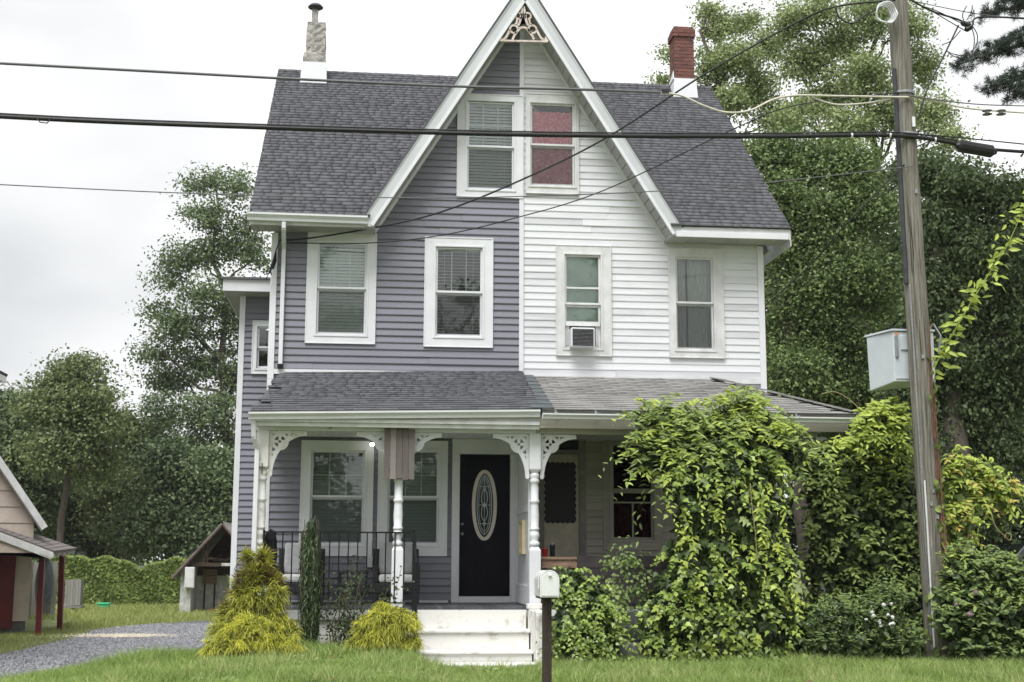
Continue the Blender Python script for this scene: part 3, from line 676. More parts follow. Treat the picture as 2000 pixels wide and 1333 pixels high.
# --- side bay behind the left corner
YW = 3.0; wx0 = P(472, 575, YW)[0]; wz1 = P(500, 578, YW)[2]
hwv = [rect(500, 638, 533, 722, YW)]
mb = MB(); sheath(mb, 0.3, wz1+.05, hwv, lambda z: wx0, lambda z: XL-0.002, YW+.005, YW+.12); mb.box(wx0, wx0+.12, YW+.122, 7.0, 0.3, wz1+.05); mb.box(wx0+.122, XL-0.002, 6.9, 7.0, .3, wz1+.05)
bayw = mb.build('wall', PURPLE, house); siding(bayw, PURPLE, 0.35, wz1, 0.1075, hwv, lambda z: wx0+.05, lambda z: XL-0.003, YW)
MB().box(wx0-.02, wx0+.075, YW-.028, YW+.1, 0.25, wz1).build('corner_board', TRIM, house)
mb = MB(); ez = P(440, 546, YW-.4)[2]; ex0 = P(436, 546, YW-.4)[0]
mb.box(ex0, XL-.04, YW-.42, YW-.40, ez-.20, ez); mb.box(ex0, ex0+.02, YW-.40, 7.3, ez-.20, ez); mb.build('fascia', TRIM, house)
mb = MB(); mb.hexa([(ex0+.02, YW-.40, ez-.19), (XL-.04, YW-.40, ez-.19), (XL-.04, YW, wz1-.02), (wx0, YW, wz1-.02), (ex0+.02, YW-.40, ez-.17), (XL-.04, YW-.40, ez-.17), (XL-.04, YW, wz1), (wx0, YW, wz1)])
mb.hexa([(ex0+.02, YW-.40, ez-.19), (wx0, YW, wz1-.02), (wx0, 7, wz1-.02), (ex0+.02, 7.3, ez-.19), (ex0+.02, YW-.40, ez-.17), (wx0, YW, wz1), (wx0, 7, wz1), (ex0+.02, 7.3, ez-.17)]); mb.build('soffit', SOFF, house)
mb = MB(); a = (ex0-.04, YW-.46, ez); rz_ = ez+.30
mb.add([a, (XL-.035, YW-.46, ez), (XL-.035, YW+.9, rz_), (ex0-.04, 7.35, ez), (XL-.035, 6.0, rz_), (XL-.035, 7.35, ez), (a[0], a[1], ez+.035), (XL-.035, YW-.46, ez+.035), (XL-.035, YW+.9, rz_+.03), (ex0-.04, 7.35, ez+.035), (XL-.035, 6.0, rz_+.03)], [(6, 7, 8), (6, 8, 10, 9), (0, 1, 7, 6), (0, 6, 9, 3), (0, 3, 5, 1)]); mb.build('bay_roof', SHING, house)
window('bay', TRIM, 'plain', YW, ((493, 628, 534, 731), (501, 638, 530, 722), 679))

# --- porch: floor, ceiling, roofs
PY = -1.9
PXL, PXR = -3.86, 4.2
FLRB = pm('grey_floor_paint', (0.085, 0.09, 0.10), 0.45, 0.2, 8, island=0.5)
fb = MB().box(0, 0.084, PY, -0.031, FL-.03, FL); x = PXL; first = None
pf = MB().box(PXL, PXR, PY+.03, 0.0, FL-.16, FL-.032).build('porch_floor', TRIMD, house)
while x < PXR-.05:
    if first is None: first = fb.build('floor_board', FLRB, pf); first.location = (x, 0, 0); first.data.materials[0] = FLRB
    else:
        ob = bpy.data.objects.new('floor_board', first.data); COL.objects.link(ob); ob.parent = pf; ob.location = (x, random.uniform(-.006, .006), random.uniform(-.002, .0015))
    x += 0.090
CZ = 3.64
mb = MB(); x = PXL+.05                                   # beaded ceiling boards
while x < PXR-.1:
    mb.box(x, x+.085, -2.0, -0.035, CZ+.0, CZ+.012); x += 0.09
mb.box(PXL+.05, PXR-.1, -2.0, -0.035, CZ+.013, CZ+.03); mb.build('porch_ceiling', TRIM, house)
ZGL, ZGR = P(487, 812, -2.1)[2]+.03, P(1056, 806, -2.1)[2]+.02
def porch_roof(mat, mesh, tl, tr, br_, bl_, name, offset, widths, singles, hipL=False, hipR=False):
    tl, tr, br_, bl_ = [np.array(p, float) for p in (tl, tr, br_, bl_)]
    nn = np.cross(br_-bl_, tl-bl_); nn /= np.linalg.norm(nn)
    mb = MB().slab([bl_, br_, tr, tl], nn, 0.045)
    if hipL: mb.slab([np.array([bl_[0], 0.0, bl_[2]]), bl_, tl, tl+(0, .001, 0)], np.array([-.5, 0, .86]), 0.03)
    if hipR: mb.slab([br_, np.array([br_[0], 0.6, br_[2]]), tr+(0.0, .6, 0), tr], np.array([.5, 0, .86]), 0.03)
    ro = mb.build(name, mat, house)
    U = (br_-bl_)/np.linalg.norm(br_-bl_); Vv = np.cross(nn, U); ulen = np.linalg.norm(br_-bl_); vlen = (tl-bl_)@Vv
    dl = (tl-bl_)@U; dr = (tr-bl_)@U
    def ok(u, v, a, b): return a > dl*v/vlen-0.03 and b < ulen+(dr-ulen)*v/vlen+0.03
    ns = shingle_field(bl_+nn*0.014-Vv*0.03, U, Vv, nn, ulen, int((vlen+.02)/E_), ok, widths, ro, mesh, mat, singles, E_, offset)
    return ro, (bl_, br_, tr, tl, nn, U, Vv), ns
xt = P(548, 730, 0)[0]; xb = P(489, 812, -2.1)[0]
pl_, fr1, s1 = porch_roof(SHING, UNIT, (xt, -.003, ZP), (0.02, -.003, ZP), (P(1056, 806, -2.1)[0], -2.1, ZGR+.02), (xb, -2.1, ZGL+.02), 'porch_roof', None, aw, lambda r: r < 6, hipL=True)
pl_['label'] = 'newer charcoal shingle porch roof'
xh = P(1395, 740, 0)[0]; xe = P(1672, 820, -2.1)[0]
pr_, fr2, s2 = porch_roof(SHING2, UNIT2, (0.03, -.003, ZP), (xh, -.003, ZP), (xe, -2.1, 3.86), (P(1060, 806, -2.1)[0]-.01, -2.1, 3.86), 'porch_roof', lambda r: 0.155*(r % 2), lambda: 0.305, lambda r: r < 8, hipR=True)
pr_['label'] = 'older brown-grey three-tab porch roof'
# metal strip where the two porch roofs meet
bl_, br_, tr_, tl_, nn, U, Vv = fr2
q0 = bl_+nn*.035-Vv*.03; q1 = tl_+nn*.035
mb = MB()
for i in range(9):
    a_, b_ = q0+(q1-q0)*i/9, q0+(q1-q0)*(i+1.04)/9
    mb.hexa([a_-U*.16+nn*0, a_+U*.17, b_+U*.15-nn*.006, b_-U*.14-nn*.006, a_-U*.16+nn*.008, a_+U*.17+nn*.008, b_+U*.15, b_-U*.14])
mb.build('roof_flashing', FLASH, house)
# hip cap on the right
mb = MB(); a_, b_ = br_+nn*.03, tr_+nn*.03
for i in range(16):
    p_, q_ = a_+(b_-a_)*i/16, a_+(b_-a_)*(i+1.08)/16
    mb.bar(p_+np.array([0, 0, .012]), q_+np.array([0, 0, .004]), 0.2, 0.014)
mb.build('hip_cap', SHING2, pr_)
# fascia, gutters
gutter(xb-.02, ZGL-.085, P(1056, 806, -2.1)[0]-.012, ZGR-.085, -2.06, 0.10, 0.12)
mb = MB(); xm = P(1056, 806, -2.1)[0]-.012; mb.hexa([(xb+.02, -2.055, 3.60), (xm, -2.055, 3.60), (xm, -2.0, 3.60), (xb+.02, -2.0, 3.60), (xb+.02, -2.055, ZGL-.0), (xm, -2.055, ZGR), (xm, -2.0, ZGR), (xb+.02, -2.0, ZGL)])
mb.box(xb+.02, xm, -2.09, -2.057, 3.655, 3.70); mb.build('fascia', TRIMD, house)
gutter(xm+.03, 3.735, xe, 3.735, -2.13, 0.075, 0.10)
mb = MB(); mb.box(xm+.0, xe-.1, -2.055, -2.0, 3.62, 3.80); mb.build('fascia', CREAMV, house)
for px in (1087, 1166, 1310, 1369, 1480, 1560): xx = P(px, 815, -2.2)[0]; mb = MB().box(xx-.012, xx+.012, -2.24, -2.06, 3.81, 3.818); mb.box(xx-.012, xx+.012, -2.10, -2.09, 3.80, 3.88); mb.build('gutter_bracket', TRIM, house)
# beam above the posts
MB().box(PXL+.03, -0.0, -1.88, -1.74, 3.56, CZ-.002).build('porch_beam', TRIM, house)
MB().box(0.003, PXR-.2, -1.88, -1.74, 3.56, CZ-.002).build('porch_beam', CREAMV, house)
xd2 = P(494, 900, -2.05)[0]
downspout([(xd2-.01, -2.08, ZGL-.08), (xd2+.0, -2.02, 3.45), (xd2+.04, -1.92, 3.30), (xd2+.04, -1.92, 0.75)])

# --- porch posts: square head, turned shaft, square foot
def post(X, Y, zb, mat, name='porch_post'):
    mb = MB(); h = 0.078
    zq = P(1043, 925, -1.8)[2]; zl = P(1043, 1068, -1.8)[2]
    mb.box(X-h, X+h, Y-h, Y+h, zq+.05, 3.56)
    mb.hexa([(X-h*.55, Y-h*.55, zq), (X+h*.55, Y-h*.55, zq), (X+h*.55, Y+h*.55, zq), (X-h*.55, Y+h*.55, zq), (X-h, Y-h, zq+.05), (X+h, Y-h, zq+.05), (X+h, Y+h, zq+.05), (X-h, Y+h, zq+.05)])
    head = mb; mb = MB()
    mb.hexa([(X-h, Y-h, zl-.05), (X+h, Y-h, zl-.05), (X+h, Y+h, zl-.05), (X-h, Y+h, zl-.05), (X-h*.6, Y-h*.6, zl), (X+h*.6, Y-h*.6, zl), (X+h*.6, Y+h*.6, zl), (X-h*.6, Y+h*.6, zl)])
    mb.box(X-h, X+h, Y-h, Y+h, zb, zl-.05)
    po = mb.build(name, mat, house, bevel=0.006); head.build('post_head', mat, po, bevel=0.006)
    H = zq-zl
    pr = [(.055, 0), (.072, .02), (.072, .05), (.055, .07), (.05, .085), (.068, .13), (.070, .16), (.058, .20), (.053, .215), (.066, .225), (.066, .25), (.055, .265), (.063, .40), (.063, .42), (.055, .55), (.054, .585), (.066, .60), (.068, .625), (.055, .64), (.057, .80), (.052, .86), (.066, .875), (.066, .91), (.053, .925), (.067, .95), (.067, .98), (.055, 1.0)]
    MB().lathe([(r_, zl+t*H) for r_, t in pr], (X, Y, 0), 18).build('turned_shaft', mat, po, smooth=True)
    return po
posts = [post(-3.71, -1.81, FL, PAINT), post(P(776, 1100, -1.81)[0], -1.81, FL, TRIM), post(P(1044, 1000, -1.81)[0], -1.81, FL, TRIM), post(P(1402, 950, -1.81)[0], -1.81, FL, TRIMD), post(4.05, -1.81, FL, TRIMD)]
PXs = [-3.71, P(776, 1100, -1.81)[0], P(1044, 1000, -1.81)[0], P(1402, 950, -1.81)[0]]
HOOK = pm('rusty_bracket', (0.10, 0.07, 0.05), 0.7, 0.3, 30)
mb = MB(); xx, zz = P(510, 0, -1.9)[0], P(510, 915, -1.9)[2]; mb.bar((-3.71, -1.895, zz-.07), (-3.71, -1.895, zz+.07), .012, .01, (0, 1, 0)); mb.bar((-3.75, -1.897, zz+.01), (-3.67, -1.897, zz+.01), .01, .012); mb.build('post_hook', HOOK, posts[0])
# fretwork brackets
def bracket(X, s_, mat, Rr=0.50, Hh=0.62):
    y0, y1 = -1.83, -1.79; zt_ = 3.557; x0 = X+s_*0.08
    mb = MB()
    mb.strip([(x0+s_*.02, zt_-.01), (x0+s_*.02, zt_-Hh)], 0.04, y0, y1); mb.strip([(x0+s_*.04, zt_-.02), (x0+s_*Rr, zt_-.02)], 0.04, y0+.001, y1-.001)
    pts = []
    for i in range(13):
        t = R(90*i/12); pts.append((x0+s_*(Rr-(Rr-.02)*math.sin(t)), zt_-.035-(Hh-.05)*(1-math.cos(t))))
    mb.strip(pts, 0.055, y0-.003, y1+.003)
    bo = mb.build('porch_bracket', mat, house)
    c = (x0+s_*.14, zt_-.145)
    mb = MB(); mb.strip(arc(c[0], c[1], 0.098, 0, 345, 22), 0.045, y0+.002, y1-.002, True)
    for a in (45, 135, 225, 315): mb.strip([(c[0]+.015*math.cos(R(a+45)), c[1]+.015*math.sin(R(a+45))), (c[0]+.085*math.cos(R(a+45)), c[1]+.085*math.sin(R(a+45)))], 0.042, y0+.003, y1-.003)
    mb.strip([(x0+s_*.04, zt_-.30), (x0+s_*.13, zt_-.25)], 0.03, y0+.004, y1-.004); mb.strip([(x0+s_*.27, zt_-.04), (x0+s_*.235, zt_-.12)], 0.03, y0+.004, y1-.004)
    mb.build('rosette', mat, bo)
bracket(PXs[0], 1, PAINT); bracket(PXs[1], -1, TRIM); bracket(PXs[1], 1, TRIM); bracket(PXs[2], -1, TRIM); bracket(PXs[2], 1, TRIMD); bracket(PXs[3], -1, TRIMD); bracket(PXs[3], 1, TRIMD)

# --- front door of the slate half
x0, x1, z0, z1 = DOORL
DOORM = pm('navy_black_door', (0.007, 0.006, 0.014), 0.5, 0.2, 5, bump=0.08, bscale=20, spec=0.12)
mb = MB(); mb.box(x0+.004, x1-.004, 0.03, 0.075, z0+.01, z1-.004); door = mb.build('door', DOORM, house); door['label'] = 'near-black front door with oval glass'
mb = MB(); mb.box(x0-.115, x0, -0.038, 0.1, FL, z1+.001); mb.box(x1, x1+.10, -0.035, 0.1, FL, z1+.001); mb.box(x0-.115, x1+.10, -0.034, 0.1, z1+.002, CZ-.003)
mb.box(x0+.001, x1-.001, -0.05, 0.1, FL+.001, z0+.005); mb.build('door_frame', TRIM, house, bevel=0.004)
oc_ = P(946, 987, 0.03); k = ppm(0.0); ra, rb_ = 21*k, 65*k
def ell(a, b, n=36, c=oc_): return [(c[0]+a*math.cos(2*math.pi*i/n), c[2]+b*math.sin(2*math.pi*i/n)) for i in range(n)]
MB().strip(ell(ra+.0, rb_+.0), 0.052, 0.012, 0.032, True).build('oval_frame', pm('pale_oval_frame', (0.66, 0.60, 0.54), 0.5, 0.05, 5), door, bevel=0.004)
MB().prism(ell(ra-.01, rb_-.01), 0.024, 0.029).build('oval_glass', pm('leaded_dark_glass', (0.025, 0.03, 0.036), 0.1, 0.3, 15, spec=0.5), door)
mb = MB(); LEAD = pm('lead_came', (0.50, 0.55, 0.55), 0.4, 0.1, 10)
mb.strip(ell(ra*.68, rb_*.86), 0.010, 0.019, 0.0235, True); mb.strip(ell(ra*.52, rb_*.78), 0.007, 0.019, 0.0235, True)
mb.strip([(oc_[0], oc_[2]-rb_*.9), (oc_[0], oc_[2]+rb_*.9)], 0.007, 0.0195, 0.0236)
for zz in (-.55, 0, .55): mb.strip([(oc_[0]-ra*.6, oc_[2]+zz*rb_), (oc_[0]+ra*.6, oc_[2]+zz*rb_)], 0.007, 0.0193, 0.0234)
for zz in (-.22, .22): mb.strip([(oc_[0]+.045*math.sin(2*math.pi*i/16)*math.cos(math.pi*i/16)**0, oc_[2]+zz*rb_+.12*math.cos(2*math.pi*i/16)) for i in range(16)], 0.010, 0.0185, 0.0238, True)
for zz in (-.55, 0, .5): mb.strip([(oc_[0], oc_[2]+zz*rb_-.035), (oc_[0]+.022, oc_[2]+zz*rb_), (oc_[0], oc_[2]+zz*rb_+.035), (oc_[0]-.022, oc_[2]+zz*rb_)], 0.009, 0.018, 0.0239, True)
mb.build('lead_pattern', LEAD, door)
for sx in (0.27, 0.70):                                   # two raised lower panels
    mb = MB(); w_ = (x1-x0); a_, b_ = x0+w_*(sx-.15), x0+w_*(sx+.17); frame_ring(mb, a_, b_, z0+.14, z0+.62, 0.028, 0.02, 0.031); mb.box(a_+.05, b_-.05, 0.022, 0.031, z0+.19, z0+.57); mb.build('door_panel', DOORM, door, bevel=0.006)
for py in (1024, 1043):
    c = P(901, py, 0.0); MB().lathe([(.02, 0), (.024, .01), (.024, .03), (.012, .045)], (0, 0, 0), 12).build('door_knob', STEEL, door, smooth=True).matrix_local = Matrix.Translation((c[0]+.015, 0.03, c[2])) @ Matrix.Rotation(R(90), 4, 'X')
# partition between the two porches
PX = P(1014, 1000, -.4)[0]+.03
mb = MB(); mb.box(PX-.02, PX+.02, -1.70, -0.04, FL+.002, CZ-.003); part = mb.build('porch_partition', TRIM, house)
mb = MB()
for (ya, yb, za, zb) in ((-1.70, -1.62, FL+.01, 3.54), (-.14, -.04, FL+.01, 3.54), (-1.62, -.14, 3.40, 3.54), (-1.62, -.14, 2.50, 2.60), (-1.62, -.14, FL+.01, FL+.28)): mb.box(PX-.045, PX-.021, ya, yb, za, zb)
mb.build('panel_moulding', TRIM, part, bevel=0.004)
ym, zm = -0.95, P(1019, 1050, -.95)[2]
mb = MB(); YEL = pm('cream_yellow_wood', (0.70, 0.60, 0.40), 0.6, 0.1, 8)
for (ya, yb, za, zb) in ((ym-.24, ym-.20, zm-.24, zm+.24), (ym+.20, ym+.24, zm-.24, zm+.24), (ym-.20, ym+.20, zm-.24, zm-.20), (ym-.20, ym+.20, zm+.20, zm+.24)): mb.box(PX-.075, PX-.023, ya, yb, za, zb)
mb.build('letter_tray', YEL, part, bevel=0.004)

# --- storm door of the white half
x0, x1, z0, z1 = DOORR; zt_ = P(1095, 888, 0)[2]
SCD = pm('dark_screen_mesh', (0.010, 0.010, 0.016), 0.5, 0.3, 3)
CRD = pm('cream_storm_door', (0.62, 0.57, 0.46), 0.6, 0.1, 6)
GRYW = pm('grey_weathered_frame', (0.30, 0.28, 0.26), 0.7, 0.15, 8)
mb = MB(); mb.box(x0+.002, x1-.002, 0.03, 0.06, z0+.01, zt_); sdoor = mb.build('storm_door', CRD, house); sdoor['label'] = 'cream storm door with scalloped dark screen'
mb = MB(); mb.box(x1, x1+.105, -0.03, 0.12, FL, CZ-.004); mb.box(x0-.1, x0, -0.03, 0.12, FL, CZ-.004); mb.box(x0, x1, -0.028, 0.12, zt_, zt_+.07); mb.box(x0, x1, -0.028, 0.12, z1+.0, CZ-.004); mb.build('door_frame', GRYW, house)
MB().box(x0, x1, 0.05, 0.055, zt_+.07, z1).build('transom', SCD, house)
zs0, zs1 = P(1090, 1020, 0)[2], P(1090, 905, 0)[2]; xa, xb_ = x0+.03, x1-.06; pts = []
def scal(a, b, n, out):                                   # scalloped edge between two corners
    for i in range(n):
        for t in (0, .25, .5, .75):
            u = (i+t)/n; d_ = .022*math.sin(math.pi*t); pts.append((a[0]+(b[0]-a[0])*u+out[0]*d_, a[1]+(b[1]-a[1])*u+out[1]*d_))
scal((xa, zs0), (xb_, zs0), 6, (0, -1)); scal((xb_, zs0), (xb_, zs1), 9, (1, 0)); scal((xb_, zs1), (xa, zs1), 6, (0, 1)); scal((xa, zs1), (xa, zs0), 9, (-1, 0))
MB().prism(pts, 0.022, 0.029).build('screen', SCD, sdoor)
mb = MB(); za, zb = FL+.08, zs0-.17; frame_ring(mb, xa, xb_, za, zb, .03, .018, .029)
mb.strip([(xa+.03, za+.03), (xb_-.03, zb-.03)], .035, .02, .0285); mb.strip([(xa+.03, zb-.03), (xb_-.03, za+.03)], .035, .021, .029); mb.strip([(xa, zs0-.09), (xb_, zs0-.09)], .05, .015, .029)
mb.build('cross_brace', CRD, sdoor)
# knee wall on the white half's porch and wall beneath
KW = pm('brown_grey_board', (0.050, 0.043, 0.042), 0.8, 0.2, 6)
xa, xb_, za, zb = rect(1128, 1086, 1290, 1150, -1.7)
kw = MB().box(xa, xb_+1.5, -1.72, -1.66, FL+.02, zb).build('knee_wall', KW, house)
mb = MB()
for i in range(4): mb.box(xa-.0, xb_+1.5, -1.735, -1.721, FL+.03+i*.165, FL+.185+i*.165)
mb.build('knee_board', KW, kw)
MB().box(DOORR[1]+.1, XR-.02, -0.02, 0.003, FL, FL+.615).build('wall_skirt', GRYW, house)

# --- under the porch: skirt boards, pedestal, steps
GRYS = pm('grey_board', (0.36, 0.36, 0.35), 0.7, 0.12, 6)
for i in range(3):
    z_ = FL-.16-.205*(i+1)
    MB().box(PXL+.02, -1.63, PY+.04+.001*i, PY+.07, z_, z_+.197).build('skirt_board', PAINT, house)
MB().box(PXL, -1.6, PY-.005, PY+.028, FL-.16, FL-.034).build('edge_board', GRYS, house)
MB().box(-1.598, PXR, PY-.005, PY+.028, FL-.12, FL-.034).build('edge_board', PAINT, house)
SX0, SX1 = P(815, 1230, -2.3)[0], P(1034, 1230, -2.3)[0]
st = [(1.21, .93, -1.93), (.93, .68, -2.26), (.68, .52, -2.60)]
for (zt0, zb0, ys_) in st:
    nxt = ys_-.33
    if zt0 > 1.2: MB().box(SX0+.02, SX1, ys_-.0, ys_+.024, zb0, zt0-.034).build('riser', PAINT, house); continue
    stp = MB().box(SX0-.02, SX1+.02, ys_-.02, ys_+.345, zt0-.04, zt0).build('step', PAINT, house, bevel=0.012)
    MB().box(SX0+.01, SX1, ys_+.012, ys_+.035, zb0-.08, zt0-.043).build('riser', PAINT, stp)
MB().box(SX0-.03, SX1+.03, -2.98, -2.62, 0.4, .545).build('step', PAINT, house, bevel=0.015)
PLAS = pm('peeling_plaster', (0.72, 0.71, 0.68), 0.85, 0.2, 5, c2=(0.38, 0.36, 0.32), bump=0.6, bscale=18, ramp=(0.32, 0.5))
MB().box(SX1+.022, SX1+.18, -2.86, PY-.01, 0.3, 1.19).build('stair_cheek', PLAS, house, bevel=0.02)
MB().box(SX1+.0, SX1+.24, -2.1, PY-.02, 1.192, 1.26).build('pedestal_cap', PAINT, house, bevel=0.01)
CONC = pm('dark_concrete', (0.16, 0.165, 0.175), 0.85, 0.15, 9, bump=0.4)
xs0, xs1 = P(1192, 1220, -2.3)[0], P(1300, 1220, -2.3)[0]
for i, (zt0, ys_) in enumerate([(1.17, -2.24), (.98, -2.56), (.79, -2.9)]): MB().box(xs0-.01*i, xs1+.01*i, ys_, PY-.02, zt0-.19, zt0).build('step', CONC, house, bevel=0.015)
MB().box(0.30, PXR, PY+.05, PY+.1, .4, FL-.17).build('foundation', CONC, house)

# --- iron railings
rz1, rz0 = P(660, 1040, -1.9)[2], FL+.06; yr = -1.885; rx0, rx1 = P(516, 1040, yr)[0], P(808, 1040, yr)[0]
mb = MB(); mb.bar((rx0, yr, rz1), (rx1, yr, rz1), .034, .02); mb.bar((rx0, yr, rz0), (rx1, yr, rz0), .022, .012)
rail = mb.build('porch_railing', BLACKM, house)
bal = MB().box(-.0085, .0085, yr-.0085, yr+.0085, rz0+.007, rz1-.008).build('baluster', BLACKM, rail); n_ = 16
for i in range(1, n_):
    ob = bal if i == 1 else bpy.data.objects.new('baluster', bal.data)
    if i > 1: COL.objects.link(ob); ob.parent = rail
    ob.location = (rx0+(rx1-rx0)*i/n_, 0, 0)
for xx in (rx0, rx1): MB().box(xx-.014, xx+.014, yr-.014, yr+.014, FL+.001, rz1+.03).build('rail_post', BLACKM, rail)
pb = P(811, 1276, -2.95); hr = MB(); xh_ = pb[0]
hr.box(xh_-.014, xh_+.014, -2.96, -2.93, 0.5, P(811, 1100, -2.95)[2]); zt_ = P(811, 1100, -2.95)[2]
hr.bar((xh_, -2.96, zt_), (rx1+.01, yr, rz1+.0), .03, .016)
for t in (.33, .66): hr.box(xh_+(rx1-xh_)*t-.006, xh_+(rx1-xh_)*t+.006, -2.945+(yr+2.945)*t-.006, -2.945+(yr+2.945)*t+.006, .75+.3*t, zt_+(rz1-zt_)*t)
hr.bar((xh_, -2.945, .75), (rx1, yr, 1.2), .02, .012)
hr.build('stair_railing', BLACKM, house)

# --- porch lamp, socket box, meter wires
c = P(727, 868, -.22)
mb = MB(); mb.lathe([(.028, .0), (.034, .02), (.034, .07), (.02, .085)], (c[0], -.22, c[2]+.015), 14); mb.bar((c[0], -.22, c[2]+.09), (c[0], -.0, c[2]+.13), .02, .02)
lamp = mb.build('porch_lamp', GREYW, house)
MB().lathe([(.008, -.03), (.024, -.022), (.032, .0), (.028, .016)], (c[0], -.22, c[2]), 14).build('bulb', pm('lit_bulb', (0.9, 0.9, 0.88), 0.3, 0, 5, emit=((1, .97, .9), 6.0)), lamp, smooth=True)
x0, x1, z0, z1 = rect(716, 1087, 728, 1109, -.05)
sb = MB().box(x0, x1, -.085, -.018, z0, z1).build('socket_box', TRIM, house, bevel=.01)
MB().bar(((x0+x1)/2, -.03, z1), ((x0+x1)/2, -.03, CZ-.01), .022, .018, (0, 1, 0)).build('conduit', TRIM, sb)
mb = MB()
for i in range(5):
    o_ = i*4; mb.tube([P(546-o_*.4, 470+o_, -.12), P(536-o_*.6, 500+o_*2, -.2), P(526+o_*.3, 530+o_*.5, -.24), P(519+o_*.5, 548-o_*1.5, -.2), P(528+o_*.4, 525, -.14), P(540, 492+o_, -.05)], .006, 5)
mb.build('meter_wires', BLKRUB, house)
mb = MB(); c = P(645, 835, -1.89); mb.tube([(c[0], -1.89, 3.66), (c[0]+.02, -1.90, 3.63), (c[0]+.015, -1.90, 3.60), (c[0]-.015, -1.90, 3.585)], .006, 6); mb.build('ceiling_hook', BLACKM, house)

# ------------------------------------------------------------------ things on and round the porch
# cooler in the window
cx, cz = ac; t = thing('window_air_conditioner', 'white boxy air conditioner hanging out of the narrow upper window', 'air conditioner', (cx, -0.1, cz))
x0, x1, z0, z1 = rect(1115, 641, 1161, 679, -.2)
mb = MB(); mb.box(x0, x1, -.24, .12, z0+.005, z1); mb.build('case', TRIM, t, bevel=.012)
mb = MB(); n_ = 12
for i in range(n_): zz = z0+.035+(z1-z0-.07)*i/(n_-1); mb.hexa([(x0+.03, -.252, zz-.004), (x1-.03, -.252, zz-.004), (x1-.03, -.241, zz+.006), (x0+.03, -.241, zz+.006), (x0+.03, -.254, zz), (x1-.03, -.254, zz), (x1-.03, -.243, zz+.010), (x0+.03, -.243, zz+.010)])
mb.build('grille', pm('grey_fins', (0.12, 0.12, 0.13), 0.6, 0.2, 20), t)
MB().box(x0+.02, x1-.02, -.2415, -.2403, z0+.02, z1-.02).build('grille_backing', BLACKM, t)

# armchairs and small table on the slate half's porch
CUSH = pm('grey_cushion', (0.42, 0.42, 0.43), 0.85, 0.1, 12, bump=0.2)
CUSHL = pm('pale_seat_cushion', (0.62, 0.62, 0.60), 0.85, 0.1, 12, bump=0.2)
RATT = pm('dark_wicker', (0.02, 0.02, 0.023), 0.6, 0.2, 60, bump=0.5, bscale=80)
def armchair(X, Y, label):
    t = thing('porch_armchair', label, 'armchair', (X, Y, FL), 'armchairs on the porch'); w_ = .33
    MB().box(X-w_, X+w_, Y-.32, Y+.30, FL+.16, FL+.30).build('seat_frame', RATT, t, bevel=.01)
    MB().box(X-w_, X+w_, Y+.24, Y+.32, FL+.305, FL+.78).build('back_frame', RATT, t, bevel=.01)
    for s_ in (-1, 1):
        a, b = sorted((X+s_*w_, X+s_*(w_-.07))); MB().box(a, b, Y-.32, Y+.235, FL+.305, FL+.54).build('arm', RATT, t, bevel=.01)
        for yy in (Y-.30, Y+.28): MB().box(X+s_*(w_-.03)-.025, X+s_*(w_-.03)+.025, yy-.025, yy+.025, FL, FL+.16).build('leg', RATT, t)
    MB().box(X-w_+.08, X+w_-.08, Y-.33, Y+.13, FL+.305, FL+.42).build('seat_cushion', CUSHL, t, bevel=.035)
    MB().hexa([(X-w_+.08, Y+.10, FL+.425), (X+w_-.08, Y+.10, FL+.425), (X+w_-.08, Y+.235, FL+.425), (X-w_+.08, Y+.235, FL+.425), (X-w_+.09, Y+.15, FL+.86), (X+w_-.09, Y+.15, FL+.86), (X+w_-.09, Y+.26, FL+.86), (X-w_+.09, Y+.26, FL+.86)]).build('back_cushion', CUSH, t, bevel=.03)
armchair(P(588, 1100, -.6)[0], -.62, 'grey cushioned dark armchair behind the tall thin evergreen')
armchair(P(774, 1100, -.6)[0], -.62, 'grey cushioned dark armchair behind the middle porch post')
X = P(690, 1110, -.6)[0]; t = thing('side_table', 'low black side table between the two porch armchairs', 'table', (X, -.6, FL))
MB().box(X-.22, X+.22, -.82, -.38, FL+.42, FL+.45).build('tabletop', RATT, t, bevel=.006)
for sx in (-1, 1):
    for sy in (-1, 1): MB().box(X+sx*.19-.02, X+sx*.19+.02, -.6+sy*.19-.02, -.6+sy*.19+.02, FL, FL+.42).build('leg', RATT, t)
# rolled black bag at the railing end
c = P(530, 1075, -1.80); t = thing('folded_umbrella', 'black folded bundle hanging at the left end of the iron railing', 'umbrella', (c[0], -1.78, c[2]))
MB().tube([(c[0]-.02, -1.76, rz1+.0), (c[0]-.02, -1.75, rz1-.10), (c[0], -1.75, rz1-.3), (c[0]+.01, -1.76, rz1-.55), (c[0]+.01, -1.76, rz1-.72)], [.06, .085, .075, .055, .03], 10).build('canopy', BLACKM, t)
MB().tube([(c[0]-.06, -1.75, rz1-.02), (c[0]-.02, -1.75, rz1+.03), (c[0]+.06, -1.76, rz1-.02)], .02, 8).build('strap', BLACKM, t)
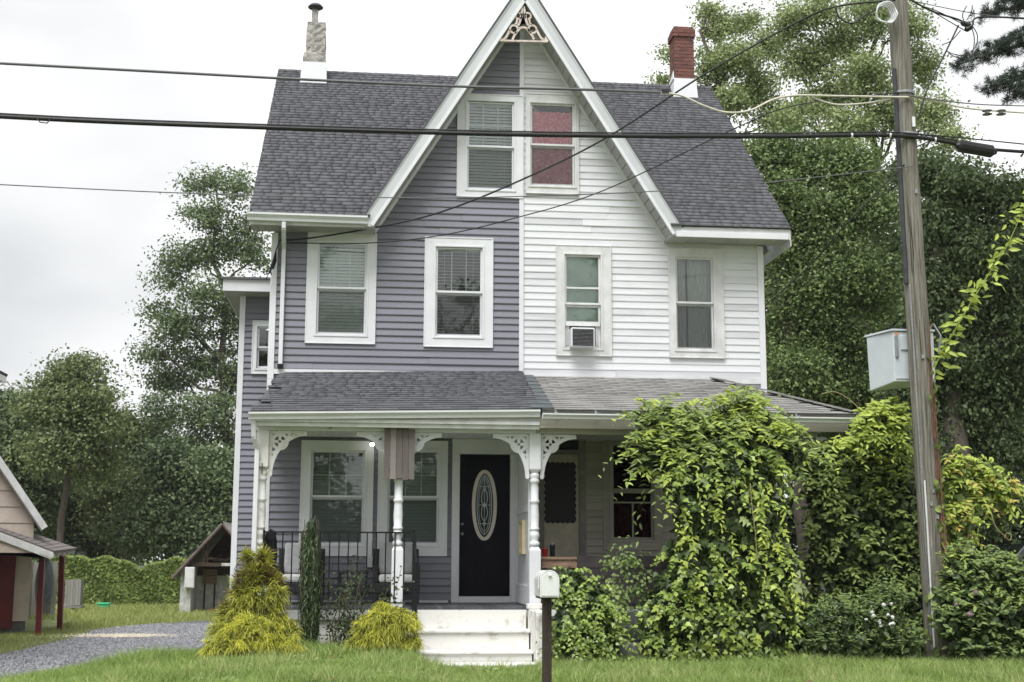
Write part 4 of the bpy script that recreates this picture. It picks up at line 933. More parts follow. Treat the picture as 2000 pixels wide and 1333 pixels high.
# plank plaque hanging on the middle post
x0, x1, z0, z1 = rect(750, 836, 810, 938, -1.95); t = thing('wooden_plaque', 'weathered grey-brown plank plaque hanging on the middle porch post', 'plaque', ((x0+x1)/2, -1.93, z0))
W1 = pm('weathered_plank', (0.25, 0.225, 0.21), 0.85, 0.2, 8, c2=(0.10, 0.085, 0.078), stretch=(8, 1, 1), bump=0.3, island=0.6, ramp=(0.1, 0.9))
n_ = 5
for i in range(n_): a = x0+(x1-x0)*i/n_; MB().box(a+.002, a+(x1-x0)/n_-.002, -1.945-.002*(i % 2), -1.917, z0+.012*((i*7) % 3), z1-.01*((i*5) % 3)).build('plank', W1, t, bevel=.002)
MB().box(x0+.02, x1-.02, -1.9165, -1.8895, z0+.1, z0+.16).build('batten', W1, t)
MB().box(x0+.02, x1-.02, -1.9165, -1.8895, z1-.16, z1-.1).build('batten', W1, t)
# wooden bench table with cups on the white half's porch
WOOD = pm('raw_brown_timber', (0.34, 0.23, 0.16), 0.8, 0.2, 5, c2=(0.19, 0.12, 0.08), stretch=(1, 6, 8), bump=0.2)
x0, x1, zz, z1 = rect(1058, 1088, 1128, 1100, -1.35); x0 -= .05
t = thing('timber_table', 'rough timber table beside the centre porch post', 'table', ((x0+x1)/2, -1.35, FL))
for i in range(4): MB().box(x0, x1, -1.55+i*.105, -1.55+i*.105+.1, z1-.035, z1-.001*i).build('plank', WOOD, t)
MB().box(x0+.03, x1-.03, -1.53, -1.50, z1-.15, z1-.04).build('apron', WOOD, t); MB().box(x0+.03, x1-.03, -1.20, -1.17, z1-.15, z1-.04).build('apron', WOOD, t)
for sx in (x0+.06, x1-.06):
    for yy in (-1.47, -1.23): MB().box(sx-.035, sx+.035, yy-.02, yy+.03, FL, z1-.038).build('leg', WOOD, t)
c = P(1064, 1086, -1.45); MB_ = MB().lathe([(.030, 0), (.034, .004), (.043, .105), (.047, .108), (.044, .112), (.040, .106), (.032, .01)], (c[0], -1.45, z1), 16)
tag(MB_.build('paper_cup', pm('red_plastic', (0.45, 0.015, 0.03), 0.35, 0.05, 5), None, smooth=True), 'red cup on the timber table beside the porch post', 'cup')
c = P(1079, 1086, -1.45); t = thing('tumbler', 'tall black tumbler beside the red cup', 'tumbler', (c[0], -1.45, z1))
MB().lathe([(.030, 0), (.034, .006), (.036, .09), (.040, .15), (.040, .165)], (c[0], -1.45, z1), 16).build('body', BLACKM, t, smooth=True)
MB().lathe([(.042, .166), (.042, .18), (.03, .188)], (c[0], -1.45, z1), 16).build('lid', GREYW, t)
# mailbox on a post
YM = -7.6; x0, x1, z0, z1 = rect(1056, 1115, 1091, 1166, YM); xm = (x0+x1)/2
t = thing('mailbox', 'white dome-topped mailbox on a dark wooden post in the lawn', 'mailbox', (xm, YM, float(gz(xm, YM))))
prof = [(x0, z0), (x1, z0)] + [(xm+(x1-x0)/2*math.cos(R(a)), z1-(x1-x0)/2+(x1-x0)/2*math.sin(R(a))) for a in range(0, 181, 15)]
MBW = pm('white_mailbox_paint', (0.70, 0.72, 0.72), 0.35, 0.05, 3, c2=(0.62, 0.63, 0.63), bump=0.1)
MB().prism(prof, YM, YM+.48).build('shell', MBW, t, smooth=False)
k = .93; dp_ = [(xm+(x-xm)*k, z0+.006+(z-z0)*k) for x, z in prof]
md = MB().prism(dp_, YM-.016, YM-.001).build('door', MBW, t, bevel=.004)
MB().strip([(xm+(x-xm)*1.0, z) for x, z in prof], .012, YM-.010, YM-.0005, True).build('rim', MBW, t)
MB().box(xm-.014, xm+.014, YM-.035, YM-.0165, z1-.052, z1-.03).build('latch', MBW, md, bevel=.004)
MB().box(x0-.012, x0-.003, YM+.10, YM+.13, z0+.07, z0+.23).build('flag', MBW, t)
OLDW = pm('dark_wet_post', (0.050, 0.036, 0.028), 0.7, 0.2, 6, c2=(0.022, 0.016, 0.013), stretch=(10, 10, 1), bump=0.4, bscale=30)
MB().box(xm-.041, xm+.041, YM+.16, YM+.245, float(gz(xm, YM))-.2, z0-.022).build('post', OLDW, t, bevel=.006)
MB().box(x0+.01, x1-.01, YM+.02, YM+.46, z0-.021, z0-.001).build('base_board', OLDW, t)

# ------------------------------------------------------------------ utility pole and its lines
YP = -3.0
pb_, pt_ = P(1833, 1290, YP), P(1749, -60, YP)
POLE = pm('weathered_pole_wood', (0.29, 0.275, 0.232), 0.9, 0.2, 3, c2=(0.10, 0.092, 0.074), stretch=(14, 14, 0.45), bump=1.0, bscale=9, detail=8)
pole = thing('utility_pole', 'tall weathered wooden utility pole standing in the vines', 'utility pole', (pb_[0], YP, .5))
n_ = 24; pth = [pb_+(pt_-pb_)*i/(n_-1) for i in range(n_)]; pth[0] = pth[0]-np.array([0, 0, .5])
rr = [(.160-.027*i/(n_-1))*(1+.025*math.sin(i*2.3)) for i in range(n_)]
MB().tube(pth, rr, 18).build('shaft', POLE, pole, smooth=True)
CRK = pm('dark_crack', (0.03, 0.024, 0.018), 0.9, 0.1, 9)
def onpole(py, dx=0.0, dy=-.16):                          # a point beside the pole at a photo height
    zz = P(1780, py, YP)[2]; f_ = (zz-pb_[2])/(pt_[2]-pb_[2]); p = pb_+(pt_-pb_)*f_; return np.array([p[0]+dx, YP+dy, zz])
CONDM = pm('dark_grey_conduit', (0.045, 0.048, 0.055), 0.5, 0.2, 10)
MB().tube([onpole(140, -.135, -.06), onpole(300, -.14, -.06), onpole(450, -.145, -.06), onpole(557, -.15, -.06)], .032, 10).build('conduit', CONDM, pole)
MB().tube([onpole(560, -.118, -.10), onpole(850, -.122, -.11), onpole(1270, -.13, -.115)], .012, 6).build('ground_wire_guard', STEEL, pole)
MB().tube([onpole(940, -.095, -.132), onpole(1100, -.10, -.135), onpole(1270, -.105, -.135)], .013, 8).build('cable_guard', TRIMD, pole)
for k in range(7):
    py0 = rng.uniform(60, 900); ln = rng.uniform(120, 330); ax_ = rng.uniform(-.08, .06); dpth = -math.sqrt(.149**2-ax_**2)+.006
    ps = [onpole(py0+ln*i/7, ax_+.006*math.sin(i*1.7+k), dpth) for i in range(8)]; MB().tube(ps, [.001, .004, .006, .006, .006, .005, .003, .001], 5).build('drying_crack', CRK, pole)
for py, ax_ in ((960, .01), (985, -.03), (1010, .04), (700, -.02), (380, .03)): c = onpole(py, ax_, -.160); MB().box(c[0]-.02, c[0]+.02, c[1]-.003, c[1]+.01, c[2]-.028, c[2]+.028).build('nailed_tag', STEEL, pole)
RUST = pm('red_brown_vine_stem', (0.19, 0.085, 0.05), 0.8, 0.25, 14, c2=(0.08, 0.045, 0.03), bump=0.4)
mb = MB()
for k in range(7):
    ps = []; py = 1290
    while py > 620+k*45: ps.append(onpole(py, .090+.035*math.sin(py*.013+k*1.3)+.010*k*.3, -.128+.03*math.cos(py*.02+k))); py -= 22
    mb.tube(ps, [.014*(1-.7*i/len(ps))+.003 for i in range(len(ps))], 6)
mb.build('climbing_stem', RUST, pole)
for py in (185, 266): c = onpole(py, 0, 0); MB().lathe([(.150, -.02), (.156, -.018), (.156, .018), (.150, .02)], (c[0], c[1], c[2]), 18).build('clamp_band', STEEL, pole)
c = onpole(245, .06, -.15); MB().box(c[0]-.02, c[0]+.02, c[1]-.008, c[1]+.02, c[2]-.07, c[2]+.07).build('tag_plate', TRIM, pole)
# grey equipment cabinet on the far side of the pole
x0, x1, z0, z1 = rect(1708, 652, 1815, 758, YP+.35); t = thing('pole_cabinet', 'pale grey metal cabinet mounted on the utility pole', 'cabinet', ((x0+x1)/2, YP+.3, z0))
CAB = pm('pale_grey_enamel', (0.52, 0.56, 0.60), 0.4, 0.06, 3)
d0 = YP+.17; fx = x0+(x1-x0)*.26
MB().hexa([(fx, d0, z0+.06), (x1, d0, z0+.06), (x1, d0+.45, z0+.06), (x0+.02, d0+.45, z0-.02), (fx, d0, z1), (x1, d0, z1), (x1, d0+.45, z1+.02), (x0, d0+.45, z1-.02)]).build('case', CAB, t, bevel=.012)
MB().hexa([(fx-.02, d0-.02, z1+.001), (x1+.015, d0-.02, z1+.001), (x1+.015, d0+.47, z1+.021), (x0-.02, d0+.47, z1-.018), (fx-.02, d0-.02, z1+.03), (x1+.015, d0-.02, z1+.03), (x1+.015, d0+.47, z1+.05), (x0-.02, d0+.47, z1+.012)]).build('lid', CAB, t, bevel=.006)
MB().box(fx+.10, fx+.40, d0-.018, d0-.002, z1-.26, z1-.05).build('door_recess', CAB, t, bevel=.008)
MB().box(fx+.02, fx+.06, d0-.03, d0-.002, z1-.36, z1-.06).build('hasp', STEEL, t, bevel=.005)
MB().box(fx+.03, fx+.075, d0-.004, d0-.001, z1-.05, z1-.02).build('warning_sticker', pm('orange_sticker', (0.75, 0.25, 0.05), 0.5, 0.05, 5), t)
MB().box(fx+.02, x1-.02, d0-.010, d0-.002, z0+.10, z0+.115).build('seam_rib', CAB, t)
MB().box(x1-.30, x1-.12, d0-.03, d0-.001, z0+.02, z0+.055).build('mount_bracket', STEEL, t)
MB().tube([(x1-.05, d0+.1, z1+.02), (x1+.03, d0+.05, z1+.12), (x1+.10, d0, z1-.05), (x1+.06, d0, z1-.28)], .014, 8).build('feed_cable', STEEL, t)

def cable(pts, r, mat, name, label, n=60, sub=8):
    pts = [np.array(p, float) for p in pts]; m_ = len(pts); out = []
    per = max(3, n//(m_-1))
    for i in range(m_-1):                                 # Catmull-Rom through the measured points
        p0, p1, p2, p3 = pts[max(i-1, 0)], pts[i], pts[i+1], pts[min(i+2, m_-1)]
        for j in range(per):
            t_ = j/per; out.append(.5*((2*p1)+(-p0+p2)*t_+(2*p0-5*p1+4*p2-p3)*t_**2+(-p0+3*p1-3*p2+p3)*t_**3))
    out.append(pts[-1]); o = MB().tube(out, r, sub).build(name, mat, None, smooth=True)
    if label: tag(o, label, 'cable', 'overhead lines')
    return o
YC = YP-.16
t = thing('trunk_cable', 'thick black cable bundle crossing in front of the gable to the pole', 'cable', tuple(onpole(266)), 'overhead lines')
def sub_cable(t, o, nm=None): o.parent = t; q = WL[t.name]; o.location = (-q[0], -q[1], -q[2]); return o
main = [(-40, 226), (200, 238), (500, 249), (900, 261), (1200, 266), (1500, 267), (1745, 265), (1870, 281)]
sub_cable(t, cable([P(x, y, YC) for x, y in main], .030, BLKRUB, 'sheath', None, 80))
sub_cable(t, cable([P(x, y-6, YC-.02) for x, y in main], .010, BLKRUB, 'strand', None, 80, 6))
sub_cable(t, cable([P(1930, 292, YC), P(2040, 300, YC)], .024, BLKRUB, 'sheath', None, 8))
sub_cable(t, cable([P(1745, 258, YC-.02), P(1880, 270, YC-.02), P(2040, 286, YC-.02)], .009, BLKRUB, 'strand', None, 20, 6))
e0, e1 = P(1866, 284, YC), P(1946, 298, YC)
sub_cable(t, MB().tube([e0, e0*.93+e1*.07, e0*.88+e1*.12, e0*.5+e1*.5, e0*.12+e1*.88, e0*.06+e1*.94, e1], [.03, .05, .088, .085, .088, .05, .03], 12).build('splice_case', BLKRUB))
for px in (1663, 1738, 1826): c = P(px, 265 if px < 1800 else 273, YC); sub_cable(t, MB().tube([c-np.array([.012, 0, 0]), c+np.array([.012, 0, 0])], .037, 10).build('tie_band', TRIM))
for px in (85,): sub_cable(t, MB().tube([P(70, 229, YC-.04), P(78, 239, YC-.05), P(92, 241, YC-.05), P(100, 231, YC-.04)], .008, 6).build('wire_tail', BLKRUB))
t = thing('telephone_cable', 'upper cable, dark on the left and cream with a droop near the pole', 'cable', tuple(onpole(190)), 'overhead lines')
sub_cable(t, cable([P(x, y, YC) for x, y in [(-40, 122), (300, 140), (600, 156), (888, 169), (1160, 176), (1290, 181)]], .019, GREYW, 'dark_span', None, 60))
sub_cable(t, cable([P(x, y, YC) for x, y in [(1288, 181), (1330, 187), (1375, 207), (1420, 220), (1465, 216), (1510, 195), (1555, 187), (1640, 188), (1750, 190), (1790, 191), (1835, 200), (1900, 213), (2040, 223)]], .014, CRMCAB, 'cream_span', None, 90))
sub_cable(t, cable([P(x, y, YC+.03) for x, y in [(1580, 188), (1610, 199), (1640, 205), (1690, 202), (1740, 194)]], .013, CRMCAB, 'cream_loop', None, 30))
sub_cable(t, cable([P(x, y, YC-.02) for x, y in [(1775, 187), (1850, 198), (1925, 205), (2040, 208)]], .008, GREYW, 'steel_strand', None, 20, 6))
for px in (1928, 1955): c = P(px, 219, YC); sub_cable(t, MB().lathe([(.015, -.04), (.07, -.035), (.03, -.02), (.03, .0), (.07, .015), (.015, .03)], (c[0], c[1], c[2]), 12).build('spool_insulator', STEEL))
c = P(1299, 180, YC); sub_cable(t, MB().box(c[0]-.05, c[0]+.05, c[1]-.02, c[1]+.02, c[2]-.02, c[2]+.03).build('cable_clamp', BLKRUB))
cable([P(-40, 359, YC), P(345, 377, YC), P(700, 386, YC), P(1020, 384, YC), P(1400, 366, YC), onpole(332)], .0075, GREYW, 'thin_wire', 'thinnest grey wire, lowest of the lines across the purple gable', 60, 6)
hk = P(547, 470, -.1)
cable([onpole(12, -.1), P(1640, 12, -2.8), P(1560, 42, -2.5), P(1380, 143, -2.1), P(1180, 272, -1.5), P(1000, 360, -1.0), P(850, 418, -.6), P(720, 447, -.35), P(610, 465, -.18), hk], .0135, BLKRUB, 'service_drop', 'dark service wire sagging from pole top to the left house corner', 70, 6)
cable([onpole(190, -.12), P(1560, 205, -2.8), P(1440, 249, -2.3), P(1180, 372, -1.4), P(1000, 428, -.9), P(850, 462, -.5), P(700, 476, -.3), P(560, 474, -.12)], .0085, BLKRUB, 'service_wire', 'thinner lower service wire running from pole across the white gable', 70, 6)
cable([onpole(330, -.12), P(1660, 430, 1.5), P(1580, 520, 4), P(1500, 592, 7), P(1440, 640, 10)], .012, BLKRUB, 'rear_wire', 'dark wire running down from the pole behind the house', 40, 6)
cable([onpole(8, .1), P(1820, 22, YC), P(1870, 38, YC), P(1898, 50, YC), P(1915, 34, YC), P(2040, 38, YC)], .013, BLKRUB, 'top_wire', 'highest dark wire leaving the pole top to the right', 40, 6)
cable([onpole(10, .08), P(1900, 26, YC), P(2040, 42, YC)], .006, GREYW, 'top_strand', 'fine straight strand leaving the pole top to the right', 20, 6)
cable([onpole(242, .12), P(1810, 178, YC), P(1849, 98, YC), P(1872, 50, YC)], .012, BLKRUB, 'riser_wire', 'slanting dark wire rising from pole to the hanging splices', 30, 6)
t = thing('wire_splices', 'two small black splices with looping tails right of pole top', 'wire splice', tuple(P(1885, 50, YC)))
for a, b in (((1876, 44), (1897, 52)), ((1884, 60), (1900, 51))): p, q = P(*a, YC), P(*b, YC-.03); sub_cable(t, MB().tube([p, p*.8+q*.2, p*.2+q*.8, q], [.012, .04, .04, .012], 8).build('splice_body', BLKRUB))
for pts in ([(1849, 100), (1862, 106), (1885, 108), (1905, 92), (1909, 70), (1900, 52)], [(1852, 104), (1870, 113), (1895, 112), (1903, 80), (1898, 54)], [(1885, 48), (1880, 30), (1888, 12)], [(1888, 40), (1897, 25), (1899, 11)], [(1840, 88), (1858, 80), (1876, 60)], [(1800, 12), (1830, 22), (1878, 46)], [(1806, 14), (1850, 40), (1884, 60)]):
    sub_cable(t, cable([P(x, y, YC-.01*i) for i, (x, y) in enumerate(pts)], .007, BLKRUB, 'wire_tail', None, 24, 5))
t = thing('cable_coil', 'coil of white cable hung at the pole top', 'cable coil', tuple(P(1727, 28, YC)))
for i in range(4):
    c = P(1726+i*2, 29-i*1.5, YC-.03*i); rr_ = 17*ppm(YC)+.012*i
    sub_cable(t, MB().tube([(c[0]+rr_*math.cos(a*.2618), c[1]+.02*math.sin(a), c[2]+rr_*1.05*math.sin(a*.2618)) for a in range(25)], .011, 6).build('coil_loop', TRIM))
cable([onpole(10, -.1), P(1690, 30, YC), P(1665, 46, YC), P(1640, 35, YC), P(1632, 15, YC)], .012, BLKRUB, 'slack_loop', 'drooping slack black loop left of the pole top', 24, 6)

# ------------------------------------------------------------------ neighbours at the left
NB = pm('pinkish_cream_siding', (0.55, 0.475, 0.41), 0.7, 0.08, 3)
YN = 14.6
nb_ = thing('neighbour_cottage', 'cream lap-sided cottage cut off by the left edge of the photo', 'house', (P(-80, 1235, YN)[0], YN+2, 0))
x1 = P(58, 1150, YN)[0]; x0 = x1-6.0; ax, az = x1+.0-3.0, 0
er = P(80, 1024, YN-.3); sl = (P(0, 903, YN-.3)-er); kx = sl[2]/-sl[0]     # rake slope
apx = er[0]-3.3; apz = er[2]+3.3*kx
ztop = lambda x: min(er[2]+(er[0]-x)*kx, er[2]+(x-(2*apx-er[0]))*kx)-.22
mb = MB(); mb.prism([(x0, .3), (x1, .3), (x1, ztop(x1)), (apx, ztop(apx)), (x0, ztop(x0))], YN, YN+7); nw = mb.rotz(x1, YN, 17).build('wall', NB, nb_)
MB().box(x0-.02, x1-.05, YN+.05, YN+6.9, 0, .3).rotz(x1, YN, 17).build('foundation', CONC, nb_)
z = .3
while z < apz-.5:
    zt_ = z+.40; xr = x1+.01 if ztop(x1) > zt_ else x1+.01-(zt_-ztop(x1))/kx
    xr0 = x1+.01
    MB().hexa([(x0, YN-.028, z), (min(xr0, xr+.2), YN-.028, z), (min(xr0, xr+.2), YN-.001, z), (x0, YN-.001, z), (x0, YN-.010, zt_), (xr, YN-.010, zt_), (xr, YN-.001, zt_), (x0, YN-.001, zt_)]).rotz(x1, YN, 17).build('siding_board', NB, nw)
    z = zt_
mb = MB()
for s_ in (1, -1):
    ea = (apx+s_*3.3, er[2]); q4 = [(ea[0], YN-.35, ea[1]), (ea[0], YN+7.3, ea[1]), (apx, YN+7.3, apz), (apx, YN-.35, apz)]; nn = np.array([s_*kx, 0, 1.]); nn /= np.linalg.norm(nn)
    mb.slab([np.array(p) for p in (q4 if s_ > 0 else q4[::-1])], nn, .09)
NSH = pm('brown_grey_neighbour_shingle', (0.16, 0.14, 0.135), 0.85, 0.2, 14, bump=0.4); mb.rotz(x1, YN, 17).build('roof', NSH, nb_)
mb = MB(); mb.strip([(er[0], er[2]-.10), (apx, apz-.10)], .16, YN-.38, YN-.352); mb.rotz(x1, YN, 17).build('rake_board', TRIMD, nb_)
mb = MB(); mb.strip([(er[0]-.06, er[2]-.17), (apx, apz-.25)], .03, YN-.33, YN-.03); mb.rotz(x1, YN, 17).build('soffit', SOFF, nb_)
DKR = pm('dark_red_paint', (0.13, 0.012, 0.018), 0.5, 0.15, 6)
xr0, xr1, zr0, zr1 = rect(2, 1078, 27, 1236, YN-.05); MB().box(xr0-.5, xr1, YN-.06, YN-.029, .12, zr1).rotz(x1, YN, 17).build('door', DKR, nb_)
# lean-to roof beside the door
A_, B_, C_, D_ = P(-70, 1012, YN-1.6), P(105, 1078, YN-1.6), P(150, 1072, YN+2.4), P(-70, 998, YN+1.8)
nn = np.cross(B_-A_, D_-A_); nn /= np.linalg.norm(nn); nn = nn if nn[2] > 0 else -nn
lt = MB().slab([A_, B_, C_, D_], nn, .05).build('lean_to_roof', NSH, nb_)
U = (B_-A_)/np.linalg.norm(B_-A_); n_ = 8
n_ = 14
for i in range(n_):
    a, b, c, d = A_+(B_-A_)*i/n_, A_+(B_-A_)*(i+1.03)/n_, D_+(C_-D_)*(i+1.03)/n_, D_+(C_-D_)*i/n_; MB().slab([a+nn*.012, b+nn*.024, c+nn*.024, d+nn*.012], nn, .011).build('roof_strip', NSH, lt)
mb = MB(); mb.bar(A_-nn*.10, B_-nn*.10, .03, .17); mb.build('lean_to_fascia', TRIMD, nb_)
mb = MB(); mb.prism([(A_[0], A_[2]-.15), (P(-70, 1078, YN-1.5)[0], P(0, 1080, YN-1.5)[2]), (B_[0]-.1, P(0, 1080, YN-1.5)[2]), (B_[0]-.1, B_[2]-.16)], YN-1.57, YN-1.54); mb.build('lean_to_gable', NB, nb_)
for i in range(5): a = B_+(C_-B_)*(i/4.5)-nn*.10; MB().bar(a-U*.3, a+U*.04, .05, .10).build('rafter_tail', TRIMD, lt)
for (pa, pbm, yy) in (((83, 1082), (75, 1232), YN-.9), ((122, 1078), (117, 1222), YN+1.6)):
    a, b = P(*pa, yy), P(*pbm, yy); b[2] = 0; MB().bar(b, a, .13, .13, (0, 1, 0)).build('porch_post', DKR, nb_, bevel=.01)
# eave of a further tall house at the left edge
q = P(16, 732, 10.0); t = thing('neighbour_house', 'tall house whose eave corner just shows at left edge', 'house', (q[0]-4, 6, 0))
mb = MB(); mb.box(q[0]-8.0, q[0]-.5, 2.5, 9.5, 0, q[2]-.19); mb.build('wall', NB, t)
mb = MB(); mb.slab([(q[0], 2, q[2]), (q[0], 10, q[2]), (q[0]-4.3, 10, q[2]+2.2), (q[0]-4.3, 2, q[2]+2.2)], (0.45, 0, .89), .08); mb.slab([(q[0]-4.3, 2, q[2]+2.2), (q[0]-4.3, 10, q[2]+2.2), (q[0]-8.6, 10, q[2]), (q[0]-8.6, 2, q[2])], (-.45, 0, .89), .08)
mb.build('roof', SHING, t)
mb = MB(); mb.box(q[0]-.05, q[0]-.02, 2, 9.95, q[2]-.2, q[2]-.06); mb.box(q[0]-.49, q[0]-.055, 2, 9.95, q[2]-.19, q[2]-.17); mb.build('fascia', TRIM, t)

# derelict shed
YS = 26.0
sx0 = P(352, 1150, YS)[0]; sxm = P(436, 1020, YS)[0]; sx1 = 2*sxm-sx0; hz = P(352, 1108, YS)[2]; rzs = P(436, 1019, YS)[2]
sh = thing('derelict_shed', 'small derelict shed with open front and sagging gable behind the house', 'shed', (sxm, YS+1.5, 0))
BLK = pm('whitewashed_block', (0.62, 0.62, 0.60), 0.9, 0.2, 4, c2=(0.36, 0.36, 0.35), bump=0.5)
MB().box(sx0, sx0+.35, YS, YS+4, 0, hz).build('side_wall', BLK, sh); MB().box(sx1-.35, sx1, YS, YS+4, 0, hz).build('side_wall', BLK, sh)
MB().box(sx0+.35, sx1-.35, YS+1.5, YS+1.7, 0, 1.25).build('back_wall', BLK, sh); DKW = pm('dark_rotten_wood', (0.10, 0.062, 0.045), 0.9, 0.25, 5, c2=(0.04, 0.027, 0.022), stretch=(1, 1, 8), bump=0.4)
MB().prism([(sx0+.35, 1.251), (sx1-.35, 1.251), (sx1-.35, hz), (sxm, rzs-.25), (sx0+.35, hz)], YS+1.55, YS+1.68).build('back_boards', DKW, sh)
ks = (rzs-hz)/(sxm-sx0); mb = MB()
for s_ in (-1, 1):
    e_ = .28; q4 = [(sxm+s_*(sxm-sx0+e_), YS-.25, hz-e_*ks), (sxm+s_*(sxm-sx0+e_), YS+4.2, hz-e_*ks), (sxm, YS+4.2, rzs), (sxm, YS-.25, rzs)]; nn = np.array([s_*ks, 0, 1.]); nn /= np.linalg.norm(nn)
    mb.slab([np.array(p) for p in (q4 if s_ > 0 else q4[::-1])], nn, .06)
mb.build('roof', pm('grey_worn_shed_roof', (0.22, 0.20, 0.19), 0.9, 0.2, 5, bump=0.4), sh)
for s_ in (-1, 1): MB().bar((sxm+s_*(sxm-sx0+.25), YS-.2, hz-.25*ks-.12), (sxm, YS-.2, rzs-.12), .05, .13, (0, 1, 0)).build('rafter', DKW, sh)
zb_ = P(420, 1103, YS)[2]; MB().box(sx0+.05, sxm, YS-.05, YS+.08, zb_-.06, zb_+.06).build('tie_beam', DKW, sh); MB().box(sxm+.003, sx1-.05, YS-.06, YS+.08, zb_-.05, zb_+.05).build('tie_beam', BLK, sh)
xp = P(402, 1080, YS)[0]; MB().box(xp-.09, xp-.02, YS-.04, YS+.06, zb_+.061, rzs-.75).build('stud', DKW, sh); MB().box(xp+.03, xp+.09, YS+.0, YS+.06, zb_+.061, rzs-.65).build('stud', DKW, sh)
for i in range(9): a = random.uniform(0, 1); xx = sx0+.4+(sx1-sx0-1.2)*a; MB().bar((xx, YS+.1+random.uniform(0, 1), zb_+.08+random.uniform(0, .15)), (xx+random.uniform(.2, .6), YS+.3+random.uniform(0, 1), zb_+.10+random.uniform(0, .2)), .10, .03).build('loose_board', DKW if i % 2 else WOOD, sh)
MB().box(sx0+.35, sx1-.35, YS+.6, YS+1.5, zb_-.02, zb_+.02).build('loft_floor', DKW, sh)
x0, x1, z0, z1 = rect(364, 1108, 379, 1149, YS-.3); t = thing('wall_cabinet', 'white metal cabinet fixed to the derelict shed front', 'cabinet', ((x0+x1)/2, YS-.1, z0))
MB().box(x0-.06, x1, YS-.28, YS-.005, z0, z1).build('case', TRIMD, t, bevel=.01); MB().box(x0-.03, x1-.03, YS-.292, YS-.281, z0+.03, z1-.03).build('door', TRIMD, t, bevel=.005)
x0, x1, z0, z1 = rect(396, 1112, 424, 1141, YS+1.4); t = thing('board_panel', 'brown slatted panel leaning inside the derelict shed', 'panel', ((x0+x1)/2, YS+2.5, 0)); n_ = 5
for i in range(n_): MB().box(x0, x1, YS+1.40, YS+1.44, z0+(z1-z0)*i/n_+.01, z0+(z1-z0)*(i+1)/n_-.01).build('slat', WOOD, t)
for xx in (x0+.05, x1-.1): MB().box(xx, xx+.05, YS+1.441, YS+1.48, 0, z1).build('leg', DKW, t)
x0, x1, z0, z1 = rect(406, 1188, 425, 1199, YS+.5); t = thing('wood_pallet', 'low reddish pallet on the derelict shed floor', 'pallet', ((x0+x1)/2, YS+.6, 0))
RDW = pm('reddish_wood', (0.26, 0.11, 0.07), 0.85, 0.2, 6)
for i in range(5): MB().box(x0, x1, YS+.3+i*.14, YS+.3+i*.14+.1, .13, .155).build('slat', RDW, t)
for xx in (x0, (x0+x1)/2-.04, x1-.08): MB().box(xx, xx+.08, YS+.3, YS+.96, .02, .128).build('runner', RDW, t)

# hutch on a stand, fence with hose, green bin, far white shed
GW = pm('grey_weathered_boards', (0.27, 0.26, 0.24), 0.9, 0.2, 6, c2=(0.14, 0.135, 0.125), stretch=(10, 10, 1), bump=0.4, island=0.5)
YH = 27.5; x0, x1, z0, z1 = rect(127, 1132, 158, 1184, YH); t = thing('wooden_hutch', 'grey plank box raised on short legs in front of the hedge', 'hutch', ((x0+x1)/2, YH, 0)); n_ = 6
for i in range(n_): a = x0+(x1-x0)*i/n_; MB().box(a, a+(x1-x0)/n_-.008, YH-.02, YH, z0+.004*i, z1-.01*((i*3) % 3)).build('plank', GW, t)
MB().box(x0+.01, x1-.02, YH+.002, YH+.5, z0+.02, z1-.03).build('box', GW, t); MB().box(x0-.06, x1+.05, YH-.08, YH+.55, z0-.07, z0-.002).build('tray', GW, t)
for xx in (x0+.22, x1-.36):
    for yy in (YH+.05, YH+.35): MB().box(xx, xx+.09, yy, yy+.09, 0, z0-.072).build('leg', DKW, t)
YF = 23.0; t = thing('plank_fence', 'grey plank fence section beside the cream cottage', 'fence', (P(80, 1190, YF)[0], YF, 0)); x = P(54, 1150, YF)[0]; xe_ = P(104, 1150, YF)[0]
zf = P(80, 1098, YF)[2]; xs_ = x
while x < xe_: MB().box(x, x+.135, YF-.012, YF+.012, .02, zf+random.uniform(-.04, .03)).build('plank', GW, t); x += .145
MB().box(xs_, xe_, YF+.013, YF+.06, .4, .5).build('rail', GW, t); MB().box(xs_, xe_, YF+.013, YF+.06, zf-.4, zf-.3).build('rail', GW, t)
HOSE = pm('grey_green_hose', (0.07, 0.085, 0.085), 0.5, 0.2, 10); c = P(83, 1150, YF-.15); t = thing('hose_coil', 'long grey hose coil hanging on the plank fence by the red posts', 'hose', (c[0], YF-.1, c[2]))
for i in range(9):
    rx, rz_ = .10+.02*i, .55+.035*i; o = MB().tube([(c[0]+(i-4)*.012+rx*math.sin(a*.2618), YF-.05-.018*i, c[2]+.3-.07*i*.3+rz_*math.cos(a*.2618)) for a in range(25)], .014, 6).build('hose_loop', HOSE, t)
x0, x1, z0, z1 = rect(190, 1178, 212, 1190, 30); t = thing('storage_bin', 'small bright green plastic bin in grass before the hedge', 'bin', ((x0+x1)/2, 30, 0))
GRN = pm('bright_green_plastic', (0.05, 0.50, 0.24), 0.4, 0.05, 4)
MB().hexa([(x0+.03, 30, 0), (x1-.03, 30, 0), (x1-.03, 30.35, 0), (x0+.03, 30.35, 0), (x0, 29.97, z1-.05), (x1, 29.97, z1-.05), (x1, 30.38, z1-.05), (x0, 30.38, z1-.05)]).build('tub', GRN, t, bevel=.01); MB().box(x0-.02, x1+.02, 29.95, 30.40, z1-.048, z1).build('lid', GRN, t, bevel=.01)
x0, x1, z0, z1 = rect(146, 1096, 162, 1112, 46); t = thing('far_shed', 'tiny white gabled shed beyond the hedge', 'shed', ((x0+x1)/2, 47, 0))
MB().prism([(x0, 0), (x1, 0), (x1, z1-.1), ((x0+x1)/2, z1+.45), (x0, z1-.1)], 46, 48).build('wall', TRIM, t)
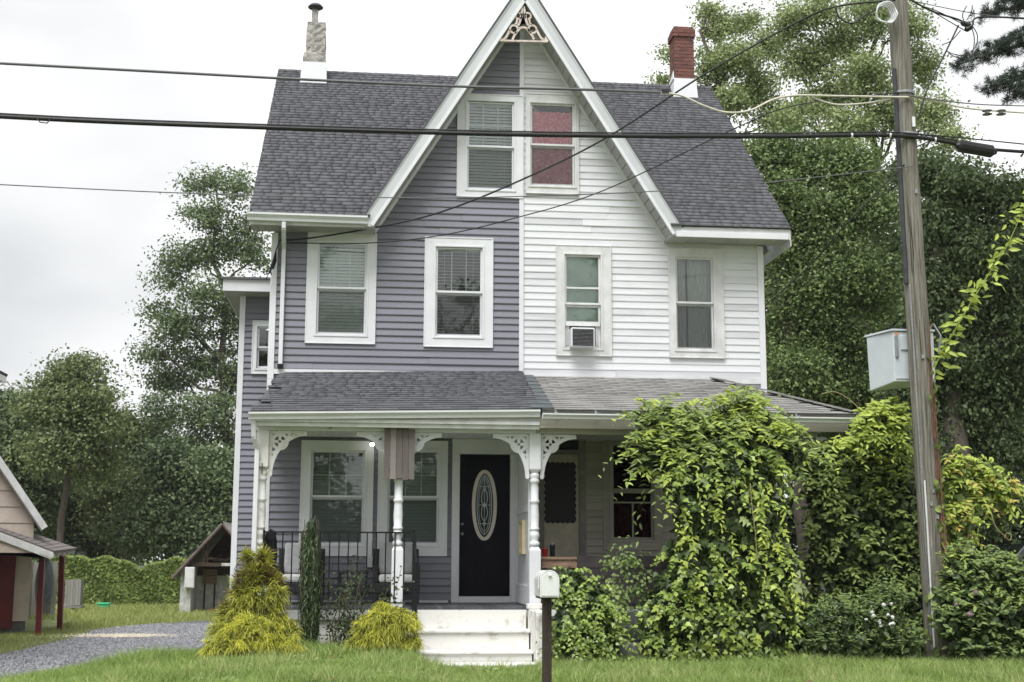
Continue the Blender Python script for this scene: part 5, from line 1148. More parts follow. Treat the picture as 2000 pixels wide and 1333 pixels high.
for s_ in (-1, 1): MB().bar(((x0+x1)/2+s_*((x1-x0)/2+.1), 45.9, z1-.15), ((x0+x1)/2, 45.9, z1+.52), .1, .06, (0, 1, 0)).build('roof_edge', NSH, t)

# ------------------------------------------------------------------ car half hidden at the right
cxp = P(1956, 1100, 6.0); GX0 = cxp[0]; Zg = .60
car = thing('parked_car', 'dark parked car half hidden by weeds at the right edge', 'car', (GX0+1.5, 6.8, Zg))
CARP = pm('dark_car_paint', (0.018, 0.022, 0.024), 0.25, 0.1, 5, spec=0.6)
def loft(sec, name, mat, par):
    n_ = len(sec[0]); vs_ = [p for s_ in sec for p in s_]; fs = [(i*n_+k, i*n_+(k+1) % n_, (i+1)*n_+(k+1) % n_, (i+1)*n_+k) for i in range(len(sec)-1) for k in range(n_)]
    fs += [tuple(range(n_-1, -1, -1)), tuple(range((len(sec)-1)*n_, len(sec)*n_))]
    o = MB().add(vs_, fs).build(name, mat, par, smooth=True); m_ = o.modifiers.new('sub', 'SUBSURF'); m_.levels = 2; m_.render_levels = 2; return o
def csec(x, hw_, zb, zt_): return [(x, 6.8+s_*hw_*f_, Zg+z) for s_, f_, z in ((-1, .86, zb), (-1, 1, zb+.2), (-1, 1, zt_-.12), (-1, .85, zt_), (1, .85, zt_), (1, 1, zt_-.12), (1, 1, zb+.2), (1, .86, zb))]
x_ = GX0-1.15
loft([csec(x_, .55, .35, .62), csec(x_+.08, .78, .25, .78), csec(x_+.9, .86, .22, .92), csec(x_+1.3, .88, .22, .98), csec(x_+2.6, .89, .22, 1.0), csec(x_+3.9, .87, .22, 1.02), csec(x_+4.35, .80, .28, .98), csec(x_+4.42, .66, .4, .85)], 'body', CARP, car)
def ksec(x, w_, zt_): return [(x, 6.8+s_*f_, Zg+z) for s_, f_, z in ((-1, .80, .97), (-1, w_, zt_), (1, w_, zt_), (1, .80, .97))]
zt_ = .97
mb = MB(); cab = [(GX0-.02, .985), (GX0+.62, 1.56), (GX0+2.05, 1.58), (GX0+3.0, 1.0)]
for s_ in (-1, 1):
    pass
vs_ = []
for (xx, zz) in cab:
    w_ = .80 if zz < 1.1 else .62
    vs_ += [(xx, 6.8-w_, Zg+zz), (xx, 6.8+w_, Zg+zz)]
GLC = pm('car_glass', (0.015, 0.02, 0.022), 0.05, 0.1, 5, spec=0.9)
MB().add(vs_, [(0, 1, 3, 2), (4, 5, 7, 6), (0, 2, 4, 6), (1, 7, 5, 3), (2, 3, 5, 4)]).build('window_glass', GLC, car)
for a, b in ((0, 1), (1, 2), (2, 3)):
    for s_ in (0, 1): pa, pb2 = np.array(vs_[2*a+s_]), np.array(vs_[2*b+s_]); MB().tube([pa, pa*.5+pb2*.5, pb2], .022, 8).build('pillar' if a != 1 else 'roof_rail', STEEL, car)
MB().slab([np.array(vs_[2])+(0, 0, .03), np.array(vs_[4])+(0, 0, .03), np.array(vs_[5])+(0, 0, .03), np.array(vs_[3])+(0, 0, .03)], (0, 0, 1), .03).build('roof_panel', CARP, car, bevel=.01)
mb = MB(); mid = (GX0+1.3); mb.box(mid-.03, mid+.03, 6.8-.83, 6.8-.60, Zg+.98, Zg+1.55); 
for xx in (x_+.85, x_+3.5):
    for s_ in (-1, 1):
        yy = 6.8+s_*.80; wl = MB().tube([(xx, yy-.1, Zg+.31), (xx, yy+.1, Zg+.31)], .31, 20).build('wheel', BLKRUB, car); MB().tube([(xx, yy-.105, Zg+.31), (xx, yy+.105, Zg+.31)], .19, 14).build('rim', STEEL, wl)
for s_ in (-1, 1): MB().box(x_+.05, x_+.25, 6.8+s_*.62-.13, 6.8+s_*.62+.13, Zg+.62, Zg+.74).build('headlight', pm('headlight_lens', (0.6, 0.62, 0.62), 0.1, 0.05, 5), car, bevel=.03)
MB().box(GX0+.35, GX0+.50, 6.8-1.02, 6.8-.84, Zg+.98, Zg+1.12).build('wing_mirror', CARP, car, bevel=.03)

# ------------------------------------------------------------------ vegetation helpers
def leafmat(name, a, b, rough=0.55, noise=0.5, transl=0.3, spec=0.3, ramp=(0.2, 0.8), island=0.5): return pm(name, a, rough, 0.1, noise, island=island, c2=b, transl=transl, spec=spec, ramp=ramp, detail=3)
def nrm(a): return a/np.maximum(np.linalg.norm(a, axis=-1, keepdims=True), 1e-9)
def leaf_arrays(C, N, T, L, W, shape='quad', fold=0.18, bend=0.0):
    N = nrm(N); T = nrm(T-N*np.sum(T*N, 1, keepdims=True)); B = np.cross(N, T); n = len(C)
    L = np.broadcast_to(L, (n,))[:, None]; W = np.broadcast_to(W, (n,))[:, None]
    if shape == 'quad': pr = [(-.5, 0, 0), (0, .5, fold), (.5, 0, -bend), (0, -.5, fold)]; F = np.array([(0, 1, 2, 3)])
    elif shape == 'ivy': pr = [(-.40, 0, 0), (-.40, .30, fold*.7), (-.02, .56, fold), (.10, .25, fold*.5), (.58, 0, -bend), (.10, -.25, fold*.5), (-.02, -.56, fold), (-.40, -.30, fold*.7)]; F = np.array([(0, 1, 2, 3), (0, 3, 4, 5), (0, 5, 6, 7)])
    else: pr = [(-.5, 0, 0), (-.18, .46, fold), (.2, .34, fold*.7), (.5, 0, -bend), (.2, -.34, fold*.7), (-.18, -.46, fold)]; F = np.array([(0, 1, 2, 3), (0, 3, 4, 5)])
    V = np.stack([C+T*L*t+B*W*b+N*W*h for t, b, h in pr], 1); k = len(pr)
    return V.reshape(-1, 3), (F[None]+(np.arange(n)*k)[:, None, None]).reshape(-1, 4)
def rdir(n): return nrm(rng.normal(size=(n, 3)))
def px_lobes(lst, Y, flat=1.0, yj=0.0):
    out = []
    for l in lst:
        px, py, rx, ry = l[:4]; Yl = (l[4] if len(l) > 4 else Y)+(rng.uniform(-yj, yj) if yj else 0); k = ppm(Yl, px, py)
        out.append((P(px, py, Yl), np.array([rx*k, (rx+ry)/2*k*flat, ry*k])))
    return out
def crown(lobes, n_cl, per, cr_, shell=0.4, L=.16, W=.10, upw=.5, droop=.3, shape='quad', flat=.65):
    w_ = np.array([(r[0]*r[2]) for _, r in lobes]); w_ /= w_.sum()
    idx = rng.choice(len(lobes), n_cl, p=w_); c = np.array([l[0] for l in lobes])[idx]; r = np.array([l[1] for l in lobes])[idx]
    d = rdir(n_cl); rad = rng.random(n_cl)[:, None]**shell
    cc = c+d*r*rad; csz = cr_*rng.uniform(.6, 1.4, n_cl)
    cc = np.repeat(cc, per, 0); dd = np.repeat(d, per, 0); cs = np.repeat(csz, per)[:, None]; n = len(cc)
    off = rng.normal(size=(n, 3))*cs*np.array([1, 1, flat]); pos = cc+off
    N = nrm(dd*.45+np.array([0, 0, upw])+rng.normal(size=(n, 3))*.62)
    T = rng.normal(size=(n, 3))+dd*.5+np.array([0, 0, -droop])
    s_ = rng.uniform(.65, 1.3, n)
    return leaf_arrays(pos, N, T, L*s_, W*s_, shape)
BARK = pm('tree_bark', (0.11, 0.09, 0.075), 0.9, 0.2, 5, c2=(0.055, 0.045, 0.04), stretch=(4, 4, .6), bump=0.5, bscale=14)
def limb_path(a, b, n=7, wob=.04):
    a, b = np.array(a, float), np.array(b, float); ln = np.linalg.norm(b-a); ps = []
    for i in range(n):
        t = i/(n-1); p = a+(b-a)*t; p = p+np.array([0, 0, ln*.10*math.sin(math.pi*t)])
        if 0 < i < n-1: p = p+rng.normal(size=3)*ln*wob
        ps.append(p)
    return ps
def tree(name, label, base, lobes, mat, n_cl, per, cr_, group=None, trunk_r=.25, L=.16, W=.10, shell=.4, top=None, **kw):
    t = thing(name, label, 'tree', tuple(base), group)
    top_l = max(lobes, key=lambda l: l[0][2]) if top is None else top; tp = top_l[0]; base = np.array(base, float)
    sp_ = limb_path(base, tp, 12, .012); sp_[0][2] -= .3
    rs = [trunk_r*(1-.85*i/11)+.01 for i in range(12)]
    tk = MB().tube(sp_, rs, 9).build('trunk', BARK, t, smooth=True)
    mb = MB()
    for c, r in lobes:
        i = min(range(2, 11), key=lambda i: abs(sp_[i][2]-(c[2]-np.linalg.norm(c[:2]-sp_[i][:2])*.8)))
        ps = limb_path(sp_[i], c, 7, .03); mb.tube(ps, [max(.016, rs[i]*.55*(1-.8*k/6)) for k in range(7)], 6)
        for _ in range(5):
            q = c+rdir(1)[0]*r*.85; ps2 = limb_path(ps[rng.integers(3, 6)], q, 5, .04); mb.tube(ps2, [max(.008, rs[i]*.22*(1-.8*k/4)) for k in range(5)], 5)
    mb.build('limb', BARK, tk, smooth=True)
    V, F = crown(lobes, n_cl, per, cr_, shell, L, W, **kw); link('crown', npmesh('crown', V, F), mat, t); return t

FARG = leafmat('far_grey_green_leaf', (0.205, 0.270, 0.125), (0.076, 0.112, 0.054), noise=.35)
FARD = leafmat('far_dark_leaf', (0.160, 0.212, 0.098), (0.058, 0.088, 0.044), noise=.4)
FARO = leafmat('far_olive_leaf', (0.240, 0.285, 0.120), (0.095, 0.130, 0.052), noise=.4)
MIDG = leafmat('mid_green_leaf', (0.285, 0.375, 0.140), (0.062, 0.100, 0.038), noise=.5)
LITG = leafmat('light_olive_leaf', (0.430, 0.495, 0.235), (0.165, 0.225, 0.095), noise=.5)
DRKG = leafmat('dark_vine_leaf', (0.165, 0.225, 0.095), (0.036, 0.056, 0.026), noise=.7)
PINE = leafmat('pine_needle', (0.040, 0.068, 0.044), (0.014, 0.026, 0.018), noise=.6, transl=.1)
def gbase(px, py, Y): b = P(px, py, Y); return (b[0], Y, 0.0 if b[0] < -3 else .45)

# left background trees
tree('tall_tree', 'tall airy tree rising left of the house, tallest on that side', gbase(440, 1150, 44), px_lobes([(465, 372, 32, 42), (420, 350, 26, 26), (382, 362, 30, 28), (400, 420, 45, 34), (475, 455, 38, 55), (430, 480, 52, 40), (370, 505, 52, 36), (335, 545, 34, 30), (420, 575, 70, 42), (312, 612, 34, 28), (355, 640, 60, 38), (460, 630, 50, 60), (300, 690, 34, 28), (390, 710, 70, 44), (330, 745, 46, 34), (465, 740, 42, 70), (320, 800, 46, 34), (410, 810, 70, 50), (370, 870, 70, 40), (460, 870, 40, 60), (500, 510, 26, 36)], 44, .9, 1.2), FARG, 900, 42, .40, 'trees behind the yard', .24, .17, .105, shell=.5, flat=.45)
tree('round_tree', 'round-headed tree standing above the woodland edge at far left', gbase(108, 1150, 38), px_lobes([(150, 722, 52, 34), (110, 760, 48, 34), (175, 770, 52, 40), (85, 800, 40, 36), (140, 815, 66, 44), (200, 830, 36, 44), (110, 880, 66, 46), (180, 900, 50, 50)], 38, .9, .8), FARO, 560, 44, .42, 'trees behind the yard', .18, .17, .105, shell=.5, flat=.45)
bgl = [('dark leafy tree at the very left edge behind the cream cottage', 25, [(15, 800, 44, 40), (45, 850, 60, 60), (10, 900, 60, 70), (60, 950, 70, 70), (20, 1010, 70, 60)], 42, FARD),
       ('olive tree between the round-headed tree and the tall airy tree', 250, [(235, 830, 40, 34), (255, 880, 62, 56), (290, 850, 40, 36), (230, 950, 70, 66), (290, 960, 70, 70), (260, 1030, 90, 60)], 46, FARO),
       ('dark broad tree directly above the vine hedge', 330, [(330, 900, 60, 50), (370, 950, 60, 60), (320, 990, 80, 70), (390, 1030, 70, 60), (300, 1040, 80, 50)], 41, FARD),
       ('dense tree showing against the slate corner of the house', 430, [(420, 920, 50, 50), (450, 980, 50, 60), (415, 1030, 60, 60), (470, 1060, 50, 60), (440, 1100, 60, 40)], 40, FARG),
       ('shaded low tree behind the grey hutch', 130, [(110, 960, 70, 50), (170, 980, 70, 60), (100, 1040, 80, 50), (190, 1050, 90, 50), (140, 1070, 90, 30)], 48, FARD)]
for lb, px, lo, yy, mt in bgl: tree('woodland_tree', lb, gbase(px, 1150, yy), px_lobes(lo, yy, .9, .8), mt, 600, 44, .46, 'trees behind the yard', .24, .19, .12, shell=.5, flat=.45)
# a wood beyond, one mass
lo = px_lobes([(x, 1030+25*math.sin(x*.05), 75, 65) for x in range(-40, 560, 60)], 66, .5)
V, F = crown(lo, 1500, 22, .6, .5, .34, .20); o = link('far_wood', npmesh('far_wood', V, F), FARD); tag(o, 'far dim wood closing the view behind the left yard', 'wood', kind='stuff')
# right background trees
lo = px_lobes([(1312, 105, 22, 22), (1300, 160, 20, 16), (1400, 55, 38, 36), (1385, 20, 20, 20), (1440, 110, 46, 40), (1395, 130, 34, 36), (1460, 40, 22, 26), (1480, 170, 48, 44), (1425, 200, 40, 34), (1380, 180, 26, 26), (1330, 190, 26, 18), (1500, 90, 30, 34), (1520, 230, 50, 40)], 16, .8, .8)
tree('airy_tree', 'airy light-leaved tree rising right behind the brick chimney', gbase(1430, 1150, 16), lo, LITG, 560, 46, .20, 'trees right of the house', .16, .088, .062, shell=.6, flat=.5)
lo = px_lobes([(1545, 45, 46, 50), (1600, 20, 40, 36), (1640, 90, 60, 46), (1575, 120, 50, 44), (1700, 40, 46, 46), (1690, 150, 60, 50), (1610, 190, 60, 46), (1780, 50, 40, 46), (1800, 130, 40, 50), (1740, 220, 60, 50), (1820, 220, 46, 44), (1655, 250, 60, 44), (1860, 270, 38, 26), (1550, 220, 44, 40), (1720, 5, 60, 30)], 13, .8, .8)
tree('airy_tree', 'tall light-leaved tree directly behind the upper utility pole', gbase(1660, 1150, 13), lo, LITG, 950, 46, .21, 'trees right of the house', .2, .088, .062, shell=.6, flat=.5)
lo = px_lobes([(1500, 300, 60, 50), (1570, 310, 70, 56), (1650, 330, 70, 60), (1530, 390, 70, 60), (1620, 420, 80, 66), (1700, 400, 60, 70), (1540, 480, 66, 60), (1640, 520, 80, 66), (1580, 580, 76, 60), (1530, 640, 60, 60), (1620, 660, 80, 66), (1700, 560, 50, 80), (1560, 730, 76, 60), (1670, 740, 70, 60), (1600, 800, 90, 60), (1700, 850, 60, 60)], 9.5, .75, .6)
tree('dense_tree', 'dense dark-hearted tree between the white wall and the pole', gbase(1600, 1150, 9.5), lo, MIDG, 1900, 54, .27, 'trees right of the house', .3, .092, .06, shell=.6, flat=.45)
lo = px_lobes([(1810, 340, 70, 46), (1890, 370, 80, 60), (1975, 400, 60, 60), (1850, 450, 80, 66), (1950, 500, 80, 70), (1830, 560, 60, 70), (1910, 620, 80, 76), (1990, 640, 60, 90), (1850, 700, 70, 76), (1950, 760, 80, 76), (1870, 820, 76, 66), (1970, 880, 70, 66), (1880, 920, 70, 56), (1790, 760, 46, 80), (1800, 880, 50, 60), (1960, 980, 60, 46), (1770, 980, 60, 60)], 5.5, .8, .5)
tree('vine_smothered_tree', 'dark tree smothered in hanging vine right of the pole', gbase(1890, 1150, 5.5), lo, DRKG, 2600, 30, .18, 'trees right of the house', .34, .095, .062, shell=.7, droop=1.2, upw=.2)
# orange-red berries scattered on it
c_ = np.array([l[0] for l in lo]); r_ = np.array([l[1] for l in lo])
# dark understorey filling the gap down to the ground at the right
lo2 = px_lobes([(x, 1010+40*math.sin(x*.03), 70, 90) for x in range(1500, 2560, 70)], 11, .6)
V, F = crown(lo2, 1500, 24, .3, .5, .16, .10); o = link('understorey', npmesh('understorey', V, F), DRKG); tag(o, 'dark undergrowth massed behind the vines at right', 'undergrowth', kind='stuff')
lo2 = px_lobes([(x, 640+40*math.sin(x*.02), 80, 290) for x in range(1500, 2640, 70)], 24, .5)
V, F = crown(lo2, 4200, 22, .5, .5, .26, .16); o = link('far_wood', npmesh('far_wood', V, F), FARD); tag(o, 'dim wood behind the right-hand trees', 'wood', kind='stuff')
# pine boughs
t = thing('pine_tree', 'dark pine whose boughs reach in at the top right corner', 'tree', (P(2120, 1150, 3)[0], 3, .5), 'trees right of the house')
pt = P(2120, 1150, 3); tp = P(2110, -250, 3); tk = MB().tube([(pt[0], 3, .2), (pt[0], 3, 4), tuple(tp)], [.35, .28, .12], 10).build('trunk', BARK, t, smooth=True)
mb = MB(); CC, DD = [], []
for (a, b, c, wd_) in [((2120, 60), (1985, 85), (1868, 128), 24), ((2120, 110), (2010, 150), (1930, 172), 20), ((2120, -30), (1990, 20), (1925, 25), 20), ((2120, 20), (2020, 60), (1930, 98), 20), ((2120, 150), (2050, 175), (1985, 185), 16), ((2120, 0), (2030, 5), (1960, -10), 20)]:
    p0, p1, p2 = P(*a, 3), P(*b, 2.7), P(*c, 2.4); br = [p0*(1-t_)**2+2*p1*t_*(1-t_)+p2*t_**2 for t_ in np.linspace(0, 1, 9)]
    mb.tube(br, [.06*(1-t_)+.012 for t_ in np.linspace(0, 1, 9)], 6)
    for i in range(110):
        t_ = rng.uniform(.15, 1); q = p0*(1-t_)**2+2*p1*t_*(1-t_)+p2*t_**2
        q = q+rng.normal(size=3)*np.array([.12, .22, wd_*.0035*(1.25-t_*.6)]); CC.append(np.repeat(q[None], 34, 0)); DD.append(nrm(rng.normal(size=(34, 3))+np.array([-.9, 0, .25])))
mb.build('bough', BARK, tk); CC = np.concatenate(CC); DD = np.concatenate(DD)
V, F = leaf_arrays(CC+DD*.07, rdir(len(CC)), DD, .15, .010); link('crown', npmesh('crown', V, F), PINE, t)

# vine hedge at the back of the yard
VINE = leafmat('hedge_vine_leaf', (0.300, 0.380, 0.095), (0.110, 0.160, 0.045), noise=.8)
YHd = 33.0; xa, xb_ = P(88, 1150, YHd)[0], P(420, 1150, YHd)[0]; n = 26000
x = rng.uniform(xa, xb_, n); top = 1.75+.16*np.sin(x*1.3)+.10*np.sin(x*3.1+1)+.05*np.sin(x*7); zz = rng.random(n)**.85*top; front = rng.random(n) < .72
y = np.where(front, YHd-.15-.18*rng.random(n)+.1*np.sin(x*4+zz*3), YHd+rng.uniform(-.1, .5, n)); zz = np.where(front, zz, top-.12*rng.random(n))
V, F = leaf_arrays(np.stack([x, y, zz], 1), np.stack([np.zeros(n), -np.ones(n)*.7, np.ones(n)*.5], 1)+rng.normal(size=(n, 3))*.5, np.stack([rng.normal(size=n)*.6, np.zeros(n), -np.ones(n)], 1), rng.uniform(.08, .16, n), rng.uniform(.07, .13, n), 'ivy')
t = thing('vine_hedge', 'bright green vine-covered fence along the back of the yard', 'hedge', ((xa+xb_)/2, YHd, 0)); link('foliage', npmesh('foliage', V, F), VINE, t)
MB().box(xa+.1, xb_-.1, YHd-.05, YHd+.05, 0, 1.55).build('fence_panel', GW, t)

# ------------------------------------------------------------------ vines and shrubs near the house
def mound(name, label, cat, lobes, mat, n, Lr, shape='ivy', core=None, droop=1.0, outw=.9, single=0, rough=.10, base=None, frontal=.75, thick=.22, group=None):
    b = base if base is not None else (np.mean([l[0][0] for l in lobes]), np.mean([l[0][1] for l in lobes]), .6)
    t = thing(name, label, cat, tuple(map(float, b)), group)
    w_ = np.array([(r[0]*r[2]) for _, r in lobes]); w_ /= w_.sum(); c_ = np.array([l[0] for l in lobes]); r_ = np.array([l[1] for l in lobes])
    m_ = int(n*2.2); idx = rng.choice(len(lobes), m_, p=w_); d = rdir(m_); d[:, 1] = np.where((d[:, 1] > .25) & (rng.random(m_) < frontal), -d[:, 1], d[:, 1])
    ph = d*3.1+c_[idx]*2.3; rad = 1+rough*(np.sin(ph[:, 0]*2.1+ph[:, 2]*3.3)+np.sin(ph[:, 1]*2.7+ph[:, 0]*3.9+1.7))-thick*rng.random(m_)**2
    p = c_[idx]+d*r_[idx]*rad[:, None]; keep = np.ones(m_, bool)
    for k in range(len(lobes)): keep &= ~((((p-c_[k])/(r_[k]*.86))**2).sum(1) < 1) | (idx == k)
    keep &= p[:, 2] > gz(p[:, 0], p[:, 1])+.02
    p, d = p[keep][:n], d[keep][:n]; n = len(p)
    N = nrm(d*outw+np.array([0, -.15, .45])+rng.normal(size=(n, 3))*.38); T = np.array([0, 0, -droop])+rng.normal(size=(n, 3))*.45+d*.25
    L = rng.uniform(*Lr, n); s_ = min(single, n)
    if s_:
        order = np.argsort(p[:, 1]+rng.normal(size=n)*.2); sel = order[:s_*3][rng.permutation(min(s_*3, n))[:s_]]
        V, F = leaf_arrays(np.zeros((1, 3)), np.array([[0, 0, 1.]]), np.array([[0, 1., 0]]), 1., .85, shape); lm = npmesh('leaf', V, F); lm.materials.append(mat)
        for i in sel:
            Nn = N[i]; Tt = T[i]-Nn*(T[i]@Nn); Tt /= np.linalg.norm(Tt); Bb = np.cross(Tt, Nn); l_ = L[i]*1.25; pp = p[i]+d[i]*.03
            o = bpy.data.objects.new('leaf', lm); COL.objects.link(o); o.parent = t
            q = WL[t.name]; o.matrix_local = Matrix(((Bb[0]*l_, Tt[0]*l_, Nn[0]*l_, pp[0]-q[0]), (Bb[1]*l_, Tt[1]*l_, Nn[1]*l_, pp[1]-q[1]), (Bb[2]*l_, Tt[2]*l_, Nn[2]*l_, pp[2]-q[2]), (0, 0, 0, 1)))
        msk = np.ones(n, bool); msk[sel] = False; p, N, T, L = p[msk], N[msk], T[msk], L[msk]
    V, F = leaf_arrays(p, N, T, L, L*.85, shape); fo = link('foliage', npmesh('foliage', V, F), mat, t)
    if single: fo['kind'] = 'stuff'
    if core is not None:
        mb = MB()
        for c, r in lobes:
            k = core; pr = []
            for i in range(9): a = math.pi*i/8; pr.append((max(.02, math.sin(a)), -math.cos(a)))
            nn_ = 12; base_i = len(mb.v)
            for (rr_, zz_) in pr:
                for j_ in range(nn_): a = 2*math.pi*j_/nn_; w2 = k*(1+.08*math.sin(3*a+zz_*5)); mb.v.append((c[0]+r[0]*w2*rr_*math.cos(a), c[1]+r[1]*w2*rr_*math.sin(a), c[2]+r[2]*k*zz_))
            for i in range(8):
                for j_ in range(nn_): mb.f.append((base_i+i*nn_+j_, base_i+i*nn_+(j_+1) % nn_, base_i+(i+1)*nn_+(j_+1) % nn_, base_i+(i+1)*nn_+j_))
        mb.build('dark_core', DRKG, t)  # solid dark filler; inner shade of the mound put into its colour
    return t
def sprays(par, roots, dirs, m, step, g, Lr, mat, wr=.5, shape='leaf', nm='new_growth', down=.35):  # young shoots; their brighter leaf colour also carries the leaf-tip highlights
    n = len(roots); D = nrm(dirs); side = nrm(np.cross(D, np.array([0, 0, 1.])+rng.normal(size=(n, 3))*.3)); Cs, Ns, Ts, Ls = [], [], [], []; ln = rng.uniform(.6, 1.25, n)[:, None]
    for j in range(m):
        s_ = step*j*ln; pos = roots+D*s_+np.array([0, 0, -1.])*g*s_*s_; sg = 1 if j % 2 else -1
        T = side*sg*.85+D*.55+np.array([0, 0, -down])+rng.normal(size=(n, 3))*.22; L = rng.uniform(*Lr, n)*(1-.35*abs(j/(m-1)-.35))
        Cs.append(pos+nrm(T)*L[:, None]*.45); Ts.append(T); Ns.append(np.array([0, -.45, .75])+D*.25+rng.normal(size=(n, 3))*.3); Ls.append(L)
    C_, N_, T_, L_ = map(np.concatenate, (Cs, Ns, Ts, Ls)); k = C_[:, 2] > gz(C_[:, 0], C_[:, 1])+.02
    V, F = leaf_arrays(C_[k], N_[k], T_[k], L_[k], L_[k]*wr, shape, bend=.12); o = link(nm, npmesh(nm, V, F), mat, par); o['kind'] = 'stuff'; return o
def lobe_surface(lobes, n, face=-.1, up=0.0):
    w_ = np.array([(r[0]*r[2]) for _, r in lobes]); w_ /= w_.sum(); c_ = np.array([l[0] for l in lobes]); r_ = np.array([l[1] for l in lobes]); m_ = n*6
    idx = rng.choice(len(lobes), m_, p=w_); d = rdir(m_); d[:, 1] = np.where(rng.random(m_) < .6, -abs(d[:, 1]), d[:, 1]); d[:, 2] += up; d = nrm(d); p = c_[idx]+d*r_[idx]*rng.uniform(.8, 1.02, (m_, 1)); keep = np.ones(m_, bool)
    for k in range(len(lobes)): keep &= ~((((p-c_[k])/(r_[k]*.88))**2).sum(1) < 1) | (idx == k)
    keep &= p[:, 2] > gz(p[:, 0], p[:, 1])+.1
    return p[keep][:n], d[keep][:n]
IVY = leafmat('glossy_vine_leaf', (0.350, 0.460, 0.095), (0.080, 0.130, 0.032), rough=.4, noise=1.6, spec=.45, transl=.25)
IVYD = leafmat('shaded_vine_leaf', (0.085, 0.130, 0.036), (0.011, 0.020, 0.009), rough=.45, noise=1.6, transl=.2)  # the vines' dark interior and gaps put into this leaf colour
IVYB = leafmat('bright_vine_leaf', (0.520, 0.600, 0.120), (0.230, 0.320, 0.062), rough=.45, noise=1.5, transl=.35)
GOLDL = leafmat('turning_yellow_leaf', (0.62, 0.50, 0.14), (0.34, 0.30, 0.07), noise=2.)
IVYM = leafmat('mixed_vine_leaf', (0.330, 0.420, 0.115), (0.090, 0.135, 0.042), rough=.45, noise=1.8, transl=.3)
WEED = leafmat('weed_leaf', (0.280, 0.370, 0.115), (0.090, 0.140, 0.048), rough=.5, noise=2.0, transl=.3)
lo = px_lobes([(1375, 925, 60, 50), (1330, 940, 34, 40), (1430, 915, 60, 54), (1478, 930, 42, 50), (1378, 1005, 54, 66), (1430, 1015, 62, 76), (1478, 1005, 40, 76), (1362, 1100, 56, 80), (1430, 1125, 80, 86), (1492, 1115, 50, 90), (1318, 1190, 48, 70), (1385, 1215, 86, 60), (1470, 1215, 86, 64), (1545, 1225, 40, 60), (1300, 1258, 40, 34), (1578, 1266, 36, 28), (1440, 1262, 110, 30)], -2.9, .8)
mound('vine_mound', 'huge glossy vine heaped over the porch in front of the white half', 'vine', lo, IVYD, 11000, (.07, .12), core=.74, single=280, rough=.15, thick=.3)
vm = [q for q in bpy.data.objects if q.name == 'vine_mound'][0]
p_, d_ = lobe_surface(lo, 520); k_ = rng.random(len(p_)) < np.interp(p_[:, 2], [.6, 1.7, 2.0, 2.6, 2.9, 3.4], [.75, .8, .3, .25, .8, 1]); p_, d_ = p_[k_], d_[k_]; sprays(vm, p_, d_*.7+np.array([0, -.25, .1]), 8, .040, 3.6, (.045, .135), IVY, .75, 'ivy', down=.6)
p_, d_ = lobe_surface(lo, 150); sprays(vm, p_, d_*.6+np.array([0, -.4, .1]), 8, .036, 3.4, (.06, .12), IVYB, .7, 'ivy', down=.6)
lo = px_lobes([(1268, 845, 24, 18), (1256, 822, 14, 10), (1302, 880, 36, 26), (1328, 842, 32, 24), (1308, 812, 22, 12), (1275, 900, 28, 22), (1390, 876, 44, 30), (1428, 822, 26, 20), (1450, 800, 18, 14), (1476, 836, 32, 24), (1440, 866, 48, 30), (1530, 892, 36, 28), (1508, 862, 26, 20), (1370, 838, 22, 14)], -2.65, .9)
mound('wisteria', 'loose pale green shoots crowning the vine at the porch gutter', 'vine', lo, IVYD, 2600, (.07, .13), 'leaf', core=.5, droop=.5, outw=.5, rough=.3, thick=.6)
ws = [q for q in bpy.data.objects if q.name == 'wisteria'][0]
p_, d_ = lobe_surface(lo, 330, up=.35); sprays(ws, p_, d_*.8+np.array([0, -.15, .45]), 12, .046, 1.3, (.085, .15), IVYM, .36)
p_, d_ = lobe_surface(lo, 150, up=.5); sprays(ws, p_, d_*.7+np.array([0, -.2, .6]), 13, .05, 1.1, (.085, .15), IVYB, .36)
hs_ = np.array([P(px, py, -3.45) for px, py in ((1290, 900), (1360, 910), (1400, 960), (1465, 905), (1480, 960), (1520, 950), (1340, 1000), (1430, 1040), (1500, 1060), (1545, 1120))]); sprays(ws, hs_, np.array([0, -.25, -.9])+rng.normal(size=(len(hs_), 3))*.15, 16, .05, .05, (.07, .13), IVYB, .36, nm='hanging_strand')
lo = px_lobes([(1580, 906, 36, 28), (1630, 900, 40, 30), (1690, 880, 36, 30), (1735, 870, 34, 50), (1650, 945, 60, 42), (1720, 935, 54, 50), (1600, 965, 30, 30), (1665, 1000, 60, 50), (1740, 1000, 54, 70), (1715, 1070, 60, 56), (1760, 1100, 50, 80), (1735, 1150, 50, 56), (1655, 1060, 50, 50), (1660, 1130, 50, 60, -1.7), (1610, 1030, 34, 44), (1612, 1110, 36, 60, -1.7), (1640, 1190, 60, 40, -1.8)], -1.9, .8)
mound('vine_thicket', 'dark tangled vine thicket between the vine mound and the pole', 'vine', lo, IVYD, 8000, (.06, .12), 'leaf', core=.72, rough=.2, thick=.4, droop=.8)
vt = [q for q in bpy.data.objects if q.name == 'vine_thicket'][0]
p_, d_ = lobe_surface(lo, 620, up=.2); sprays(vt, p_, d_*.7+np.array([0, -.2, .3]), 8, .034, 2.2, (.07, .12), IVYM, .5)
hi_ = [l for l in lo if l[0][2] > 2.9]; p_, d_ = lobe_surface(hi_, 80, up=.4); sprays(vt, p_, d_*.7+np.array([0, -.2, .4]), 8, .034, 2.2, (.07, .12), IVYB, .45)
lo = px_lobes([(1705, 822, 28, 16), (1735, 808, 24, 18), (1694, 848, 20, 16), (1752, 840, 16, 30), (1662, 872, 16, 12)], -2.5, .9)
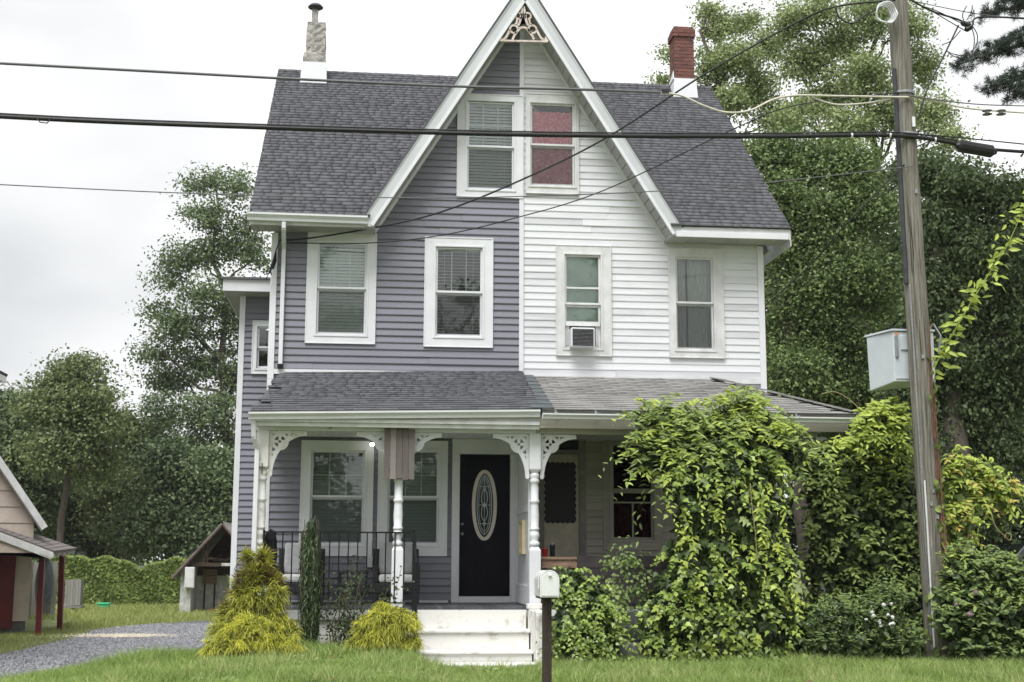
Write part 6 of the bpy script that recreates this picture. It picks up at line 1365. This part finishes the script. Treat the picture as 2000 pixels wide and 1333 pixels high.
mound('golden_vine', 'yellow-green vine tips spilling over the porch roof corner', 'vine', lo, IVYM, 700, (.07, .12), 'leaf', core=None, rough=.25, thick=.7, droop=.8)
gv = [q for q in bpy.data.objects if q.name == 'golden_vine'][0]; p_, d_ = lobe_surface(lo, 130, up=.3); sprays(gv, p_, d_*.8+np.array([0, -.2, .2]), 8, .036, 2.2, (.08, .13), IVYB, .45)
lo = px_lobes([(1880, 930, 34, 20), (1922, 925, 28, 16), (1950, 950, 24, 15), (1880, 975, 30, 30), (1868, 1030, 26, 40), (1918, 968, 26, 16), (1962, 980, 12, 14), (1866, 900, 15, 14)], -2.7, .8)
mound('arching_vine', 'bright arching vine just right of the utility pole', 'vine', lo, IVYM, 1500, (.07, .13), 'leaf', core=.45, rough=.25, thick=.6)
av = [q for q in bpy.data.objects if q.name == 'arching_vine'][0]; p_, d_ = lobe_surface(lo, 120, up=.2); sprays(av, p_, d_*.8+np.array([.2, -.2, .2]), 8, .036, 2.2, (.08, .14), IVYB, .42); p_, d_ = lobe_surface(lo, 40); sprays(av, p_, d_+np.array([.3, -.2, .1]), 7, .036, 2., (.07, .12), GOLDL, .42)
lo = px_lobes([(1118, 1145, 22, 32), (1148, 1178, 36, 40), (1110, 1200, 24, 50), (1165, 1225, 34, 46), (1125, 1250, 40, 44), (1180, 1270, 26, 26), (1105, 1130, 14, 14)], -3.15, .9)
mound('ivy_clump', 'small ivy clump climbing beside the stair cheek and mailbox', 'vine', lo, IVYD, 2600, (.05, .09), core=.8, rough=.14, single=40)
ic = [q for q in bpy.data.objects if q.name == 'ivy_clump'][0]; p_, d_ = lobe_surface(lo, 230); sprays(ic, p_, d_*.7+np.array([0, -.3, .1]), 8, .04, 2.6, (.05, .085), IVY, .75, 'ivy', down=.6)
lo = px_lobes([(1225, 1095, 34, 40), (1200, 1150, 30, 46), (1245, 1150, 36, 50), (1215, 1200, 34, 44), (1255, 1220, 30, 46), (1190, 1100, 18, 20)], -2.75, .9)
mound('sprawling_shrub', 'thin pale sprawling shrub under the white half porch window', 'shrub', lo, WEED, 700, (.04, .075), 'leaf', core=None, rough=.25, thick=.9, droop=.2)
lo = px_lobes([(1880, 1130, 34, 50), (1932, 1125, 40, 36), (1982, 1145, 32, 44), (1870, 1200, 36, 56), (1920, 1200, 56, 50), (1978, 1215, 44, 56), (1905, 1262, 46, 28), (1955, 1275, 50, 32), (1785, 1195, 30, 56, -2.3), (1788, 1250, 30, 30, -2.5), (1995, 1290, 30, 30)], -3.5, .8)
wp = mound('broadleaf_weeds', 'tall broad-leaved weeds with pink flowers right of the pole foot', 'weeds', lo, IVYD, 3800, (.07, .14), 'leaf', core=.72, rough=.22, thick=.4, droop=.6, outw=.55)
p_, d_ = lobe_surface(lo, 330, up=.4); sprays(wp, p_, d_*.5+np.array([0, -.2, .6]), 7, .034, 1.5, (.06, .13), WEED, .5)
p_, d_ = lobe_surface(lo, 170, up=.6); sprays(wp, p_, d_*.5+np.array([0, -.2, .8]), 8, .04, 1.1, (.04, .10), IVYM, .42)
p_, d_ = lobe_surface(lo, 50, up=.6); sprays(wp, p_, d_*.5+np.array([0, -.2, .8]), 6, .035, 1.1, (.05, .10), IVYB, .45)
FLP = pm('pink_petal', (0.42, 0.22, 0.34), 0.6, 0.15, 20, transl=.2); FLW = pm('white_petal', (0.75, 0.75, 0.72), 0.6, 0.1, 20)
def flower(par, px, py, Y, mat, r):
    c = P(px, py, Y); n = 16; d = rdir(n); d[:, 1] = -abs(d[:, 1]); V, F = leaf_arrays(c+d*r*.55, d, rng.normal(size=(n, 3)), r*.9, r*.6, 'leaf'); link('flower', npmesh('flower', V, F), mat, par)
for px, py, r in ((1906, 1158, .045), (1894, 1200, .05), (1868, 1182, .035)): flower(wp, px, py, -4.0, FLP, r)
lo = px_lobes([(1640, 1215, 60, 36), (1710, 1210, 50, 44), (1680, 1255, 80, 30), (1610, 1260, 46, 26), (1750, 1262, 50, 26), (1730, 1180, 30, 30)], -3.2, .8)
wf = mound('flowering_weeds', 'low pale weeds with white flowers at the foot of the thicket', 'weeds', lo, IVYD, 2000, (.04, .10), 'leaf', core=.55, rough=.25, thick=.5, droop=.1)
p_, d_ = lobe_surface(lo, 260, up=.6); sprays(wf, p_, d_*.4+np.array([0, -.1, .8]), 7, .03, .8, (.04, .09), WEED, .4)
for i in range(12): flower(wf, rng.uniform(1690, 1745), rng.uniform(1180, 1230), -3.65, FLW, rng.uniform(.025, .04))
# leaves creeping up the pole
n = 260; zz = rng.uniform(.6, 4.6, n)**1.0; an = rng.uniform(-2.8, .2, n); f_ = (zz-pb_[2])/(pt_[2]-pb_[2]); cx_ = pb_[0]+(pt_[0]-pb_[0])*f_
keep = (rng.random(n) < np.where(zz > 3.2, .25, .9)) & ((np.cos(an) > .1) | (zz < 1.5)); zz, an, cx_ = zz[keep], an[keep], cx_[keep]; n = len(zz)
d = np.stack([np.cos(an), np.sin(an), np.zeros(n)], 1); pos = np.stack([cx_, np.full(n, YP), zz], 1)+d*.18
V, F = leaf_arrays(pos, d+rng.normal(size=(n, 3))*.4, np.array([0, 0, -1.])+rng.normal(size=(n, 3))*.4, rng.uniform(.07, .14, n), .085, 'leaf'); o = link('pole_creeper', npmesh('pole_creeper', V, F), IVYM); tag(o, 'sparse creeper leaves climbing the lower utility pole', 'creeper', kind='stuff')
# bright shoot leaning in from the right
t = thing('vine_shoot', 'bright yellow-green vine shoot slanting up beside the pole', 'vine', tuple(P(1822, 740, -2.7)))
sp_ = [P(x, y, -2.7-.1*i) for i, (x, y) in enumerate([(1818, 735), (1838, 690), (1868, 640), (1900, 585), (1935, 530), (1968, 480), (1990, 430), (2012, 375)])]
MB().tube(sp_, [.012-.001*i for i in range(8)], 6).build('stem', IVYB, t)
V, F = leaf_arrays(np.zeros((1, 3)), np.array([[0, 0, 1.]]), np.array([[0, 1., 0]]), 1., .42, 'leaf'); lm = npmesh('leaf', V, F); lm.materials.append(IVYB)
for i in range(150):
    u = rng.uniform(0, 6.99); k = int(u); pp = sp_[k]+(sp_[k+1]-sp_[k])*(u-k)+rng.normal(size=3)*np.array([.10, .06, .05])
    Nn = nrm(np.array([rng.normal()*.5, -1, .5+rng.normal()*.4])); Tt = nrm(np.array([rng.choice((-1, 1))*.8+.15, -.2, -.45])+rng.normal(size=3)*.25); Tt = nrm(Tt-Nn*(Tt@Nn)); Bb = np.cross(Tt, Nn); l_ = rng.uniform(.10, .18); q = WL[t.name]; pp = pp+Tt*.06
    o = bpy.data.objects.new('leaf', lm); COL.objects.link(o); o.parent = t
    o.matrix_local = Matrix(((Bb[0]*l_, Tt[0]*l_, Nn[0]*l_, pp[0]-q[0]), (Bb[1]*l_, Tt[1]*l_, Nn[1]*l_, pp[1]-q[1]), (Bb[2]*l_, Tt[2]*l_, Nn[2]*l_, pp[2]-q[2]), (0, 0, 0, 1)))
# curling tendrils
for lb, pts in (('dry tendril hanging with a loop near the dark car', [(1935, 1000), (1945, 1030), (1960, 1045), (1972, 1056), (1975, 1045), (1966, 1042), (1962, 1052)]), ('bare tendril arching over the porch roof corner', [(1605, 770), (1630, 766), (1655, 778), (1680, 800)]), ('bare stem hanging down the front of the vine mound', [(1465, 945), (1470, 1000), (1476, 1050), (1478, 1098)])):
    cable([P(x, y, -3.45) for x, y in pts], .006, pm('dry_stem', (0.34, 0.29, 0.13), 0.7, 0.2, 20), 'tendril', None, 24, 5)
    o = bpy.context.scene.objects[-1] if False else [q for q in bpy.data.objects if q.name.startswith('tendril')][-1]; tag(o, lb, 'tendril')

# thread-leaf evergreens by the porch
def strands(mat, par, c, r, n, Lr, g, upw, wdt=.008, nm='foliage', inner=.15, seg=5):
    d = rdir(n); d[:, 2] = abs(d[:, 2])*1.0-.25; d = nrm(d); rad = inner+(1-inner)*rng.random(n)**.7
    p0 = np.array(c)+d*np.array(r)*rad[:, None]*.8; dr = nrm(d*.8+np.array([0, 0, upw])+rng.normal(size=(n, 3))*.35); L = rng.uniform(*Lr, n)[:, None]
    sd_ = nrm(np.cross(dr, rng.normal(size=(n, 3)))); V = []
    for k in range(seg):
        t_ = k/(seg-1); p = p0+dr*L*t_+np.array([0, 0, -1.])*g*L*t_**2; wv = wdt*(1.0-.75*t_)*(1 if k else .6)*rng.uniform(.6, 1.4, (n, 1)); V += [p-sd_*wv, p+sd_*wv]
    V = np.stack(V, 1).reshape(-1, 3); F = np.array([(2*k, 2*k+1, 2*k+3, 2*k+2) for k in range(seg-1)]); F = (F[None]+(np.arange(n)*2*seg)[:, None, None]).reshape(-1, 4)
    V[:, 2] = np.maximum(V[:, 2], gz(V[:, 0], V[:, 1])-.02)
    return link(nm, npmesh(nm, V, F), mat, par)
GOLD = leafmat('golden_thread_leaf', (0.76, 0.74, 0.11), (0.34, 0.37, 0.065), noise=2.5, transl=.3)
GOLDG = leafmat('green_gold_thread_leaf', (0.60, 0.60, 0.085), (0.15, 0.18, 0.040), noise=2.5, transl=.3)
BRWN = leafmat('browned_cypress_leaf', (0.20, 0.13, 0.055), (0.075, 0.065, 0.03), noise=3, transl=.2)
DKEV = leafmat('dark_upright_evergreen', (0.115, 0.160, 0.068), (0.030, 0.050, 0.024), noise=3, transl=.1)
def lobe1(px, py, rx, ry, Y): k = ppm(Y, px, py); return P(px, py, Y), (rx*k, (rx+ry)/2*k*.9, ry*k)
def fan_shrub(t, lobes, n_fan, per, mats, L=(.05, .16), g=1.2, wdt=.005):
    w_ = np.array([(r[0]*r[2]) for _, r in lobes]); w_ /= w_.sum()
    for mi_, (mat, share, sc) in enumerate(mats):
        V_, F_ = [], []; k0 = 0
        for f_ in range(int(n_fan*share)):
            c, r = lobes[rng.choice(len(lobes), p=w_)]; d = rdir(1)[0]; d[2] = abs(d[2])*.9-.2; d[1] = -abs(d[1]) if rng.random() < .7 else d[1]; d = nrm(d)
            tip = np.array(c)+d*np.array(r)*rng.uniform(.35, 1.15)*sc; dr = nrm(d*.8+np.array([0, 0, .65])); n = per
            p0 = tip-dr*.08+rng.normal(size=(n, 3))*.018; dd = nrm(dr+rng.normal(size=(n, 3))*.55); Ln = rng.uniform(*L, n)[:, None]; sd_ = nrm(np.cross(dd, rng.normal(size=(n, 3)))); VV = []
            for q in range(4):
                u = q/3; p = p0+dd*Ln*u+np.array([0, 0, -1.])*g*Ln*u*u*.6; wv = wdt*(1-.7*u)*rng.uniform(.7, 1.4, (n, 1)); VV += [p-sd_*wv, p+sd_*wv]
            V_.append(np.stack(VV, 1).reshape(-1, 3)); F = np.array([(2*q, 2*q+1, 2*q+3, 2*q+2) for q in range(3)]); F_.append((F[None]+(np.arange(n)*8+k0)[:, None, None]).reshape(-1, 4)); k0 += n*8
        V_ = np.concatenate(V_); V_[:, 2] = np.maximum(V_[:, 2], gz(V_[:, 0], V_[:, 1])-.02); link('foliage', npmesh('foliage', V_, np.concatenate(F_)), mat, t)
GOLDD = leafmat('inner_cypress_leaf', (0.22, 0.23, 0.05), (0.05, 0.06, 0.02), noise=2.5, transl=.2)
def stems(t, base, lobes, n):
    mb = MB()
    for i in range(n): c, r = lobes[i % len(lobes)]; mb.tube(limb_path(base, np.array(c)+rdir(1)[0]*np.array(r)*.5, 6, .05), [.02, .016, .012, .009, .006, .004], 5)
    mb.build('stem', BARK, t)
lo = px_lobes([(750, 1202, 30, 26), (718, 1222, 24, 24), (790, 1216, 26, 28), (696, 1248, 20, 18), (740, 1244, 40, 26), (802, 1252, 22, 20), (745, 1182, 14, 14), (785, 1192, 12, 12), (765, 1225, 34, 26)], -3.0, .9)
c = lo[4][0]; t = thing('golden_cypress', 'golden thread-leaf cypress mound beside the front steps', 'shrub', (c[0], c[1], .6), 'golden cypresses')
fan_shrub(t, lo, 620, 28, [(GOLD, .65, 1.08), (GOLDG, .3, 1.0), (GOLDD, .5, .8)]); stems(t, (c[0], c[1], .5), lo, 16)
lo = px_lobes([(425, 1262, 32, 30), (465, 1250, 40, 40), (520, 1250, 40, 38), (562, 1262, 32, 28), (410, 1288, 22, 20), (490, 1225, 36, 34)], -3.25, .9); lm_ = px_lobes([(480, 1215, 46, 34), (530, 1205, 38, 38), (446, 1228, 36, 32), (508, 1170, 36, 34), (540, 1160, 24, 30), (560, 1230, 30, 32), (470, 1180, 26, 30)], -2.9, .9); lt_ = px_lobes([(500, 1120, 32, 38), (480, 1150, 30, 34), (515, 1088, 14, 28), (484, 1086, 12, 26), (535, 1130, 20, 28), (455, 1190, 24, 30)], -2.75, .9)
c = lo[1][0]; t = thing('golden_cypress', 'wide golden cypress with a browned upright top at the left porch corner', 'shrub', (c[0], c[1], .5), 'golden cypresses')
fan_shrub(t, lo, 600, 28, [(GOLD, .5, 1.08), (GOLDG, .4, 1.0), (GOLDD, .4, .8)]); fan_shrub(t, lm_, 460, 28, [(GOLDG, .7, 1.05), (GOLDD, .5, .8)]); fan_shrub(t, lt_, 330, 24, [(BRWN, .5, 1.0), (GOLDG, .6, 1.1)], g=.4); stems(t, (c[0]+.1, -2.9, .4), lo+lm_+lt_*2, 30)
# columnar evergreen
Yc = -2.55; t = thing('columnar_evergreen', 'narrow dark columnar evergreen in front of the porch railing', 'shrub', (P(606, 1265, Yc)[0], Yc, .6)); cs = []
n = 7000; tt = rng.random(n)**.9; an = rng.uniform(0, 6.28, n); k = ppm(Yc, 606, 1140); b0, b1 = P(604, 1270, Yc), P(608, 1015, Yc)
sp = rng.integers(0, 11, n); sa = sp*2.39996; sr = .105*np.sqrt((sp+.5)/11); sh_ = np.array([1.0, .97, .9, .98, .86, .93, .8, .95, .84, .9, .76])[sp]
c = b0+(b1-b0)*(tt*sh_)[:, None]+np.stack([np.cos(sa)*sr, np.sin(sa)*sr, np.zeros(n)], 1)*np.interp(tt, [0, .3, 1], [.7, 1.1, 1.15])[:, None]; wv = np.interp(tt, [0, .7, 1], [.055, .05, .012])*np.sqrt(rng.random(n))
pos = c+np.stack([np.cos(an)*wv, np.sin(an)*wv, np.zeros(n)], 1); d = np.stack([np.cos(an), np.sin(an), np.zeros(n)], 1)
V, F = leaf_arrays(pos, d*.8+rng.normal(size=(n, 3))*.5, np.array([0, 0, 1.])+d*.2+rng.normal(size=(n, 3))*.16, rng.uniform(.05, .14, n), .016, 'leaf'); link('foliage', npmesh('foliage', V, F), DKEV, t); mb = MB()
for i in range(9): a = i*.7; q = b1+np.array([.09*math.cos(a), .09*math.sin(a), -.12*(i % 4)]); mb.tube([b0+np.array([.03*math.cos(a), .03*math.sin(a), -.1]), (b0+q)/2+np.array([.08*math.cos(a), .08*math.sin(a), 0]), q], [.014, .01, .004], 5)
mb.build('stem', BARK, t)
# thin rose-like bush behind
ROSE = leafmat('rose_leaf', (0.085, 0.125, 0.045), (0.03, 0.05, 0.022), noise=3)
t = thing('rose_bush', 'thin leggy green bush in front of the iron railing', 'shrub', (P(680, 1270, -2.5)[0], -2.5, .6)); mb = MB(); CC = []
for i in range(26):
    q = P(rng.uniform(632, 800) if i < 12 else rng.uniform(635, 720), rng.uniform(1085, 1200) if i < 16 else rng.uniform(1180, 1250), rng.uniform(-2.7, -2.2)); b = P(680+rng.uniform(-35, 40), 1272, -2.5); b[2] = .58; ps = limb_path(b, q, 7, .05); mb.tube(ps, [.009-.001*j_ for j_ in range(7)], 5)
    for j_ in range(46): u = rng.uniform(.25, 1); CC.append(np.array(ps[int(u*6)])+rng.normal(size=3)*.075)
mb.build('stem', pm('green_brown_stem', (0.10, 0.09, 0.04), 0.7, 0.2, 10), t); CC = np.array(CC); n = len(CC)
V, F = leaf_arrays(CC, rng.normal(size=(n, 3))+np.array([0, -.5, .8]), rng.normal(size=(n, 3)), rng.uniform(.03, .065, n), rng.uniform(.02, .04, n), 'leaf'); link('foliage', npmesh('foliage', V, F), ROSE, t)

# ------------------------------------------------------------------ grass
def blades(n, x, y, h, wdt, mat, name, label=None, lean=.5):
    z = gz(x, y); a = rng.uniform(0, 6.28, n); dx, dy = np.cos(a), np.sin(a); l = rng.normal(size=(n, 2))*lean*h[:, None]
    b = np.stack([x, y, z-.01], 1); s_ = np.stack([dx, dy, np.zeros(n)], 1)*wdt[:, None]; mid = b+np.stack([l[:, 0]*.35, l[:, 1]*.35, h*.6], 1); tip = b+np.stack([l[:, 0], l[:, 1], h], 1)
    V = np.stack([b-s_, b+s_, mid+s_*.75, mid-s_*.75, tip], 1).reshape(-1, 3); k = np.arange(n)*5
    F = np.stack([np.stack([k, k+1, k+2, k+3], 1), np.stack([k+3, k+2, k+4, k+4], 1)], 1).reshape(-1, 4)
    me = bpy.data.meshes.new(name); V = V.astype(np.float32); me.vertices.add(len(V)); me.vertices.foreach_set('co', V.ravel())
    li = np.stack([k, k+1, k+2, k+3, k+3, k+2, k+4], 1).astype(np.int32).ravel(); me.loops.add(len(li)); me.loops.foreach_set('vertex_index', li)
    ls = (np.arange(n)[:, None]*7+np.array([0, 4])[None]).astype(np.int32).ravel(); me.polygons.add(2*n); me.polygons.foreach_set('loop_start', ls); me.update(calc_edges=True)
    o = link(name, me, mat); tag(o, label, 'grass', kind='stuff'); return o
GRS = leafmat('lawn_blade', (0.400, 0.520, 0.150), (0.140, 0.225, 0.055), noise=1.4, transl=.35, ramp=(.25, .8))
GRSF = leafmat('yard_blade', (0.400, 0.430, 0.140), (0.190, 0.230, 0.070), noise=.5, transl=.3)
def in_view(x, y, m_=60):
    v = np.stack([x, y, gz(x, y)+.1], 1)-CAM; zc = v@FW; px = 1000+FPX*(v@RT)/zc; py = 666.5-FPX*(v@UP)/zc; return (px > -m_) & (px < 2000+m_) & (py < 1400)
n = 330000; x = rng.uniform(-8.5, 7.5, n); y = rng.uniform(-7.6, -1.95, n)
k = in_view(x, y) & (x > lawn_edge(y)+.1+.25*rng.random(n)) & ~((x > SX0-.05) & (x < SX1+.25) & (y > -3.02)); x, y = x[k], y[k]
k = rng.random(len(x)) < np.where(y > -3.4, .8, 1); x, y = x[k], y[k]; n = len(x)
h = rng.uniform(.05, .14, n)*(1+.45*np.sin(x*2.1+y*1.3)*np.sin(y*2.7-x))*np.where((x > SX0-.1) & (x < SX1+.2) & (y > -3.6), .4, 1)*np.where(y > -3.3, 1.5, 1.0)
blades(n, x, y, h, rng.uniform(.0022, .0048, n), GRS, 'lawn_grass', 'short green lawn grass in front of the house')
n = 90000; x = rng.uniform(-16, -4.0, n); y = rng.uniform(-2, 36, n)*1.0
k = in_view(x, y) & ~pip(x, y, DRV) & ~((x < P(58, 1150, YN)[0]+.1) & (y > YN-.2) & (y < YN+7)) & (x < XL-.3) | (rng.random(n) < 0); x, y = x[k], y[k]; n = len(x)
blades(n, x, y, rng.uniform(.06, .17, n)*np.where(y > 17, 1.35, .8), rng.uniform(.004, .009, n)*np.where(y > 17, 1.3, .8), GRSF, 'yard_grass', 'rough yellowish grass round the gravel drive and back yard')
# loose taller tufts along the vine foot and scattered dandelion rosettes
n = 9000; x = rng.uniform(.4, 6.8, n); y = rng.uniform(-4.6, -3.5, n); k = in_view(x, y); x, y = x[k], y[k]; n = len(x)
blades(n, x, y, rng.uniform(.08, .22, n), rng.uniform(.003, .005, n), GRS, 'tall_grass', 'taller unmown grass along the foot of the vines', .8)
n = 900; gx_ = rng.uniform(-4, 6.5, 110); gy_ = rng.uniform(-7, -3.6, 110); i = rng.integers(0, 110, n); a = rng.uniform(0, 6.28, n); d = np.stack([np.cos(a), np.sin(a), np.full(n, .35)], 1)
pos = np.stack([gx_[i], gy_[i], gz(gx_[i], gy_[i])+.05], 1)+d*.05; V, F = leaf_arrays(pos, np.array([0, -.3, 1.])+rng.normal(size=(n, 3))*.3, d, rng.uniform(.06, .12, n), .04, 'leaf'); o = link('lawn_weeds', npmesh('lawn_weeds', V, F), WEED); tag(o, 'flat leafy weeds scattered through the front lawn', 'weeds', kind='stuff')

n = 14000; tx = rng.uniform(-5, 6.5, 260); ty = rng.uniform(-7, -3.3, 260); i = rng.integers(0, 260, n); x = tx[i]+rng.normal(size=n)*.07; y = ty[i]+rng.normal(size=n)*.07; k = in_view(x, y) & (x > lawn_edge(y)+.4) & ~((x > SX0-.3) & (x < SX1+.4) & (y > -3.5)); x, y = x[k], y[k]; n = len(x)
blades(n, x, y, rng.uniform(.12, .24, n), rng.uniform(.002, .004, n), leafmat('straw_blade', (0.46, 0.50, 0.20), (0.22, 0.31, 0.09), noise=2.0), 'grass_tufts', 'longer straw-tipped tufts through the front lawn', .45)
n = 36; x = rng.uniform(-4.5, 6.5, n); y = rng.uniform(-7.2, -3.4, n); pos = np.stack([x, y, gz(x, y)+.09], 1); V, F = leaf_arrays(pos, np.array([0, -.4, 1.])+rng.normal(size=(n, 3))*.4, rng.normal(size=(n, 3)), rng.uniform(.05, .09, n), .045, 'leaf'); o = link('fallen_leaves', npmesh('fallen_leaves', V, F), leafmat('fallen_leaf', (0.30, 0.22, 0.09), (0.13, 0.08, 0.04), noise=3)); tag(o, 'brown fallen leaves scattered over the lawn', 'leaves', kind='stuff')
# ------------------------------------------------------------------ damp air
hz = MB().box(-60, 60, -64, 90, -1.0, 36).build('haze', None); hz['kind'] = 'stuff'; hz['label'] = 'thin damp rain haze over the whole yard'; hz['category'] = 'haze'
hm = bpy.data.materials.new('damp_air'); hm.use_nodes = True; ht = hm.node_tree; ht.nodes.clear()
pv = ht.nodes.new('ShaderNodeVolumePrincipled'); pv.inputs['Color'].default_value = (0.93, 0.95, 0.96, 1); pv.inputs['Density'].default_value = 0.00028; pv.inputs['Anisotropy'].default_value = 0.2
ho = ht.nodes.new('ShaderNodeOutputMaterial'); ht.links.new(pv.outputs[0], ho.inputs['Volume']); hz.data.materials.append(hm)

# ------------------------------------------------------------------ trees across the street (they show as reflections in the window glass)
for lb, (x_, y_), hgt in (('bare-topped tree across the street, mirrored in the attic windows', (-6.5, -44), 17.0), ('bushy tree across the street, mirrored in the purple half windows', (1.5, -48), 15.5), ('tall tree across the street, mirrored in the white half windows', (9.0, -42), 16.5)):
    lo = [(np.array([x_+rng.uniform(-2.6, 2.6), y_+rng.uniform(-1.5, 1.5), hgt*f_]), np.array([1.5, 1.4, 1.2])*(1.25-abs(f_-.6))) for f_ in (.35, .42, .5, .55, .6, .66, .72, .78, .85, .92, 1.0)]
    tree('street_tree', lb, (x_, y_, .2), lo, FARD, 330, 22, .3, 'trees across the street', .26, .24, .15, shell=.5)

lo = [(np.array([x_, -56+rng.uniform(-2, 2), 2.5+1.2*math.sin(x_*.7)]), np.array([3.2, 2.0, 3.6])) for x_ in np.arange(-26, 27, 3.4)]
V, F = crown(lo, 2600, 24, .7, .5, .40, .25); o = link('added_wood_strip', npmesh('added_wood_strip', V, F), FARD); tag(o, 'unseen wooded strip added across the street to darken the porch window reflections', 'hedge', kind='stuff')  # unseen wooded strip, added to darken what the porch glass mirrors
